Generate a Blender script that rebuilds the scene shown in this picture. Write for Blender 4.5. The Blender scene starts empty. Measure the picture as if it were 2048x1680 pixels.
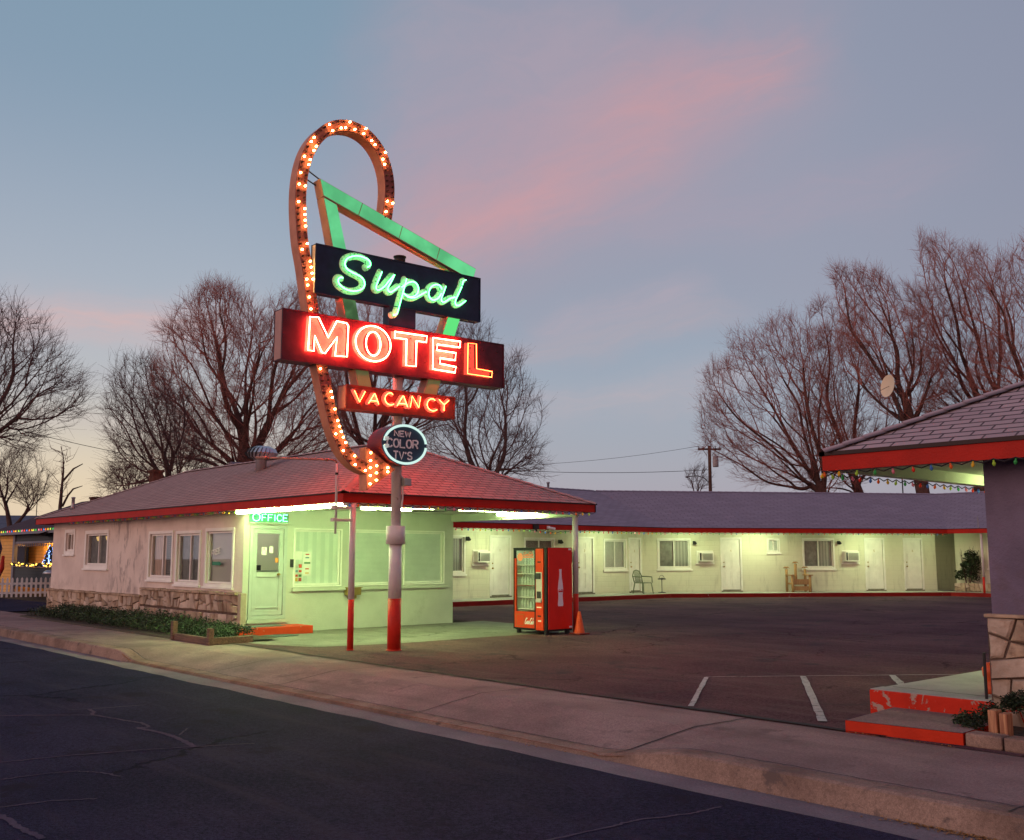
import bpy, math, random
import numpy as np
from mathutils import Vector, Matrix, noise

# ------------------------------------------------------------------ camera, world, sun
scene = bpy.context.scene
R = math.radians
HEAD = R(48.5)                       # camera heading, turned from +Y towards -X
FWD = Vector((-math.sin(HEAD), math.cos(HEAD), 0)); RGT = Vector((math.cos(HEAD), math.sin(HEAD), 0))
cam_data = bpy.data.cameras.new('camera'); cam = bpy.data.objects.new('camera', cam_data)
scene.collection.objects.link(cam); scene.camera = cam
cam.location = (0, 0, 1.6); cam.rotation_euler = (R(90 + 7.66), 0, HEAD)
cam_data.sensor_fit = 'HORIZONTAL'; cam_data.sensor_width = 36.0
cam_data.lens = 36.0 * 2021 / 2048; cam_data.clip_start = 0.05; cam_data.clip_end = 3000
scene.view_settings.view_transform = 'Standard'; scene.view_settings.look = 'None'
scene.view_settings.exposure = 0.0; scene.view_settings.gamma = 1.0
scene.render.engine = 'CYCLES'
scene.cycles.use_denoising = True
scene.cycles.max_bounces = 5; scene.cycles.diffuse_bounces = 3; scene.cycles.glossy_bounces = 3
scene.cycles.transparent_max_bounces = 12; scene.cycles.sample_clamp_indirect = 6.0
scene.cycles.caustics_reflective = False; scene.cycles.caustics_refractive = False

class NT:
    """small helper for writing node trees"""
    def __init__(s, nt): s.nt = nt; s.n = nt.nodes; s.l = nt.links
    def node(s, t, **kw):
        o = s.n.new(t)
        for k, v in kw.items(): setattr(o, k, v)
        return o
    def put(s, sock, v):
        if hasattr(v, 'is_linked') or isinstance(v, bpy.types.NodeSocket): s.l.new(v, sock)
        else: sock.default_value = v
    def m(s, op, a, b=0.0, c=0.0, clamp=False):
        o = s.node('ShaderNodeMath', operation=op); o.use_clamp = clamp
        s.put(o.inputs[0], a); s.put(o.inputs[1], b); s.put(o.inputs[2], c); return o.outputs[0]
    def vm(s, op, a, b=(0, 0, 0)):
        o = s.node('ShaderNodeVectorMath', operation=op); s.put(o.inputs[0], a); s.put(o.inputs[1], b)
        return o.outputs['Value'] if op in ('DOT_PRODUCT', 'LENGTH', 'DISTANCE') else o.outputs[0]
    def xyz(s, x, y, z=0.0):
        o = s.node('ShaderNodeCombineXYZ'); s.put(o.inputs[0], x); s.put(o.inputs[1], y); s.put(o.inputs[2], z); return o.outputs[0]
    def sep(s, v):
        o = s.node('ShaderNodeSeparateXYZ'); s.put(o.inputs[0], v); return o.outputs
    def mix(s, f, a, b, mode='MIX'):
        o = s.node('ShaderNodeMix', data_type='RGBA', blend_type=mode)
        s.put(o.inputs[0], f)
        s.put(o.inputs[6], a if not isinstance(a, tuple) else (*a[:3], 1)); s.put(o.inputs[7], b if not isinstance(b, tuple) else (*b[:3], 1))
        return o.outputs[2]
    def noise(s, v, scale, detail=3.0, rough=.55, dist=0.0):
        o = s.node('ShaderNodeTexNoise'); s.put(o.inputs['Vector'], v); o.inputs['Scale'].default_value = scale
        o.inputs['Detail'].default_value = detail; o.inputs['Roughness'].default_value = rough
        o.inputs['Distortion'].default_value = dist; return o.outputs[0]
    def ss(s, x, a, b):
        o = s.node('ShaderNodeMapRange', interpolation_type='SMOOTHSTEP'); s.put(o.inputs[0], x)
        o.inputs[1].default_value = a; o.inputs[2].default_value = b; return o.outputs[0]
    def ramp(s, x, pts):
        o = s.node('ShaderNodeValToRGB'); s.put(o.inputs[0], x); e = o.color_ramp.elements
        while len(e) < len(pts): e.new(0.5)
        for i, (p, c) in enumerate(pts): e[i].position = p; e[i].color = (*c, 1)
        return o.outputs[0]

# sky: dusk gradient with long pink cloud bands, laid out by azimuth and elevation
world = bpy.data.worlds.new('World'); scene.world = world; world.use_nodes = True
W = NT(world.node_tree); W.n.clear()
dirv = W.node('ShaderNodeTexCoord').outputs['Generated']
dn = W.vm('NORMALIZE', dirv)
dz = W.sep(dn)[2]
el = W.m('MULTIPLY', W.m('ARCSINE', dz), 57.2958)
az = W.m('MULTIPLY', W.m('ARCTAN2', W.vm('DOT_PRODUCT', dn, tuple(RGT)), W.vm('DOT_PRODUCT', dn, tuple(FWD))), 57.2958)
pos = W.xyz(az, el, 0.0)
wob = W.noise(pos, 0.11, 4.0, .55)
wob2 = W.noise(W.vm('ADD', pos, (31.0, 7.0, 3.0)), 0.045, 3.0, .5)
azw = W.m('ADD', az, W.m('MULTIPLY', W.m('SUBTRACT', wob, .5), 6.0))
elw = W.m('ADD', el, W.m('MULTIPLY', W.m('SUBTRACT', wob, .5), 5.0))
elw2 = W.m('ADD', elw, W.m('MULTIPLY', W.m('SUBTRACT', wob2, .5), 5.0))
base = W.ramp(W.m('DIVIDE', W.m('ADD', el, 2.0), 42.0, clamp=True), [
    (0.0, (.36, .335, .41)), (.12, (.32, .335, .43)), (.28, (.26, .33, .44)), (.5, (.230, .310, .42)), (.8, (.185, .285, .385)), (1.0, (.16, .265, .365))])
# lavender veil in the middle and to the right
veil = W.m('MULTIPLY', W.ss(azw, -13.0, 2.0), W.m('MULTIPLY', W.ss(elw2, 8.0, 16.0), .62))
col = W.mix(veil, base, (.285, .27, .36))
dark = W.m('MULTIPLY', W.ss(az, 14.0, 32.0), .35)
col = W.mix(dark, col, (.185, .205, .30))
# pale upper band on the left, warm glow low on the left
pale = W.m('MULTIPLY', W.ss(W.m('MULTIPLY', az, -1.0), 0.0, 18.0), W.m('MULTIPLY', W.ss(W.m('MULTIPLY', el, -1.0), -26.0, -9.0), .8))
col = W.mix(pale, col, (.40, .435, .51))
g1 = W.m('POWER', W.m('DIVIDE', W.m('ADD', azw, 24.0), 14.0), 2.0)
g2 = W.m('POWER', W.m('DIVIDE', W.m('SUBTRACT', el, 2.0), 5.6), 2.0)
glow = W.m('EXPONENT', W.m('MULTIPLY', W.m('ADD', g1, g2), -1.0))
col = W.mix(W.m('MULTIPLY', glow, .9), col, (.76, .63, .44))
def band(a0, e0, a1, e1, w, amp, colr, col, soft=elw2):
    """a soft cloud band between two directions (degrees)"""
    dx, dy = a1 - a0, e1 - e0; L2 = dx * dx + dy * dy; L = math.sqrt(L2)
    px = W.m('SUBTRACT', azw, a0); py = W.m('SUBTRACT', soft, e0)
    t = W.m('DIVIDE', W.m('ADD', W.m('MULTIPLY', px, dx), W.m('MULTIPLY', py, dy)), L2)
    q = W.m('DIVIDE', W.m('SUBTRACT', W.m('MULTIPLY', px, dy / L), W.m('MULTIPLY', py, dx / L)), w)
    e = W.m('EXPONENT', W.m('MULTIPLY', W.m('MULTIPLY', q, q), -1.0))
    lim = W.m('MULTIPLY', W.ss(t, -.25, .2), W.ss(W.m('MULTIPLY', t, -1.0), -1.25, -.8))
    along = W.m('MULTIPLY', W.m('ADD', W.m('MULTIPLY', px, dx / L), W.m('MULTIPLY', py, dy / L)), .10)
    wisp = W.noise(W.xyz(along, W.m('MULTIPLY', q, .8 * min(w, 2.0) ** .5), a0), 2.2, 6.0, .62, .6)
    f = W.m('MULTIPLY', W.m('MULTIPLY', e, lim), W.m('MULTIPLY', W.m('ADD', .45, W.m('MULTIPLY', W.ss(wisp, .22, .78), .62)), amp))
    return W.mix(f, col, colr)
PINK = (.52, .285, .32)
col = band(-8, 16.4, 10, 23.4, 2.9, .92, PINK, col)
col = band(-8, 19.5, 15, 27.0, 4.6, .75, (.41, .29, .36), col)
col = band(-7, 16.2, 3, 20.0, .8, .6, (.56, .29, .32), col)
col = band(5, 24.0, 17, 27.0, 2.2, .7, PINK, col)
col = band(6, 18.0, 24, 20.0, 1.6, .4, (.38, .29, .37), col)
col = band(-8, 27.0, 6, 28.0, 4.0, .4, (.44, .32, .38), col)
col = band(2, 12.5, 10, 14.0, .8, .45, (.46, .34, .40), col)
col = band(-2, 11.0, 12, 13.0, .8, .35, (.50, .34, .37), col, elw)
col = band(0, 8.5, 14, 9.6, 1.1, .55, (.43, .36, .42), col, elw)
col = band(-30, 12.0, -16, 12.6, 1.4, .75, (.62, .40, .40), col, elw)
col = band(-30, 6.8, -10, 6.5, .7, .5, (.50, .44, .44), col, elw)
col = band(-30, 8.2, -18, 9.0, .5, .5, (.40, .40, .46), col, elw)
# afterglow behind the camera; unseen sky overhead tinted purple to colour the ambient light
back = W.m('EXPONENT', W.m('MULTIPLY', W.m('ADD', W.m('POWER', W.m('DIVIDE', W.m('SUBTRACT', 180.0, W.m('ABSOLUTE', az)), 75.0), 2.0),
        W.m('POWER', W.m('DIVIDE', W.m('SUBTRACT', el, 6.0), 17.0), 2.0)), -1.0))
col = W.mix(W.m('MULTIPLY', back, .9), col, (1.15, .50, .42))
col = W.mix(W.ss(el, 38.0, 70.0), col, (.25, .20, .37))
sky = W.node('ShaderNodeTexSky', sky_type='NISHITA'); sky.sun_disc = False
sky.sun_elevation = R(1.0); sky.sun_rotation = math.pi + HEAD * -1
bg = W.node('ShaderNodeBackground'); W.put(bg.inputs[0], col); bg.inputs[1].default_value = 1.0
bg2 = W.node('ShaderNodeBackground'); W.put(bg2.inputs[0], sky.outputs[0]); bg2.inputs[1].default_value = 0.05
add = W.node('ShaderNodeAddShader'); W.l.new(bg.outputs[0], add.inputs[0]); W.l.new(bg2.outputs[0], add.inputs[1])
wo = W.node('ShaderNodeOutputWorld'); W.l.new(add.outputs[0], wo.inputs[0])

# the last low afterglow: one very soft, weak sun from behind the camera
sun_d = bpy.data.lights.new('sun', 'SUN'); sun_d.energy = 1.05; sun_d.angle = R(40); sun_d.color = (1, .62, .5)
sun = bpy.data.objects.new('sun', sun_d); scene.collection.objects.link(sun)
sun.rotation_euler = Vector((0.25, 1.0, -0.22)).to_track_quat('-Z', 'Y').to_euler()

# ------------------------------------------------------------------ materials
MATS = {}
def mat(name, color=(.5, .5, .5), rough=.7, var=0.0, vscale=3.0, bump=0.0, bscale=40.0, metal=0.0, emis=None, estr=0.0, dirt=None, dscale=1.2, dlo=.5, dhi=.7, spec=.18):
    if name in MATS: return MATS[name]
    m_ = bpy.data.materials.new(name); m_.use_nodes = True; T = NT(m_.node_tree); T.n.clear()
    b = T.node('ShaderNodeBsdfPrincipled'); o = T.node('ShaderNodeOutputMaterial'); T.l.new(b.outputs[0], o.inputs[0])
    p = T.node('ShaderNodeNewGeometry').outputs['Position']
    c = (*color, 1)
    if var > 0:
        n_ = T.noise(p, vscale, 5.0, .6)
        lo = tuple(x * (1 - var) for x in color); hi = tuple(min(1, x * (1 + var)) for x in color)
        c = T.mix(T.ss(n_, .3, .7), lo, hi)
    if dirt:
        n2 = T.noise(p, dscale, 7.0, .68)
        c = T.mix(T.ss(n2, dlo, dhi), c, dirt)
    T.put(b.inputs['Base Color'], c); b.inputs['Roughness'].default_value = rough; b.inputs['Metallic'].default_value = metal
    b.inputs['Specular IOR Level'].default_value = spec
    if emis: b.inputs['Emission Color'].default_value = (*emis, 1); b.inputs['Emission Strength'].default_value = estr
    if bump > 0:
        bn = T.node('ShaderNodeBump'); bn.inputs['Strength'].default_value = bump; bn.inputs['Distance'].default_value = .02
        T.put(bn.inputs['Height'], T.noise(p, bscale, 4.0, .65)); T.l.new(bn.outputs[0], b.inputs['Normal'])
    m_.diffuse_color = (*color, 1)
    MATS[name] = m_; m_['bsdf'] = b.name
    return m_

def emit(name, color, strength):
    if name in MATS: return MATS[name]
    m_ = bpy.data.materials.new(name); m_.use_nodes = True; T = NT(m_.node_tree); T.n.clear()
    e = T.node('ShaderNodeEmission'); e.inputs[0].default_value = (*color, 1); e.inputs[1].default_value = strength
    o = T.node('ShaderNodeOutputMaterial'); T.l.new(e.outputs[0], o.inputs[0]); MATS[name] = m_; return m_

def emit_uneven(name, color, s0, s1, sc=2.0):
    m_ = bpy.data.materials.new(name); m_.use_nodes = True; T = NT(m_.node_tree); T.n.clear()
    e = T.node('ShaderNodeEmission'); e.inputs[0].default_value = (*color, 1)
    n_ = T.noise(T.node('ShaderNodeNewGeometry').outputs['Position'], sc, 3.0)
    T.put(e.inputs[1], T.m('ADD', s0, T.m('MULTIPLY', T.ss(n_, .3, .7), s1 - s0)))
    o = T.node('ShaderNodeOutputMaterial'); T.l.new(e.outputs[0], o.inputs[0]); MATS[name] = m_; return m_

def shingle(name, c1, c2, mortar, course=.14, length=.33, seam=.012):
    m_ = bpy.data.materials.new(name); m_.use_nodes = True; T = NT(m_.node_tree); T.n.clear()
    b = T.node('ShaderNodeBsdfPrincipled'); o = T.node('ShaderNodeOutputMaterial'); T.l.new(b.outputs[0], o.inputs[0])
    uv = T.node('ShaderNodeTexCoord').outputs['UV']
    wv = T.noise(uv, .8, 3.0)
    uvs = T.sep(uv)
    uv2 = T.xyz(uvs[0], T.m('ADD', uvs[1], T.m('MULTIPLY', T.m('SUBTRACT', wv, .5), .05)))
    br = T.node('ShaderNodeTexBrick'); T.put(br.inputs['Vector'], uv2)
    br.inputs['Color1'].default_value = (*c1, 1); br.inputs['Color2'].default_value = (*c2, 1); br.inputs['Mortar'].default_value = (*mortar, 1)
    br.inputs['Scale'].default_value = 1.0; br.inputs['Mortar Size'].default_value = seam; br.inputs['Mortar Smooth'].default_value = .3
    br.inputs['Brick Width'].default_value = length; br.inputs['Row Height'].default_value = course
    # shadow line under each course: a lip made with bump, its shade also painted in the colour
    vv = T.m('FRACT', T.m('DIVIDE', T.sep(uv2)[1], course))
    h = T.m('ADD', T.m('SUBTRACT', 1.0, vv), T.m('MULTIPLY', br.outputs['Fac'], -.8))
    bn = T.node('ShaderNodeBump'); bn.inputs['Strength'].default_value = .9; bn.inputs['Distance'].default_value = .012
    T.put(bn.inputs['Height'], T.m('ADD', h, T.m('MULTIPLY', T.noise(uv, 60.0, 3.0), .3)))
    T.l.new(bn.outputs[0], b.inputs['Normal'])
    big = T.noise(uv, .9, 5.0, .6)
    c = T.mix(T.m('MULTIPLY', T.ss(big, .35, .7), .35), br.outputs[0], tuple(x * .62 for x in c1))
    c = T.mix(T.m('MULTIPLY', T.ss(vv, .80, .90), .75), c, mortar)  # painted shadow line along each course edge
    T.put(b.inputs['Base Color'], c); b.inputs['Roughness'].default_value = .85
    b.inputs['Specular IOR Level'].default_value = .25
    MATS[name] = m_; return m_

def glass(name, tint=(.9, .95, .95), rough=.02, refl=1.0):
    m_ = bpy.data.materials.new(name); m_.use_nodes = True; T = NT(m_.node_tree); T.n.clear()
    tr = T.node('ShaderNodeBsdfTransparent'); tr.inputs[0].default_value = (*tint, 1)
    gl = T.node('ShaderNodeBsdfGlossy'); gl.inputs['Roughness'].default_value = rough
    fr = T.node('ShaderNodeFresnel'); fr.inputs[0].default_value = 1.5
    mx = T.node('ShaderNodeMixShader'); T.put(mx.inputs[0], T.m('MULTIPLY', fr.outputs[0], refl, clamp=True))
    T.l.new(tr.outputs[0], mx.inputs[1]); T.l.new(gl.outputs[0], mx.inputs[2])
    o = T.node('ShaderNodeOutputMaterial'); T.l.new(mx.outputs[0], o.inputs[0]); MATS[name] = m_; return m_

def striped(name, c1, c2, period, axis=2, rough=.6, duty=.5, bump=.6, flip=False):
    """blinds, siding or block courses: real ridges made with bump, dark gaps"""
    m_ = bpy.data.materials.new(name); m_.use_nodes = True; T = NT(m_.node_tree); T.n.clear()
    b = T.node('ShaderNodeBsdfPrincipled'); o = T.node('ShaderNodeOutputMaterial'); T.l.new(b.outputs[0], o.inputs[0])
    p = T.node('ShaderNodeNewGeometry').outputs['Position']
    v = T.m('FRACT', T.m('DIVIDE', T.sep(p)[axis], period))
    f = T.ss(v, duty, min(1.0, duty + .12))
    n_ = T.noise(p, 2.5, 4.0)
    T.put(b.inputs['Base Color'], T.mix(f, T.mix(T.ss(n_, .35, .65), tuple(x * .9 for x in c1), c1), c2))
    b.inputs['Roughness'].default_value = rough
    bn = T.node('ShaderNodeBump'); bn.inputs['Strength'].default_value = bump; bn.inputs['Distance'].default_value = .01
    T.put(bn.inputs['Height'], T.m('SUBTRACT', 1.0, v) if not flip else v); T.l.new(bn.outputs[0], b.inputs['Normal'])
    MATS[name] = m_; return m_

def block_wall(name, col1, dirtc, jt=.18):
    """painted concrete block: courses and joints pressed in with bump, faint grime"""
    m_ = bpy.data.materials.new(name); m_.use_nodes = True; T = NT(m_.node_tree); T.n.clear()
    b = T.node('ShaderNodeBsdfPrincipled'); o = T.node('ShaderNodeOutputMaterial'); T.l.new(b.outputs[0], o.inputs[0])
    uv = T.node('ShaderNodeTexCoord').outputs['UV']
    p = T.node('ShaderNodeNewGeometry').outputs['Position']
    br = T.node('ShaderNodeTexBrick'); T.put(br.inputs['Vector'], uv)
    for k, c in (('Color1', (1, 1, 1)), ('Color2', (.9, .9, .9)), ('Mortar', (0, 0, 0))): br.inputs[k].default_value = (*c, 1)
    br.inputs['Scale'].default_value = 1.0; br.inputs['Brick Width'].default_value = .4; br.inputs['Row Height'].default_value = .2
    br.inputs['Mortar Size'].default_value = .008; br.inputs['Mortar Smooth'].default_value = .4
    c = T.mix(T.m('MULTIPLY', br.outputs['Fac'], jt), col1, tuple(x * .55 for x in col1))
    c = T.mix(T.m('MULTIPLY', T.ss(T.noise(p, 1.1, 6.0, .65), .5, .75), .35), c, dirtc)
    c = T.mix(T.m('MULTIPLY', T.ss(T.noise(T.vm('MULTIPLY', p, (2.2, 2.2, .35)), 1.6, 7.0, .7), .52, .68), .45), c, tuple(x * .72 for x in dirtc))
    T.put(b.inputs['Base Color'], c); b.inputs['Roughness'].default_value = .75
    bn = T.node('ShaderNodeBump'); bn.inputs['Strength'].default_value = .5; bn.inputs['Distance'].default_value = .01
    T.put(bn.inputs['Height'], T.m('ADD', T.m('MULTIPLY', br.outputs['Fac'], -1.0), T.m('MULTIPLY', T.noise(p, 60.0, 3.0), .3)))
    T.l.new(bn.outputs[0], b.inputs['Normal']); MATS[name] = m_; return m_

def stained_stucco(name):
    """street wall of the office: pink-cream stucco, grey weather stains in its middle"""
    m_ = bpy.data.materials.new(name); m_.use_nodes = True; T = NT(m_.node_tree); T.n.clear()
    b = T.node('ShaderNodeBsdfPrincipled'); o = T.node('ShaderNodeOutputMaterial'); T.l.new(b.outputs[0], o.inputs[0])
    p = T.node('ShaderNodeNewGeometry').outputs['Position']; s_ = T.sep(p)
    st = T.xyz(T.m('MULTIPLY', s_[0], 1.3), 0.0, T.m('MULTIPLY', s_[2], .55))
    n1 = T.noise(st, 2.6, 7.0, .72, .3)
    zone = T.m('MULTIPLY', T.ss(s_[0], -27.3, -26.3), T.ss(T.m('MULTIPLY', s_[0], -1.0), 24.0, 25.4))
    m1 = T.m('MULTIPLY', T.ss(n1, .50, .60), T.m('ADD', T.m('MULTIPLY', zone, .62), .07))
    low = T.m('MULTIPLY', T.ss(T.m('MULTIPLY', s_[2], -1.0), -1.15, -.75), T.m('MULTIPLY', T.ss(T.noise(p, 3.0, 6.0, .7), .45, .7), .5))
    c = T.mix(T.ss(T.noise(p, 1.4, 5.0), .3, .7), (.60, .51, .45), (.70, .61, .54))
    c = T.mix(m1, c, (.26, .22, .21)); c = T.mix(low, c, (.27, .22, .19))
    T.put(b.inputs['Base Color'], c); b.inputs['Roughness'].default_value = .9
    bn = T.node('ShaderNodeBump'); bn.inputs['Strength'].default_value = .55; bn.inputs['Distance'].default_value = .02
    T.put(bn.inputs['Height'], T.noise(p, 22.0, 6.0, .7)); T.l.new(bn.outputs[0], b.inputs['Normal'])
    MATS[name] = m_; return m_

def ground_mat(name, c_lo, c_hi, grain=260.0, gc=.35, patch=.6, patch_c=None, bump=.5, crack=0.0, rough=.85, streak=None):
    m_ = bpy.data.materials.new(name); m_.use_nodes = True; T = NT(m_.node_tree); T.n.clear()
    b = T.node('ShaderNodeBsdfPrincipled'); o = T.node('ShaderNodeOutputMaterial'); T.l.new(b.outputs[0], o.inputs[0])
    p = T.node('ShaderNodeNewGeometry').outputs['Position']
    n1 = T.noise(p, patch, 6.0, .62); n2 = T.noise(p, grain * .55, 2.0, .8); n3 = T.noise(p, grain * .14, 5.0, .8)
    c = T.mix(T.ss(n1, .32, .68), c_lo, c_hi)
    g = T.m('MULTIPLY', T.m('SUBTRACT', n2, .5), gc * 4.5); g2 = T.m('MULTIPLY', T.m('SUBTRACT', n3, .5), gc * 4.5)
    f = T.m('MAXIMUM', T.m('ADD', 1.0, T.m('ADD', g, g2)), .15); c = T.mix(1.0, c, T.xyz(f, f, f), 'MULTIPLY')
    if patch_c: c = T.mix(T.ss(T.noise(T.vm('ADD', p, (9.0, 3.0, 0.0)), patch * 2.1, 6.0, .7), .56, .66), c, patch_c)
    if streak:
        sp = T.vm('MULTIPLY', p, (.35, 2.6, 1.0))
        c = T.mix(T.m('MULTIPLY', T.ss(T.noise(sp, 1.2, 6.0, .6), .5, .75), .5), c, streak)
    h = T.m('ADD', n2, T.m('MULTIPLY', n3, 1.2))
    if crack > 0:
        vo = T.node('ShaderNodeTexVoronoi', feature='DISTANCE_TO_EDGE'); vo.inputs['Scale'].default_value = crack
        T.put(vo.inputs['Vector'], T.vm('ADD', p, T.vm('MULTIPLY', T.xyz(T.noise(p, 2.5, 5.0, .7), T.noise(T.vm('ADD', p, (5, 5, 5)), 2.5, 5.0, .7), 0.0), (.7, .7, 0.0))))
        ck = T.m('MULTIPLY', T.ss(T.m('MULTIPLY', vo.outputs[0], -1.0), -.012, -.002), T.ss(T.noise(p, .35, 3.0), .46, .56))
        c = T.mix(T.m('MULTIPLY', ck, .75), c, tuple(x * .3 for x in c_lo)); h = T.m('SUBTRACT', h, T.m('MULTIPLY', ck, 2.0))
    T.put(b.inputs['Base Color'], c); b.inputs['Roughness'].default_value = rough; b.inputs['Specular IOR Level'].default_value = .035
    bn = T.node('ShaderNodeBump'); bn.inputs['Strength'].default_value = bump; bn.inputs['Distance'].default_value = .01
    T.put(bn.inputs['Height'], h); T.l.new(bn.outputs[0], b.inputs['Normal']); MATS[name] = m_; return m_

def chipped(name, paint, under, scale=6.0, lo=.6, hi=.64, rough=.6, zonex=None):
    m_ = bpy.data.materials.new(name); m_.use_nodes = True; T = NT(m_.node_tree); T.n.clear()
    b = T.node('ShaderNodeBsdfPrincipled'); o = T.node('ShaderNodeOutputMaterial'); T.l.new(b.outputs[0], o.inputs[0])
    p = T.node('ShaderNodeNewGeometry').outputs['Position']
    n_ = T.noise(p, scale, 7.0, .65, .4); f = T.ss(n_, lo, hi)
    pc = T.mix(T.ss(T.noise(p, 3.0, 5.0), .3, .7), tuple(x * .8 for x in paint), paint)
    T.put(b.inputs['Base Color'], T.mix(f, pc, under)); b.inputs['Roughness'].default_value = rough; b.inputs['Specular IOR Level'].default_value = .15
    bn = T.node('ShaderNodeBump'); bn.inputs['Strength'].default_value = .5; bn.inputs['Distance'].default_value = .01
    T.put(bn.inputs['Height'], T.m('SUBTRACT', T.noise(p, 45.0, 4.0), f)); T.l.new(bn.outputs[0], b.inputs['Normal'])
    MATS[name] = m_; return m_

def wood(name, c1, c2, axis=0, sc=3.0, rough=.7):
    m_ = bpy.data.materials.new(name); m_.use_nodes = True; T = NT(m_.node_tree); T.n.clear()
    b = T.node('ShaderNodeBsdfPrincipled'); o = T.node('ShaderNodeOutputMaterial'); T.l.new(b.outputs[0], o.inputs[0])
    p = T.node('ShaderNodeNewGeometry').outputs['Position']
    k = [12.0, 12.0, 12.0]; k[axis] = .9
    n_ = T.noise(T.vm('MULTIPLY', p, tuple(k)), sc, 6.0, .65, .5)
    T.put(b.inputs['Base Color'], T.mix(T.ss(n_, .35, .62), c1, c2)); b.inputs['Roughness'].default_value = rough
    bn = T.node('ShaderNodeBump'); bn.inputs['Strength'].default_value = .35; bn.inputs['Distance'].default_value = .01
    T.put(bn.inputs['Height'], n_); T.l.new(bn.outputs[0], b.inputs['Normal']); MATS[name] = m_; return m_

GRN = (.66, 1.0, .42)        # fluorescent light, film-green
M_asphalt = ground_mat('road asphalt', (.018, .018, .040), (.032, .029, .060), 230, .8, .5, bump=.7, rough=.8, streak=(.056, .044, .068), patch_c=(.020, .017, .032), crack=.22)
M_lot = ground_mat('lot asphalt', (.082, .044, .052), (.132, .074, .076), 170, .55, .45, patch_c=(.065, .048, .054), bump=.7, crack=.55, streak=(.16, .115, .105))
M_conc = ground_mat('sidewalk concrete', (.205, .145, .135), (.30, .22, .20), 300, .38, .8, bump=.4, patch_c=(.185, .135, .125), streak=(.14, .105, .095))
M_gutter = ground_mat('gutter concrete', (.16, .14, .15), (.23, .20, .205), 300, .3, 1.1, bump=.25, streak=(.15, .13, .12))
M_kerb = ground_mat('kerb concrete', (.18, .125, .10), (.31, .22, .175), 260, .3, 1.6, patch_c=(.13, .10, .09), bump=.4, streak=(.11, .08, .075))
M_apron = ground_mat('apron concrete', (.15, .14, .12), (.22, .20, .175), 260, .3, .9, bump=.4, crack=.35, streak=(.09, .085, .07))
M_earth = ground_mat('earth', (.06, .05, .04), (.11, .09, .07), 120, .4, .3)
M_walk = ground_mat('walkway concrete', (.34, .33, .30), (.42, .40, .37), 260, .12, .8, bump=.2)
M_joint = mat('joint', (.06, .05, .05), .95)
M_white = mat('white paint', (.78, .77, .72), .5, .06)
M_stripe = chipped('stripe paint', (.42, .41, .39), (.09, .085, .08), 14.0, .52, .66)
M_greenwall = mat('office front stucco', (.47, .48, .42), .8, .08, 1.2, .4, 40, dirt=(.36, .36, .30), dscale=1.4, dlo=.55, dhi=.8)
M_stucco = stained_stucco('street stucco')
M_block = block_wall('painted block', (.64, .63, .50), (.50, .48, .38))
M_blockshade = block_wall('painted block shaded', (.52, .50, .38), (.40, .38, .29))  # darker copy of the painted block, shade of the recess in its colour
M_purple = mat('plum stucco', (.155, .13, .19), .85, .16, 1.6, .7, 30, dirt=(.13, .10, .12), dscale=2.2, dlo=.5, dhi=.75)
M_red = chipped('red fascia paint', (.44, .016, .008), (.17, .028, .016), 3.0, .68, .82, .5)
M_redchip = chipped('red riser paint', (.55, .028, .010), (.36, .27, .22), 7.0, .55, .575, .6)
M_redkerb = chipped('red kerb paint', (.24, .012, .010), (.30, .22, .18), 5.0, .66, .70, .6)
M_redpost = mat('red post paint', (.50, .025, .014), .45, .12, 5, .1, 60)
M_pinkpost = mat('pale post paint', (.60, .55, .55), .5, .08, 4, .1, 60, dirt=(.30, .2, .18), dscale=6, dlo=.66, dhi=.72)
M_drip = mat('drip edge', (.035, .02, .02), .5)
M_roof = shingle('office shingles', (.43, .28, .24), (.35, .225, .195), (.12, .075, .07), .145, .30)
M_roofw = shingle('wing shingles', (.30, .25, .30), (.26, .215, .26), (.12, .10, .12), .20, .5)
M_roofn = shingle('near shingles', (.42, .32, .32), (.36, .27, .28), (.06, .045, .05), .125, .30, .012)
M_dark = mat('dark metal', (.03, .03, .032), .45, .1)
M_grey = mat('grey metal', (.28, .29, .31), .4, .1, metal=.6)
M_galv = mat('galvanised', (.55, .56, .58), .35, .1, metal=.9)
M_navy = mat('navy enamel', (.010, .018, .050), .35, .2, 5)
M_wine = mat('wine enamel', (.060, .013, .024), .4, .25, 5)
M_maroon = mat('maroon enamel', (.24, .045, .024), .4, .2, 5)
M_peach = mat('peach enamel', (.46, .27, .19), .5, .12, 3, dirt=(.13, .07, .05), dscale=5, dlo=.62, dhi=.72)
M_arrow = mat('arrow face', (.25, .075, .065), .5, .25, 5, dirt=(.07, .03, .05), dscale=3, dlo=.6, dhi=.8)
M_glass = glass('window glass', (.97, .98, .97), .02, .42)
M_darkint = mat('dark interior', (.02, .02, .02), .9)
M_blind = striped('white blind', (.74, .80, .74), (.34, .40, .37), .028, 2, .5, .78, .12, True)
M_sheer = striped('sheer curtain', (.76, .82, .75), (.62, .69, .63), .21, 1, .7, .45, .3)
M_curt = striped('curtain', (.46, .47, .44), (.26, .27, .26), .11, 1, .8, .62, .5)
M_curtx = striped('street curtain', (.85, .62, .50), (.55, .40, .32), .10, 0, .8, .62, .5)
M_curtd = mat('dark curtain', (.26, .27, .25), .9, .2, 6)
M_stone = mat('flagstone', (.36, .27, .19), .8, .35, 2.6, .7, 14, dirt=(.20, .13, .09), dscale=3.2, dlo=.5, dhi=.72)
M_stone2 = mat('pale flagstone', (.46, .37, .29), .8, .3, 2.2, .7, 12, dirt=(.27, .18, .12), dscale=2.6, dlo=.5, dhi=.75)
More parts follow.
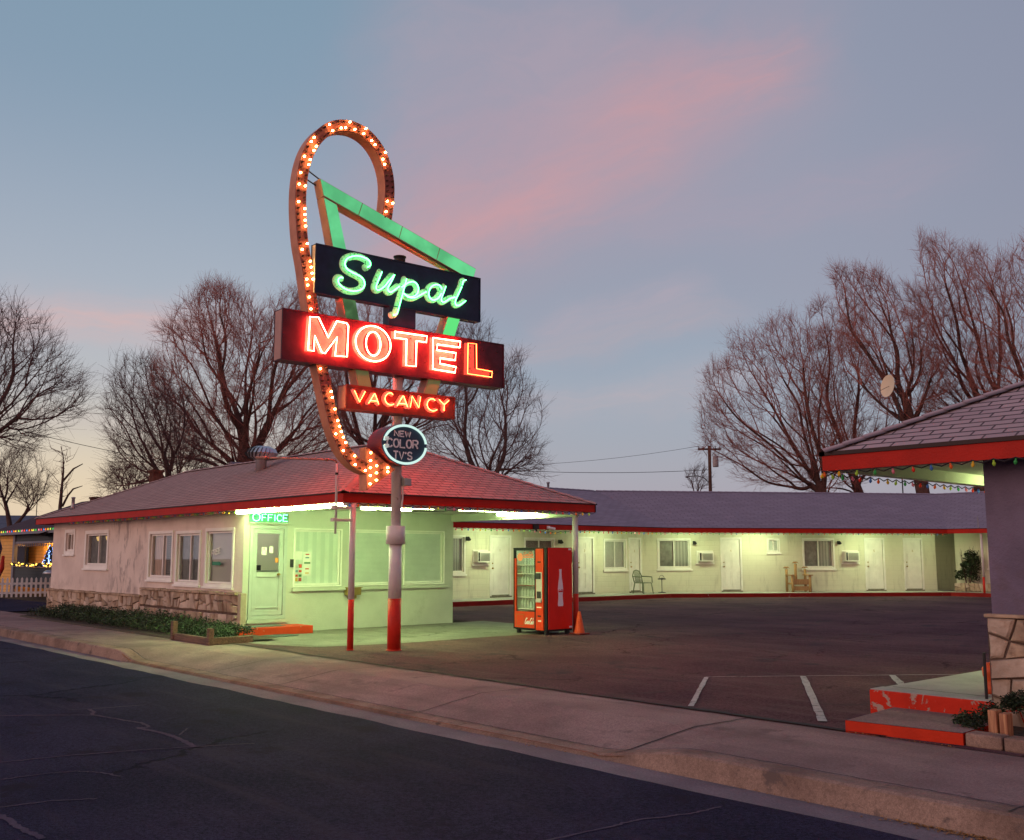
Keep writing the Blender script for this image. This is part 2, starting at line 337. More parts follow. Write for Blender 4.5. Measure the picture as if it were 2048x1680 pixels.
M_mortar = mat('mortar', (.12, .085, .07), .95, .2, 8, .5, 40)
M_bark = mat('bark', (.088, .055, .048), .95, .3, 3, .5, 20)
M_twig = mat('twigs', (.14, .078, .075), .95)
M_bark2 = mat('reddish bark', (.095, .052, .045), .95, .3, 3, .5, 20)
M_leaf = mat('ivy leaf', (.035, .055, .025), .6, .5, 4)
M_leaf2 = mat('pale leaf', (.055, .09, .045), .6, .5, 4)
M_leafd = mat('dark leaf', (.018, .03, .018), .6, .4, 4)
M_dry = mat('dry leaf', (.30, .16, .06), .8, .4, 30)
M_timber = wood('timber', (.07, .035, .025), (.15, .075, .05), 0)
M_timberv = wood('timber upright', (.26, .10, .05), (.50, .26, .13), 2)
M_woodch = wood('carved wood', (.28, .15, .06), (.42, .25, .10), 2)
M_brick = mat('chimney brick', (.13, .05, .035), .9, .4, 9, .5, 30)
M_tubelamp = emit('fluorescent', (.68, 1.0, .38), 80.0)
M_tubewing = emit('wing fluorescent', (.80, 1.0, .50), 108.0)

# ------------------------------------------------------------------ mesh helpers
COL = scene.collection
class MB:
    def __init__(s): s.v = []; s.f = []; s.mi = []; s.uv = []
    def add(s, vs, fs, mi=0, uvs=None):
        o = len(s.v); s.v += [tuple(v) for v in vs]
        for k, f in enumerate(fs):
            s.f.append(tuple(i + o for i in f)); s.mi.append(mi)
            s.uv.append(uvs[k] if uvs else None)
        return s
    def quad(s, a, b, c, d, mi=0, uv=None):
        return s.add([a, b, c, d], [(0, 1, 2, 3)], mi, [uv] if uv else None)
    def box(s, a, b, mi=0, fr=None):
        x0, y0, z0 = a; x1, y1, z1 = b
        p = [(x, y, z) for z in (z0, z1) for y in (y0, y1) for x in (x0, x1)]
        if fr: p = [fr(*q) for q in p]
        return s.add(p, [(0, 2, 3, 1), (4, 5, 7, 6), (0, 1, 5, 4), (2, 6, 7, 3), (0, 4, 6, 2), (1, 3, 7, 5)], mi)
    def tube(s, pts, r, n=8, mi=0, cap=True, closed=False):
        pts = [Vector(p) for p in pts]; N = len(pts)
        rs = r if isinstance(r, (list, tuple)) else [r] * N
        up = None; vs = []
        for i, p in enumerate(pts):
            if closed: t = pts[(i + 1) % N] - pts[i - 1]
            else: t = pts[min(i + 1, N - 1)] - pts[max(i - 1, 0)]
            if t.length < 1e-9: t = Vector((0, 0, 1))
            t.normalize()
            if up is None: up = Vector((0, 0, 1)) if abs(t.z) < .9 else Vector((1, 0, 0))
            a = t.cross(up)
            if a.length < 1e-6: a = t.orthogonal()
            a.normalize(); b_ = a.cross(t).normalized(); up = b_
            for k in range(n):
                q = 2 * math.pi * k / n; vs.append(p + a * (math.cos(q) * rs[i]) + b_ * (math.sin(q) * rs[i]))
        fs = []
        for i in range(N if closed else N - 1):
            j = (i + 1) % N
            for k in range(n): fs.append((i * n + k, i * n + (k + 1) % n, j * n + (k + 1) % n, j * n + k))
        if cap and not closed: fs.append(tuple(range(n))[::-1]); fs.append(tuple((N - 1) * n + k for k in range(n)))
        return s.add(vs, fs, mi)
    def prism(s, poly, fr, d0, d1, mi=0, side=None):
        """polygon (a,b) list placed by fr(a,b,d), extruded between depth d0 and d1"""
        n = len(poly); A = [fr(a, b, d0) for a, b in poly]; B = [fr(a, b, d1) for a, b in poly]
        s.add(A + B, [tuple(range(n)), tuple(range(2 * n - 1, n - 1, -1))], mi)
        s.add(A + B, [(i, i + n, (i + 1) % n + n, (i + 1) % n) for i in range(n)], mi if side is None else side)
        return s
    def lathe(s, prof, c=(0, 0, 0), n=16, mi=0):
        vs = []; fs = []
        for r, z in prof:
            for k in range(n):
                a = 2 * math.pi * k / n; vs.append((c[0] + r * math.cos(a), c[1] + r * math.sin(a), c[2] + z))
        for i in range(len(prof) - 1):
            for k in range(n): fs.append((i * n + k, i * n + (k + 1) % n, (i + 1) * n + (k + 1) % n, (i + 1) * n + k))
        fs.append(tuple(range(n))[::-1]); fs.append(tuple((len(prof) - 1) * n + k for k in range(n)))
        return s.add(vs, fs, mi)

def wloc(o):
    v = Vector((0, 0, 0))
    while o: v += o.location; o = o.parent
    return v
def build(mb, name, mats, parent=None, smooth=False, bevel=0.0):
    off = wloc(parent) if parent else Vector((0, 0, 0))
    me = bpy.data.meshes.new(name)
    me.from_pydata([(v[0] - off.x, v[1] - off.y, v[2] - off.z) for v in mb.v], [], mb.f)
    if not isinstance(mats, (list, tuple)): mats = [mats]
    for m_ in mats: me.materials.append(m_)
    if len(mats) > 1: me.polygons.foreach_set('material_index', mb.mi)
    if any(u is not None for u in mb.uv):
        ul = me.uv_layers.new(name='UVMap')
        for p, u in zip(me.polygons, mb.uv):
            if u:
                for li, c in zip(p.loop_indices, u): ul.data[li].uv = c
    if smooth: me.polygons.foreach_set('use_smooth', [True] * len(me.polygons))
    me.update(); o = bpy.data.objects.new(name, me); COL.objects.link(o)
    if parent: o.parent = parent
    if bevel > 0:
        b = o.modifiers.new('bevel', 'BEVEL'); b.width = bevel; b.segments = 2; b.limit_method = 'ANGLE'; b.angle_limit = R(40)
    return o
def tag(o, label, cat, group=None, kind=None):
    if label: o['label'] = label
    if cat: o['category'] = cat
    if group: o['group'] = group
    if kind: o['kind'] = kind
    return o
def thing(name, label, cat, loc, group=None):
    o = bpy.data.objects.new(name, None); o.empty_display_size = .2; COL.objects.link(o); o.location = loc
    return tag(o, label, cat, group)
def struct(mb, name, mats, smooth=False):
    o = build(mb, name, mats, None, smooth); o['kind'] = 'structure'; return o
def link_copy(src, loc, parent=None):
    c = src.copy(); COL.objects.link(c); c.location = loc; c.parent = parent; return c
def smooth_line(pts, k=5, closed=False):
    """Catmull-Rom"""
    P = [Vector(p) for p in pts]; n = len(P); out = []
    for i in range(n if closed else n - 1):
        if closed: a, b, c, d = P[i - 1], P[i], P[(i + 1) % n], P[(i + 2) % n]
        else: a, b, c, d = P[max(i - 1, 0)], P[i], P[i + 1], P[min(i + 2, n - 1)]
        for j in range(k):
            t = j / k
            out.append(.5 * ((2 * b) + (c - a) * t + (2 * a - 5 * b + 4 * c - d) * t * t + (3 * b - a - 3 * c + d) * t ** 3))
    if not closed: out.append(P[-1])
    return out
def ribbon(mb, pts2, w, fr, d0, d1, mi=0, closed=False, roundcap=True):
    """flat painted or raised stroke of width w along 2D points"""
    P = [Vector((p[0], p[1])) for p in pts2]; n = len(P); L = []; Rr = []
    for i, p in enumerate(P):
        if closed: t = P[(i + 1) % n] - P[i - 1]
        else: t = P[min(i + 1, n - 1)] - P[max(i - 1, 0)]
        if t.length < 1e-9: t = Vector((1, 0))
        t.normalize(); q = Vector((-t.y, t.x)) * w * .5
        L.append(p + q); Rr.append(p - q)
    seg = n if closed else n - 1
    for i in range(seg):
        j = (i + 1) % n
        mb.prism([L[i], Rr[i], Rr[j], L[j]], fr, d0, d1, mi)
    if roundcap and not closed:
        for c in (P[0], P[-1]):
            mb.prism([(c.x + w * .5 * math.cos(a * math.pi / 5), c.y + w * .5 * math.sin(a * math.pi / 5)) for a in range(10)], fr, d0, d1 + (d1 - d0) * .15, mi)
FONT = {'A': [[(0, 0), (.5, 1), (1, 0)], [(.2, .35), (.8, .35)]], 'C': [[(1, .8), (.8, .97), (.5, 1), (.2, .93), (.02, .7), (0, .5), (.02, .3), (.2, .07), (.5, 0), (.8, .03), (1, .2)]],
 'E': [[(1, 1), (0, 1), (0, 0), (1, 0)], [(0, .52), (.8, .52)]], 'F': [[(1, 1), (0, 1), (0, 0)], [(0, .52), (.8, .52)]], 'I': [[(.5, 0), (.5, 1)]],
 'L': [[(0, 1), (0, 0), (1, 0)]], 'N': [[(0, 0), (0, 1), (1, 0), (1, 1)]], 'O': [[(.5, 1), (.2, .93), (.02, .7), (0, .5), (.02, .3), (.2, .07), (.5, 0), (.8, .07), (.98, .3), (1, .5), (.98, .7), (.8, .93), (.5, 1)]],
 'R': [[(0, 0), (0, 1), (.7, 1), (.95, .9), (1, .75), (.95, .6), (.7, .5), (0, .5)], [(.55, .5), (1, 0)]],
 'S': [[(.95, .82), (.75, .97), (.5, 1), (.22, .95), (.05, .78), (.12, .6), (.5, .5), (.88, .4), (.97, .22), (.8, .05), (.5, 0), (.22, .03), (.03, .18)]],
 'T': [[(0, 1), (1, 1)], [(.5, 1), (.5, 0)]], 'V': [[(0, 1), (.5, 0), (1, 1)]], 'W': [[(0, 1), (.25, 0), (.5, .8), (.75, 0), (1, 1)]],
 "'": [[(.5, 1), (.45, .72)]], '1': [[(.3, .8), (.55, 1), (.55, 0)]], '2': [[(0, .8), (.3, 1), (.8, .95), (.9, .65), (0, 0), (1, 0)]],
 '3': [[(0, .9), (.5, 1), (.9, .8), (.5, .55), (.95, .3), (.5, 0), (0, .1)]], '4': [[(.7, 0), (.7, 1), (0, .35), (1, .35)]],
 '5': [[(.9, 1), (.1, 1), (.1, .55), (.6, .6), (.95, .3), (.6, 0), (0, .08)]], '6': [[(.9, .95), (.4, .9), (.05, .4), (.4, 0), (.9, .2), (.6, .55), (.1, .4)]]}
def letters(mb, txt, s0, s1, z0, z1, w, fr, d0, d1, gap=.28, mi=0, tube=None, wide={'I': .25, "'": .3, 'W': 1.3, '1': .6}):
    ws = [wide.get(c, 1.0) for c in txt]; tot = sum(ws) + gap * (len(txt) - 1); u = (s1 - s0) / tot; x = s0
    for c, cw in zip(txt, ws):
        for pl in FONT[c]:
            q = [(x + px * cw * u, z0 + pz * (z1 - z0)) for px, pz in pl]
            if tube: mb.tube([fr(a, b, d1) for a, b in q], tube, 6, mi)
            else: ribbon(mb, q, w, fr, d0, d1, mi, roundcap=False)
        x += (cw + gap) * u
ARROW_OUT=[(-0.36,7.419),(-0.306,7.794),(-0.303,7.988),(-0.313,8.179),(-0.354,8.385),(-0.43,8.582),(-0.542,8.768),(-0.677,8.904),(-0.845,8.998),(-1.033,9.042),(-1.242,9.053),(-1.423,9.012),(-1.601,8.935),(-1.753,8.819),(-1.881,8.68),(-2.006,8.492),(-2.096,8.295),(-2.161,8.096),(-2.201,7.884),(-2.22,7.599),(-2.218,7.339),(-2.203,7.084),(-2.171,6.794),(-2.141,6.503),(-2.104,6.235),(-2.127,6.669),(-2.078,6.421),(-2.037,6.194),(-1.995,5.946),(-1.954,5.719),(-1.926,5.553),(-1.791,4.827),(-1.75,4.681),(-1.708,4.501),(-1.668,4.372),(-1.606,4.144),(-1.564,3.948),(-1.493,3.754),(-1.443,3.591),(-1.364,3.43),(-1.285,3.285),(-1.207,3.19),(-1.091,3.08),(-0.955,3.003),(-0.858,2.966),(-0.751,2.95)]
ARROW_IN=[(-0.574,7.373),(-0.499,7.771),(-0.495,7.943),(-0.506,8.133),(-0.545,8.294),(-0.596,8.432),(-0.67,8.584),(-0.791,8.681),(-0.911,8.798),(-1.052,8.856),(-1.237,8.858),(-1.418,8.822),(-1.551,8.74),(-1.682,8.631),(-1.82,8.45),(-1.913,8.282),(-1.969,8.124),(-2.004,7.933),(-2.04,7.641),(-2.041,7.38),(-2.018,7.124),(-1.978,6.833),(-1.949,6.58),(-1.91,6.349),(-1.953,6.682),(-1.906,6.432),(-1.853,6.206),(-1.81,5.913),(-1.768,5.663),(-1.753,5.569),(-1.607,4.85),(-1.566,4.703),(-1.504,4.491),(-1.462,4.326),(-1.419,4.129),(-1.377,3.931),(-1.307,3.769),(-1.246,3.589),(-1.146,3.395),(-1.058,3.283),(-0.941,3.206),(-0.863,3.168),(-0.755,3.146)]
ARROW_HEAD=[(-0.775,3.403),(-0.216,3.059),(-0.759,2.684)]
FR_TOP=[(-1.781,7.849),(1.477,6.887),(1.41,6.714),(1.049,6.743),(-1.44,7.485),(-1.707,7.557)]
FR_LEFT=[(-1.781,7.849),(-1.44,7.485),(-1.286,6.729),(-1.541,6.72),(-1.07,5.894),(-1.337,5.894),(-0.975,4.427),(-0.717,4.433),(-0.772,4.71),(-1.042,4.7)]
FR_RIGHT=[(1.477,6.887),(1.41,6.714),(0.843,5.887),(1.126,5.882),(0.735,5.556),(1.015,5.548),(0.417,4.711),(0.717,4.71),(0.34,4.431),(0.624,4.437)]
SEAMS=[(-0.966,7.602),(-1.036,7.374),(-0.152,7.346),(-0.215,7.13),(0.654,7.098),(0.587,6.888)]
LATCH=[(-1.937,7.954),(-1.706,7.898),(-1.966,7.855),(-1.879,7.825)]
S_TUBE=[(-0.888,6.464),(-0.837,6.505),(-0.833,6.549),(-0.856,6.586),(-0.917,6.616),(-1.012,6.631),(-1.131,6.619),(-1.248,6.569),(-1.31,6.501),(-1.32,6.431),(-1.277,6.363),(-1.175,6.324),(-1.056,6.293),(-0.973,6.25),(-0.937,6.18),(-0.957,6.1),(-1.033,6.041),(-1.15,6.006),(-1.268,6.009),(-1.369,6.045),(-1.428,6.095),(-1.441,6.153),(-1.406,6.196),(-1.353,6.198)]
U_TUBE=[(-0.6,6.439),(-0.634,6.356),(-0.676,6.256),(-0.712,6.149),(-0.69,6.107),(-0.638,6.115),(-0.551,6.184),(-0.465,6.292),(-0.396,6.375),(-0.346,6.43),(-0.377,6.362),(-0.429,6.267),(-0.475,6.174),(-0.462,6.122),(-0.408,6.112),(-0.32,6.177),(-0.241,6.245)]
P_STEM=[(-0.098,6.403),(-0.141,6.238),(-0.192,6.057),(-0.243,5.877),(-0.286,5.746),(-0.357,5.719)]
P_BOWL=[(-0.196,6.237),(-0.124,6.289),(-0.052,6.345),(0.039,6.374),(0.114,6.348),(0.155,6.265),(0.125,6.172),(0.043,6.107),(-0.057,6.095),(-0.158,6.133)]
P_LINK=[(-0.158,6.133),(-0.048,6.081),(0.08,6.094),(0.209,6.17),(0.32,6.24)]
A_TUBE=[(0.65,6.34),(0.611,6.402),(0.507,6.4),(0.413,6.332),(0.373,6.229),(0.396,6.145),(0.468,6.114),(0.567,6.157),(0.642,6.258)]
A_STEM=[(0.74,6.412),(0.699,6.3),(0.647,6.17),(0.663,6.116),(0.73,6.124),(0.835,6.201),(0.948,6.243)]
I_TUBE=[(1.094,6.464),(1.033,6.339),(0.962,6.197),(0.957,6.114),(1.022,6.1),(1.11,6.155),(1.185,6.216)]
I_DOT=[(1.19,6.605),(1.13,6.578),(1.107,6.496)]
M1=[(-1.947,5.443),(-1.793,5.454),(-1.609,5.145),(-1.459,5.442),(-1.276,5.434),(-1.24,5.392),(-1.252,4.87),(-1.476,4.859),(-1.446,5.173),(-1.661,4.875),(-1.721,4.884),(-1.855,5.142),(-1.866,4.886),(-1.967,4.89)]
O_PTS=[(-0.76,5.462),(-0.402,5.203),(-0.746,4.848),(-1.099,5.133),(-0.751,5.362),(-0.606,5.163),(-0.743,4.951),(-0.897,5.142)]
T1=[(-0.334,5.424),(0.331,5.435),(0.321,5.323),(0.115,5.323),(0.107,4.867),(-0.094,4.861),(-0.091,5.322),(-0.332,5.317)]
E1=[(0.466,5.426),(1.06,5.436),(1.049,5.327),(0.556,5.318),(0.546,5.214),(0.959,5.215),(0.949,5.079),(0.625,5.08),(0.615,4.979),(0.962,4.959),(0.947,4.854),(0.463,4.863)]
L1=[(1.233,5.432),(1.419,5.442),(1.428,4.982),(1.788,4.97),(1.776,4.863),(1.225,4.867)]
V_V=[(-1.079,4.327),(-0.975,4.14),(-0.872,4.329)]
V_A=[(-0.8,4.137),(-0.695,4.31),(-0.681,4.311),(-0.606,4.139),(-0.767,4.185),(-0.636,4.191)]
V_C=[(-0.325,4.329),(-0.366,4.357),(-0.424,4.341),(-0.47,4.294),(-0.483,4.243),(-0.462,4.189),(-0.409,4.154),(-0.362,4.149),(-0.304,4.171)]
V_A2=[(-0.239,4.145),(-0.129,4.328),(-0.111,4.33),(-0.025,4.143),(-0.204,4.189),(-0.049,4.198)]
V_N=[(0.03,4.145),(0.063,4.348),(0.205,4.154),(0.239,4.35)]
V_C2=[(0.549,4.318),(0.492,4.34),(0.436,4.325),(0.394,4.282),(0.38,4.224),(0.401,4.169),(0.458,4.132),(0.52,4.127),(0.592,4.155)]
V_Y=[(0.63,4.341),(0.744,4.258),(0.845,4.347),(0.739,4.147)]
TXT_NEW=[(-0.3,3.715),(-0.292,3.62),(0.04,3.629)]
TXT_COLOR=[(-0.443,3.569),(-0.44,3.439),(0.188,3.436),(0.198,3.575)]
TXT_TVS=[(-0.323,3.362),(-0.291,3.234),(0.076,3.241),(0.074,3.363)]
BOX_PIPE=[(-0.307,4.007),(-0.103,4.007),(-0.196,2.904),(-0.01,2.774)]
TREES={
 'big':((-47.89,24.34),[(-4.4,5.99),(-5.13,8.33),(-5.42,11.23),(-5.35,12.56),(-4.76,13.9),(-3.36,14.98),(-1.95,16.07),(-0.91,16.48),(0.16,16.34),(1.26,14.98),(2.3,15.66),(3.38,14.44),(4.75,12.3),(5.07,9.64),(4.86,7.03),(3.6,5.86)]),
 'low':((-44.10,19.58),[(-4.04,6.86),(-4.31,8.02),(-4.11,9.42),(-3.59,10.47),(-2.21,10.71),(-1.47,9.65),(-0.51,8.72),(0.69,7.56),(0.97,6.4),(0.33,5.14),(-2.37,4.46),(-3.85,4.46),(-3.57,5.71)]),
 'mid':((-48.28,32.96),[(-3.48,7.65),(-5.08,13.53),(-4.57,16.23),(-2.25,17.74),(0.74,15.32),(3.68,14.72),(5.01,12.94),(4.59,9.11),(3.16,7.36)]),
 'right':((-38.47,31.98),[(-2.29,6.82),(-2.82,9.33),(-2.09,11.37),(-0.59,13.17),(0.3,13.17),(0.93,11.37),(1.94,11.12),(2.81,9.59),(3.13,7.32),(2.93,6.07),(1.93,5.7),(-1.54,5.57)]),
 'sapling':((-42.29,36.71),[(-0.56,6.05),(-0.42,8.01),(0.69,8.85),(1.95,8.57),(2.36,6.61),(1.25,5.63)]),
 'farleft':((-42.03,9.84),[(-2.65,5.57),(-3.34,9.42),(-1.63,12.17),(0.73,11.58),(1.77,10.39),(2.76,9.81),(3.77,9.03),(4.23,8.25),(4.17,6.9),(3.18,6.14),(2.27,5.57),(0.38,5.57)]),
 'lowleft':((-64.42,17.73),[(-1.84,4.88),(-1.98,6.97),(-0.55,7.86),(0.94,7.86),(1.93,6.37),(2.15,5.18),(0.86,4.44)]),
 'fan':((-33.37,55.86),[(-6.64,6.22),(-8.09,9.63),(-7.71,12.45),(-6.73,14.35),(-4.47,16.59),(-1.94,17.07),(-0.43,15.63),(1.03,13.08),(1.81,9.63),(1.03,6.22),(-3.29,5.61)]),
 'fan2':((-33.70,61.51),[(-4.83,8.49),(-5.65,13.15),(-4.55,15.85),(-2.44,18.59),(-0.49,17.22),(1.01,13.82),(1.8,9.81),(1.3,6.52),(-2.97,5.86)]),
 'tall':((-27.54,56.40),[(-3.24,9.99),(-4.82,13.53),(-5.13,16.53),(-4.03,18.19),(-2.24,18.5),(-1.16,16.53),(1.11,15.02),(2.05,11.16),(0.76,8.82)]),
 'tall2':((-26.93,60.11),[(-2.4,10.27),(-3.11,13.94),(-3.19,18.29),(-1.84,20.66),(0.63,20.98),(2.31,18.29),(2.94,13.94),(1.74,9.37)]),
 'tall3':((-22.83,58.71),[(-2.65,9.7),(-3.2,14.56),(-2.4,18.36),(-0.63,19.24),(1.99,19.83),(4.08,17.18),(4.21,11.4),(1.73,8.29)]),
 'wee':((-43.80,56.13),[(-1.03,6.3),(-0.94,7.34),(-0.12,7.93),(0.9,7.16),(1.04,6.12)]),
 'backshrub':((-60.04,22.69),[(-1.21,5.33),(-0.98,6.67),(-0.26,7.11),(0.94,6.97),(1.57,6.07),(1.32,5.18)]),
}
rnd = random.Random(7)
# ------------------------------------------------------------------ ground, road, sidewalk
mb = MB()
mb.quad((-600, 8.6, -.03), (400, 8.6, -.03), (400, 700, -.03), (-600, 700, -.03)); mb.quad((-600, -400, -.4), (400, -400, -.4), (400, -9, -.4), (-600, -9, -.4))
struct(mb, 'ground', M_earth)
mb = MB()      # road, lightly crowned, its edge against the gutter uneven
xs = [-150, -80] + [-60 + .35 * i for i in range(215)] + [40, 150]
edge = [6.25 + .05 * noise.noise((x * .9, 0, 0)) + .035 * noise.noise((x * 4.1, 3, 0)) for x in xs]
for i in range(len(xs) - 1):
    a, b = xs[i], xs[i + 1]
    mb.quad((a, -9, -.22), (b, -9, -.22), (b, 0, -.11), (a, 0, -.11)); mb.quad((a, 0, -.11), (b, 0, -.11), (b, edge[i + 1], -.150), (a, edge[i], -.150))
struct(mb, 'road', M_asphalt, True)
mb = MB(); mb.quad((-200, 5.9, -.158), (100, 5.9, -.158), (100, 6.72, -.170), (-200, 6.72, -.170)); struct(mb, 'gutter', M_gutter)
def kerbtop(x):
    def s(t): t = max(0, min(1, t)); return t * t * (3 - 2 * t)
    return -.135 * s((x + 17.9) / .9) * (1 - s((x + 6.6) / 1.2))
xs = [-200, -60, -40] + [-30 + .2 * i for i in range(160)] + [2, 30, 100]
mb = MB(); kb = MB()
for i in range(len(xs) - 1):
    a, b = xs[i], xs[i + 1]; ka, kb_ = kerbtop(a), kerbtop(b)
    prof = lambda x, k: [(x, 6.665, -.175), (x, 6.70, min(k - .015, k)), (x, 6.725, k), (x, 6.90, k + .004)]
    pa, pb = prof(a, ka), prof(b, kb_)
    for j in range(3): kb.quad(pa[j], pb[j], pb[j + 1], pa[j + 1])
    w = lambda x, k, y: (x, y, k * (1 - min(1, max(0, (y - 6.9) / .9))))
    ys = [6.906, 7.2, 7.5, 7.8, 8.75]
    for j in range(4): mb.quad(w(a, ka, ys[j]), w(b, kb_, ys[j]), w(b, kb_, ys[j + 1]), w(a, ka, ys[j + 1]))
struct(mb, 'sidewalk', M_conc, True); struct(kb, 'kerb', M_kerb, True)
def swz(x, y): return kerbtop(x) * (1 - min(1, max(0, (y - 6.9) / .9)))
mb = MB()      # joints cut across the sidewalk and along the kerb
def wander(p0, p1, w, z, mbx, n=14, amp=.012, seed=0):
    p0 = Vector(p0); p1 = Vector(p1); d = (p1 - p0); nn = Vector((-d.y, d.x)).normalized(); pts = []
    for i in range(n + 1):
        t = i / n; q = p0 + d * t + nn * amp * noise.noise((t * 9 + seed, seed * 1.7, 0)) * 2; pts.append(q)
    for i in range(n):
        a, b = pts[i], pts[i + 1]
        wa, wb = [w * (.75 + .5 * abs(noise.noise((k * .9, seed, 4)))) * .5 for k in (i, i + 1)]
        mbx.quad(*[(q.x + nn.x * s_, q.y + nn.y * s_, z(q.x, q.y)) for q, s_ in ((a, -wa), (b, -wb), (b, wb), (a, wa))])
jz = lambda x, y: swz(x, y) + .005
for k, x in enumerate((-46, -41, -36, -31, -27.6, -23.2, -18.2, -14.6, -12.6, -9.4, -6.25, -2.9, .5)):
    wander((x, 6.74), (x + .05, 8.6), .020 if k % 2 else .028, jz, mb, seed=k)
for k in range(40): wander((-30 + k, 6.903), (-29 + k, 6.903), .020, lambda x, y: kerbtop(x) + .010, mb, seed=k)
struct(mb, 'sidewalk_joint', M_joint)
# lot asphalt with a broken front edge, ends at the wing kerb
mb = MB()
xs = [-19.6 + .15 * i for i in range(int(24.6 / .15))]
fe = [8.62 + .05 * noise.noise((x * 1.1, 9, 0)) + .03 * noise.noise((x * 5, 2, 0)) + (.04 if -17.5 < x < -15 else 0) for x in xs]
for i in range(len(xs) - 1): mb.quad((xs[i], fe[i], .006), (xs[i + 1], fe[i + 1], .006), (xs[i + 1], 48, .006), (xs[i], 48, .006))
mb.quad((-45, 16.0, .006), (-19.6, 16.0, .006), (-19.6, 48, .006), (-45, 48, .006)); mb.quad((xs[-1], 8.7, .006), (40, 8.7, .006), (40, 48, .006), (xs[-1], 48, .006))
struct(mb, 'parking_lot', M_lot)
mb = MB(); mb.quad((-60, 8.75, .006), (-31.9, 8.75, .006), (-31.9, 11.5, .006), (-60, 11.0, .006))
struct(mb, 'side_street', M_asphalt)
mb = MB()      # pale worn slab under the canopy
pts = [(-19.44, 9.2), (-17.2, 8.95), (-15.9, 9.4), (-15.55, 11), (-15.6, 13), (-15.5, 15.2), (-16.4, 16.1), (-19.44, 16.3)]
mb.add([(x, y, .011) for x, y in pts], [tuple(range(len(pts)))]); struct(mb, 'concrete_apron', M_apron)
mb = MB()      # dark cracks across apron and lot
for k, (a, b) in enumerate([((-18.9, 9.25), (-14.9, 9.55)), ((-14.9, 9.55), (-14.2, 10.2)), ((-16.9, 8.95), (-15.6, 8.75)), ((-14.2, 10.2), (-9.5, 13.5)), ((-13.6, 9.6), (-8.5, 10.6)), ((-10.4, 8.9), (-9.2, 10.9)), ((-12.3, 8.8), (-11.2, 10.6)),
        ((-8.2, 8.8), (-7.3, 11.5)), ((-9.4, 12), (-3, 19)), ((-16, 22), (-8, 27)), ((-14, 17), (-6, 20))]):
    wander(a, b, .022, lambda x, y: .016, mb, 24, .05, k)
struct(mb, 'asphalt_crack', M_joint)
mb = MB()      # dark gap and broken lip between lot and sidewalk
for i in range(len(xs) - 1):
    if xs[i] > -4.9: break
    w = .03 + .05 * abs(noise.noise((xs[i] * 1.7, 0, 5))) + (.05 if xs[i] > -7.2 else 0)
    mb.quad((xs[i], fe[i] - .006, .014), (xs[i + 1], fe[i + 1] - .006, .014), (xs[i + 1], fe[i + 1] + w, .014), (xs[i], fe[i] + w, .014))
struct(mb, 'lot_edge', mat('wet edge', (.022, .018, .018), .7))
mb = MB()      # parking stripes
zz = lambda x, y: .018
wander((-8.52, 10.96), (-7.02, 8.75), .07, zz, mb, 16, .004, 1); wander((-7.74, 12.01), (-5.55, 8.92), .10, zz, mb, 16, .004, 2)
wander((-7.01, 13.0), (-6.40, 12.10), .105, zz, mb, 10, .01, 3); wander((-6.4, 12.1), (-5.6, 10.9), .105, zz, mb, 10, .01, 7)
wander((-8.55, 10.98), (-6.5, 13.72), .03, zz, mb, 18, .01, 4)
wander((-6.5, 13.72), (-5.6, 14.9), .03, zz, mb, 18, .01, 5)
struct(mb, 'parking_line', M_stripe)
mb = MB()      # rusty wash along the foot of the lowered kerb
for k in range(46): wander((-17.6 + k * .25, 6.690), (-17.35 + k * .25, 6.690), .030, lambda x, y: kerbtop(x) * .0 - .1335 if kerbtop(x) < -.13 else kerbtop(x) - .02, mb, 4, .004, k)
struct(mb, 'kerb_stain', mat('rust wash', (.20, .075, .04), .9, .4, 9))
mb = MB()      # pale repaired cracks in the road
rz = lambda x, y: -.11 - .04 * (y / 6.25) ** 1 + .004 if y > 0 else -.106
def rline(px, w, seed, amp=.012):
    for i in range(len(px) - 1): wander(px[i], px[i + 1], w, rz, mb, 12, amp, seed + i)
rline([(-14.6, .6), (-12.22, 3.35), (-11.79, 3.92), (-11.59, 4.15), (-11.12, 4.24), (-10.74, 4.33), (-10.43, 4.28), (-10.48, 4.17)], .045, 10)
rline([(-10.48, 4.17), (-9.99, 4.25), (-9.61, 4.24), (-9.09, 4.17)], .07, 20)
rline([(-9.9, 1.2), (-9.46, 2.61), (-9.41, 3.15), (-9.27, 3.7), (-9.11, 4.17), (-8.91, 4.67)], .035, 30)
rline([(-8.9, 1.6), (-8.74, 2.42), (-8.75, 2.74), (-8.69, 2.98), (-8.5, 3.12), (-8.26, 3.17)], .03, 40)
rline([(-7.9, 1.5), (-7.79, 2.17), (-7.76, 2.5), (-7.62, 2.77)], .028, 50)
rline([(-12.18, 4.05), (-12.1, 4.33), (-12.03, 4.88)], .03, 60); rline([(-12.09, 4.25), (-11.85, 4.22), (-11.62, 4.12)], .05, 63)
rline([(-9.79, 4.32), (-10.12, 4.55)], .025, 66); rline([(-7.9, 1.9), (-7.56, 2.11), (-7.04, 2.12), (-6.77, 2.14)], .06, 70)
rline([(-4.74, 4.3), (-4.71, 4.91), (-4.69, 5.29), (-4.58, 5.69), (-4.57, 6.0)], .03, 80)
struct(mb, 'crack_seal', ground_mat('crack seal', (.070, .056, .085), (.105, .084, .115), 200, .3, 2.0, bump=.3, rough=.9))

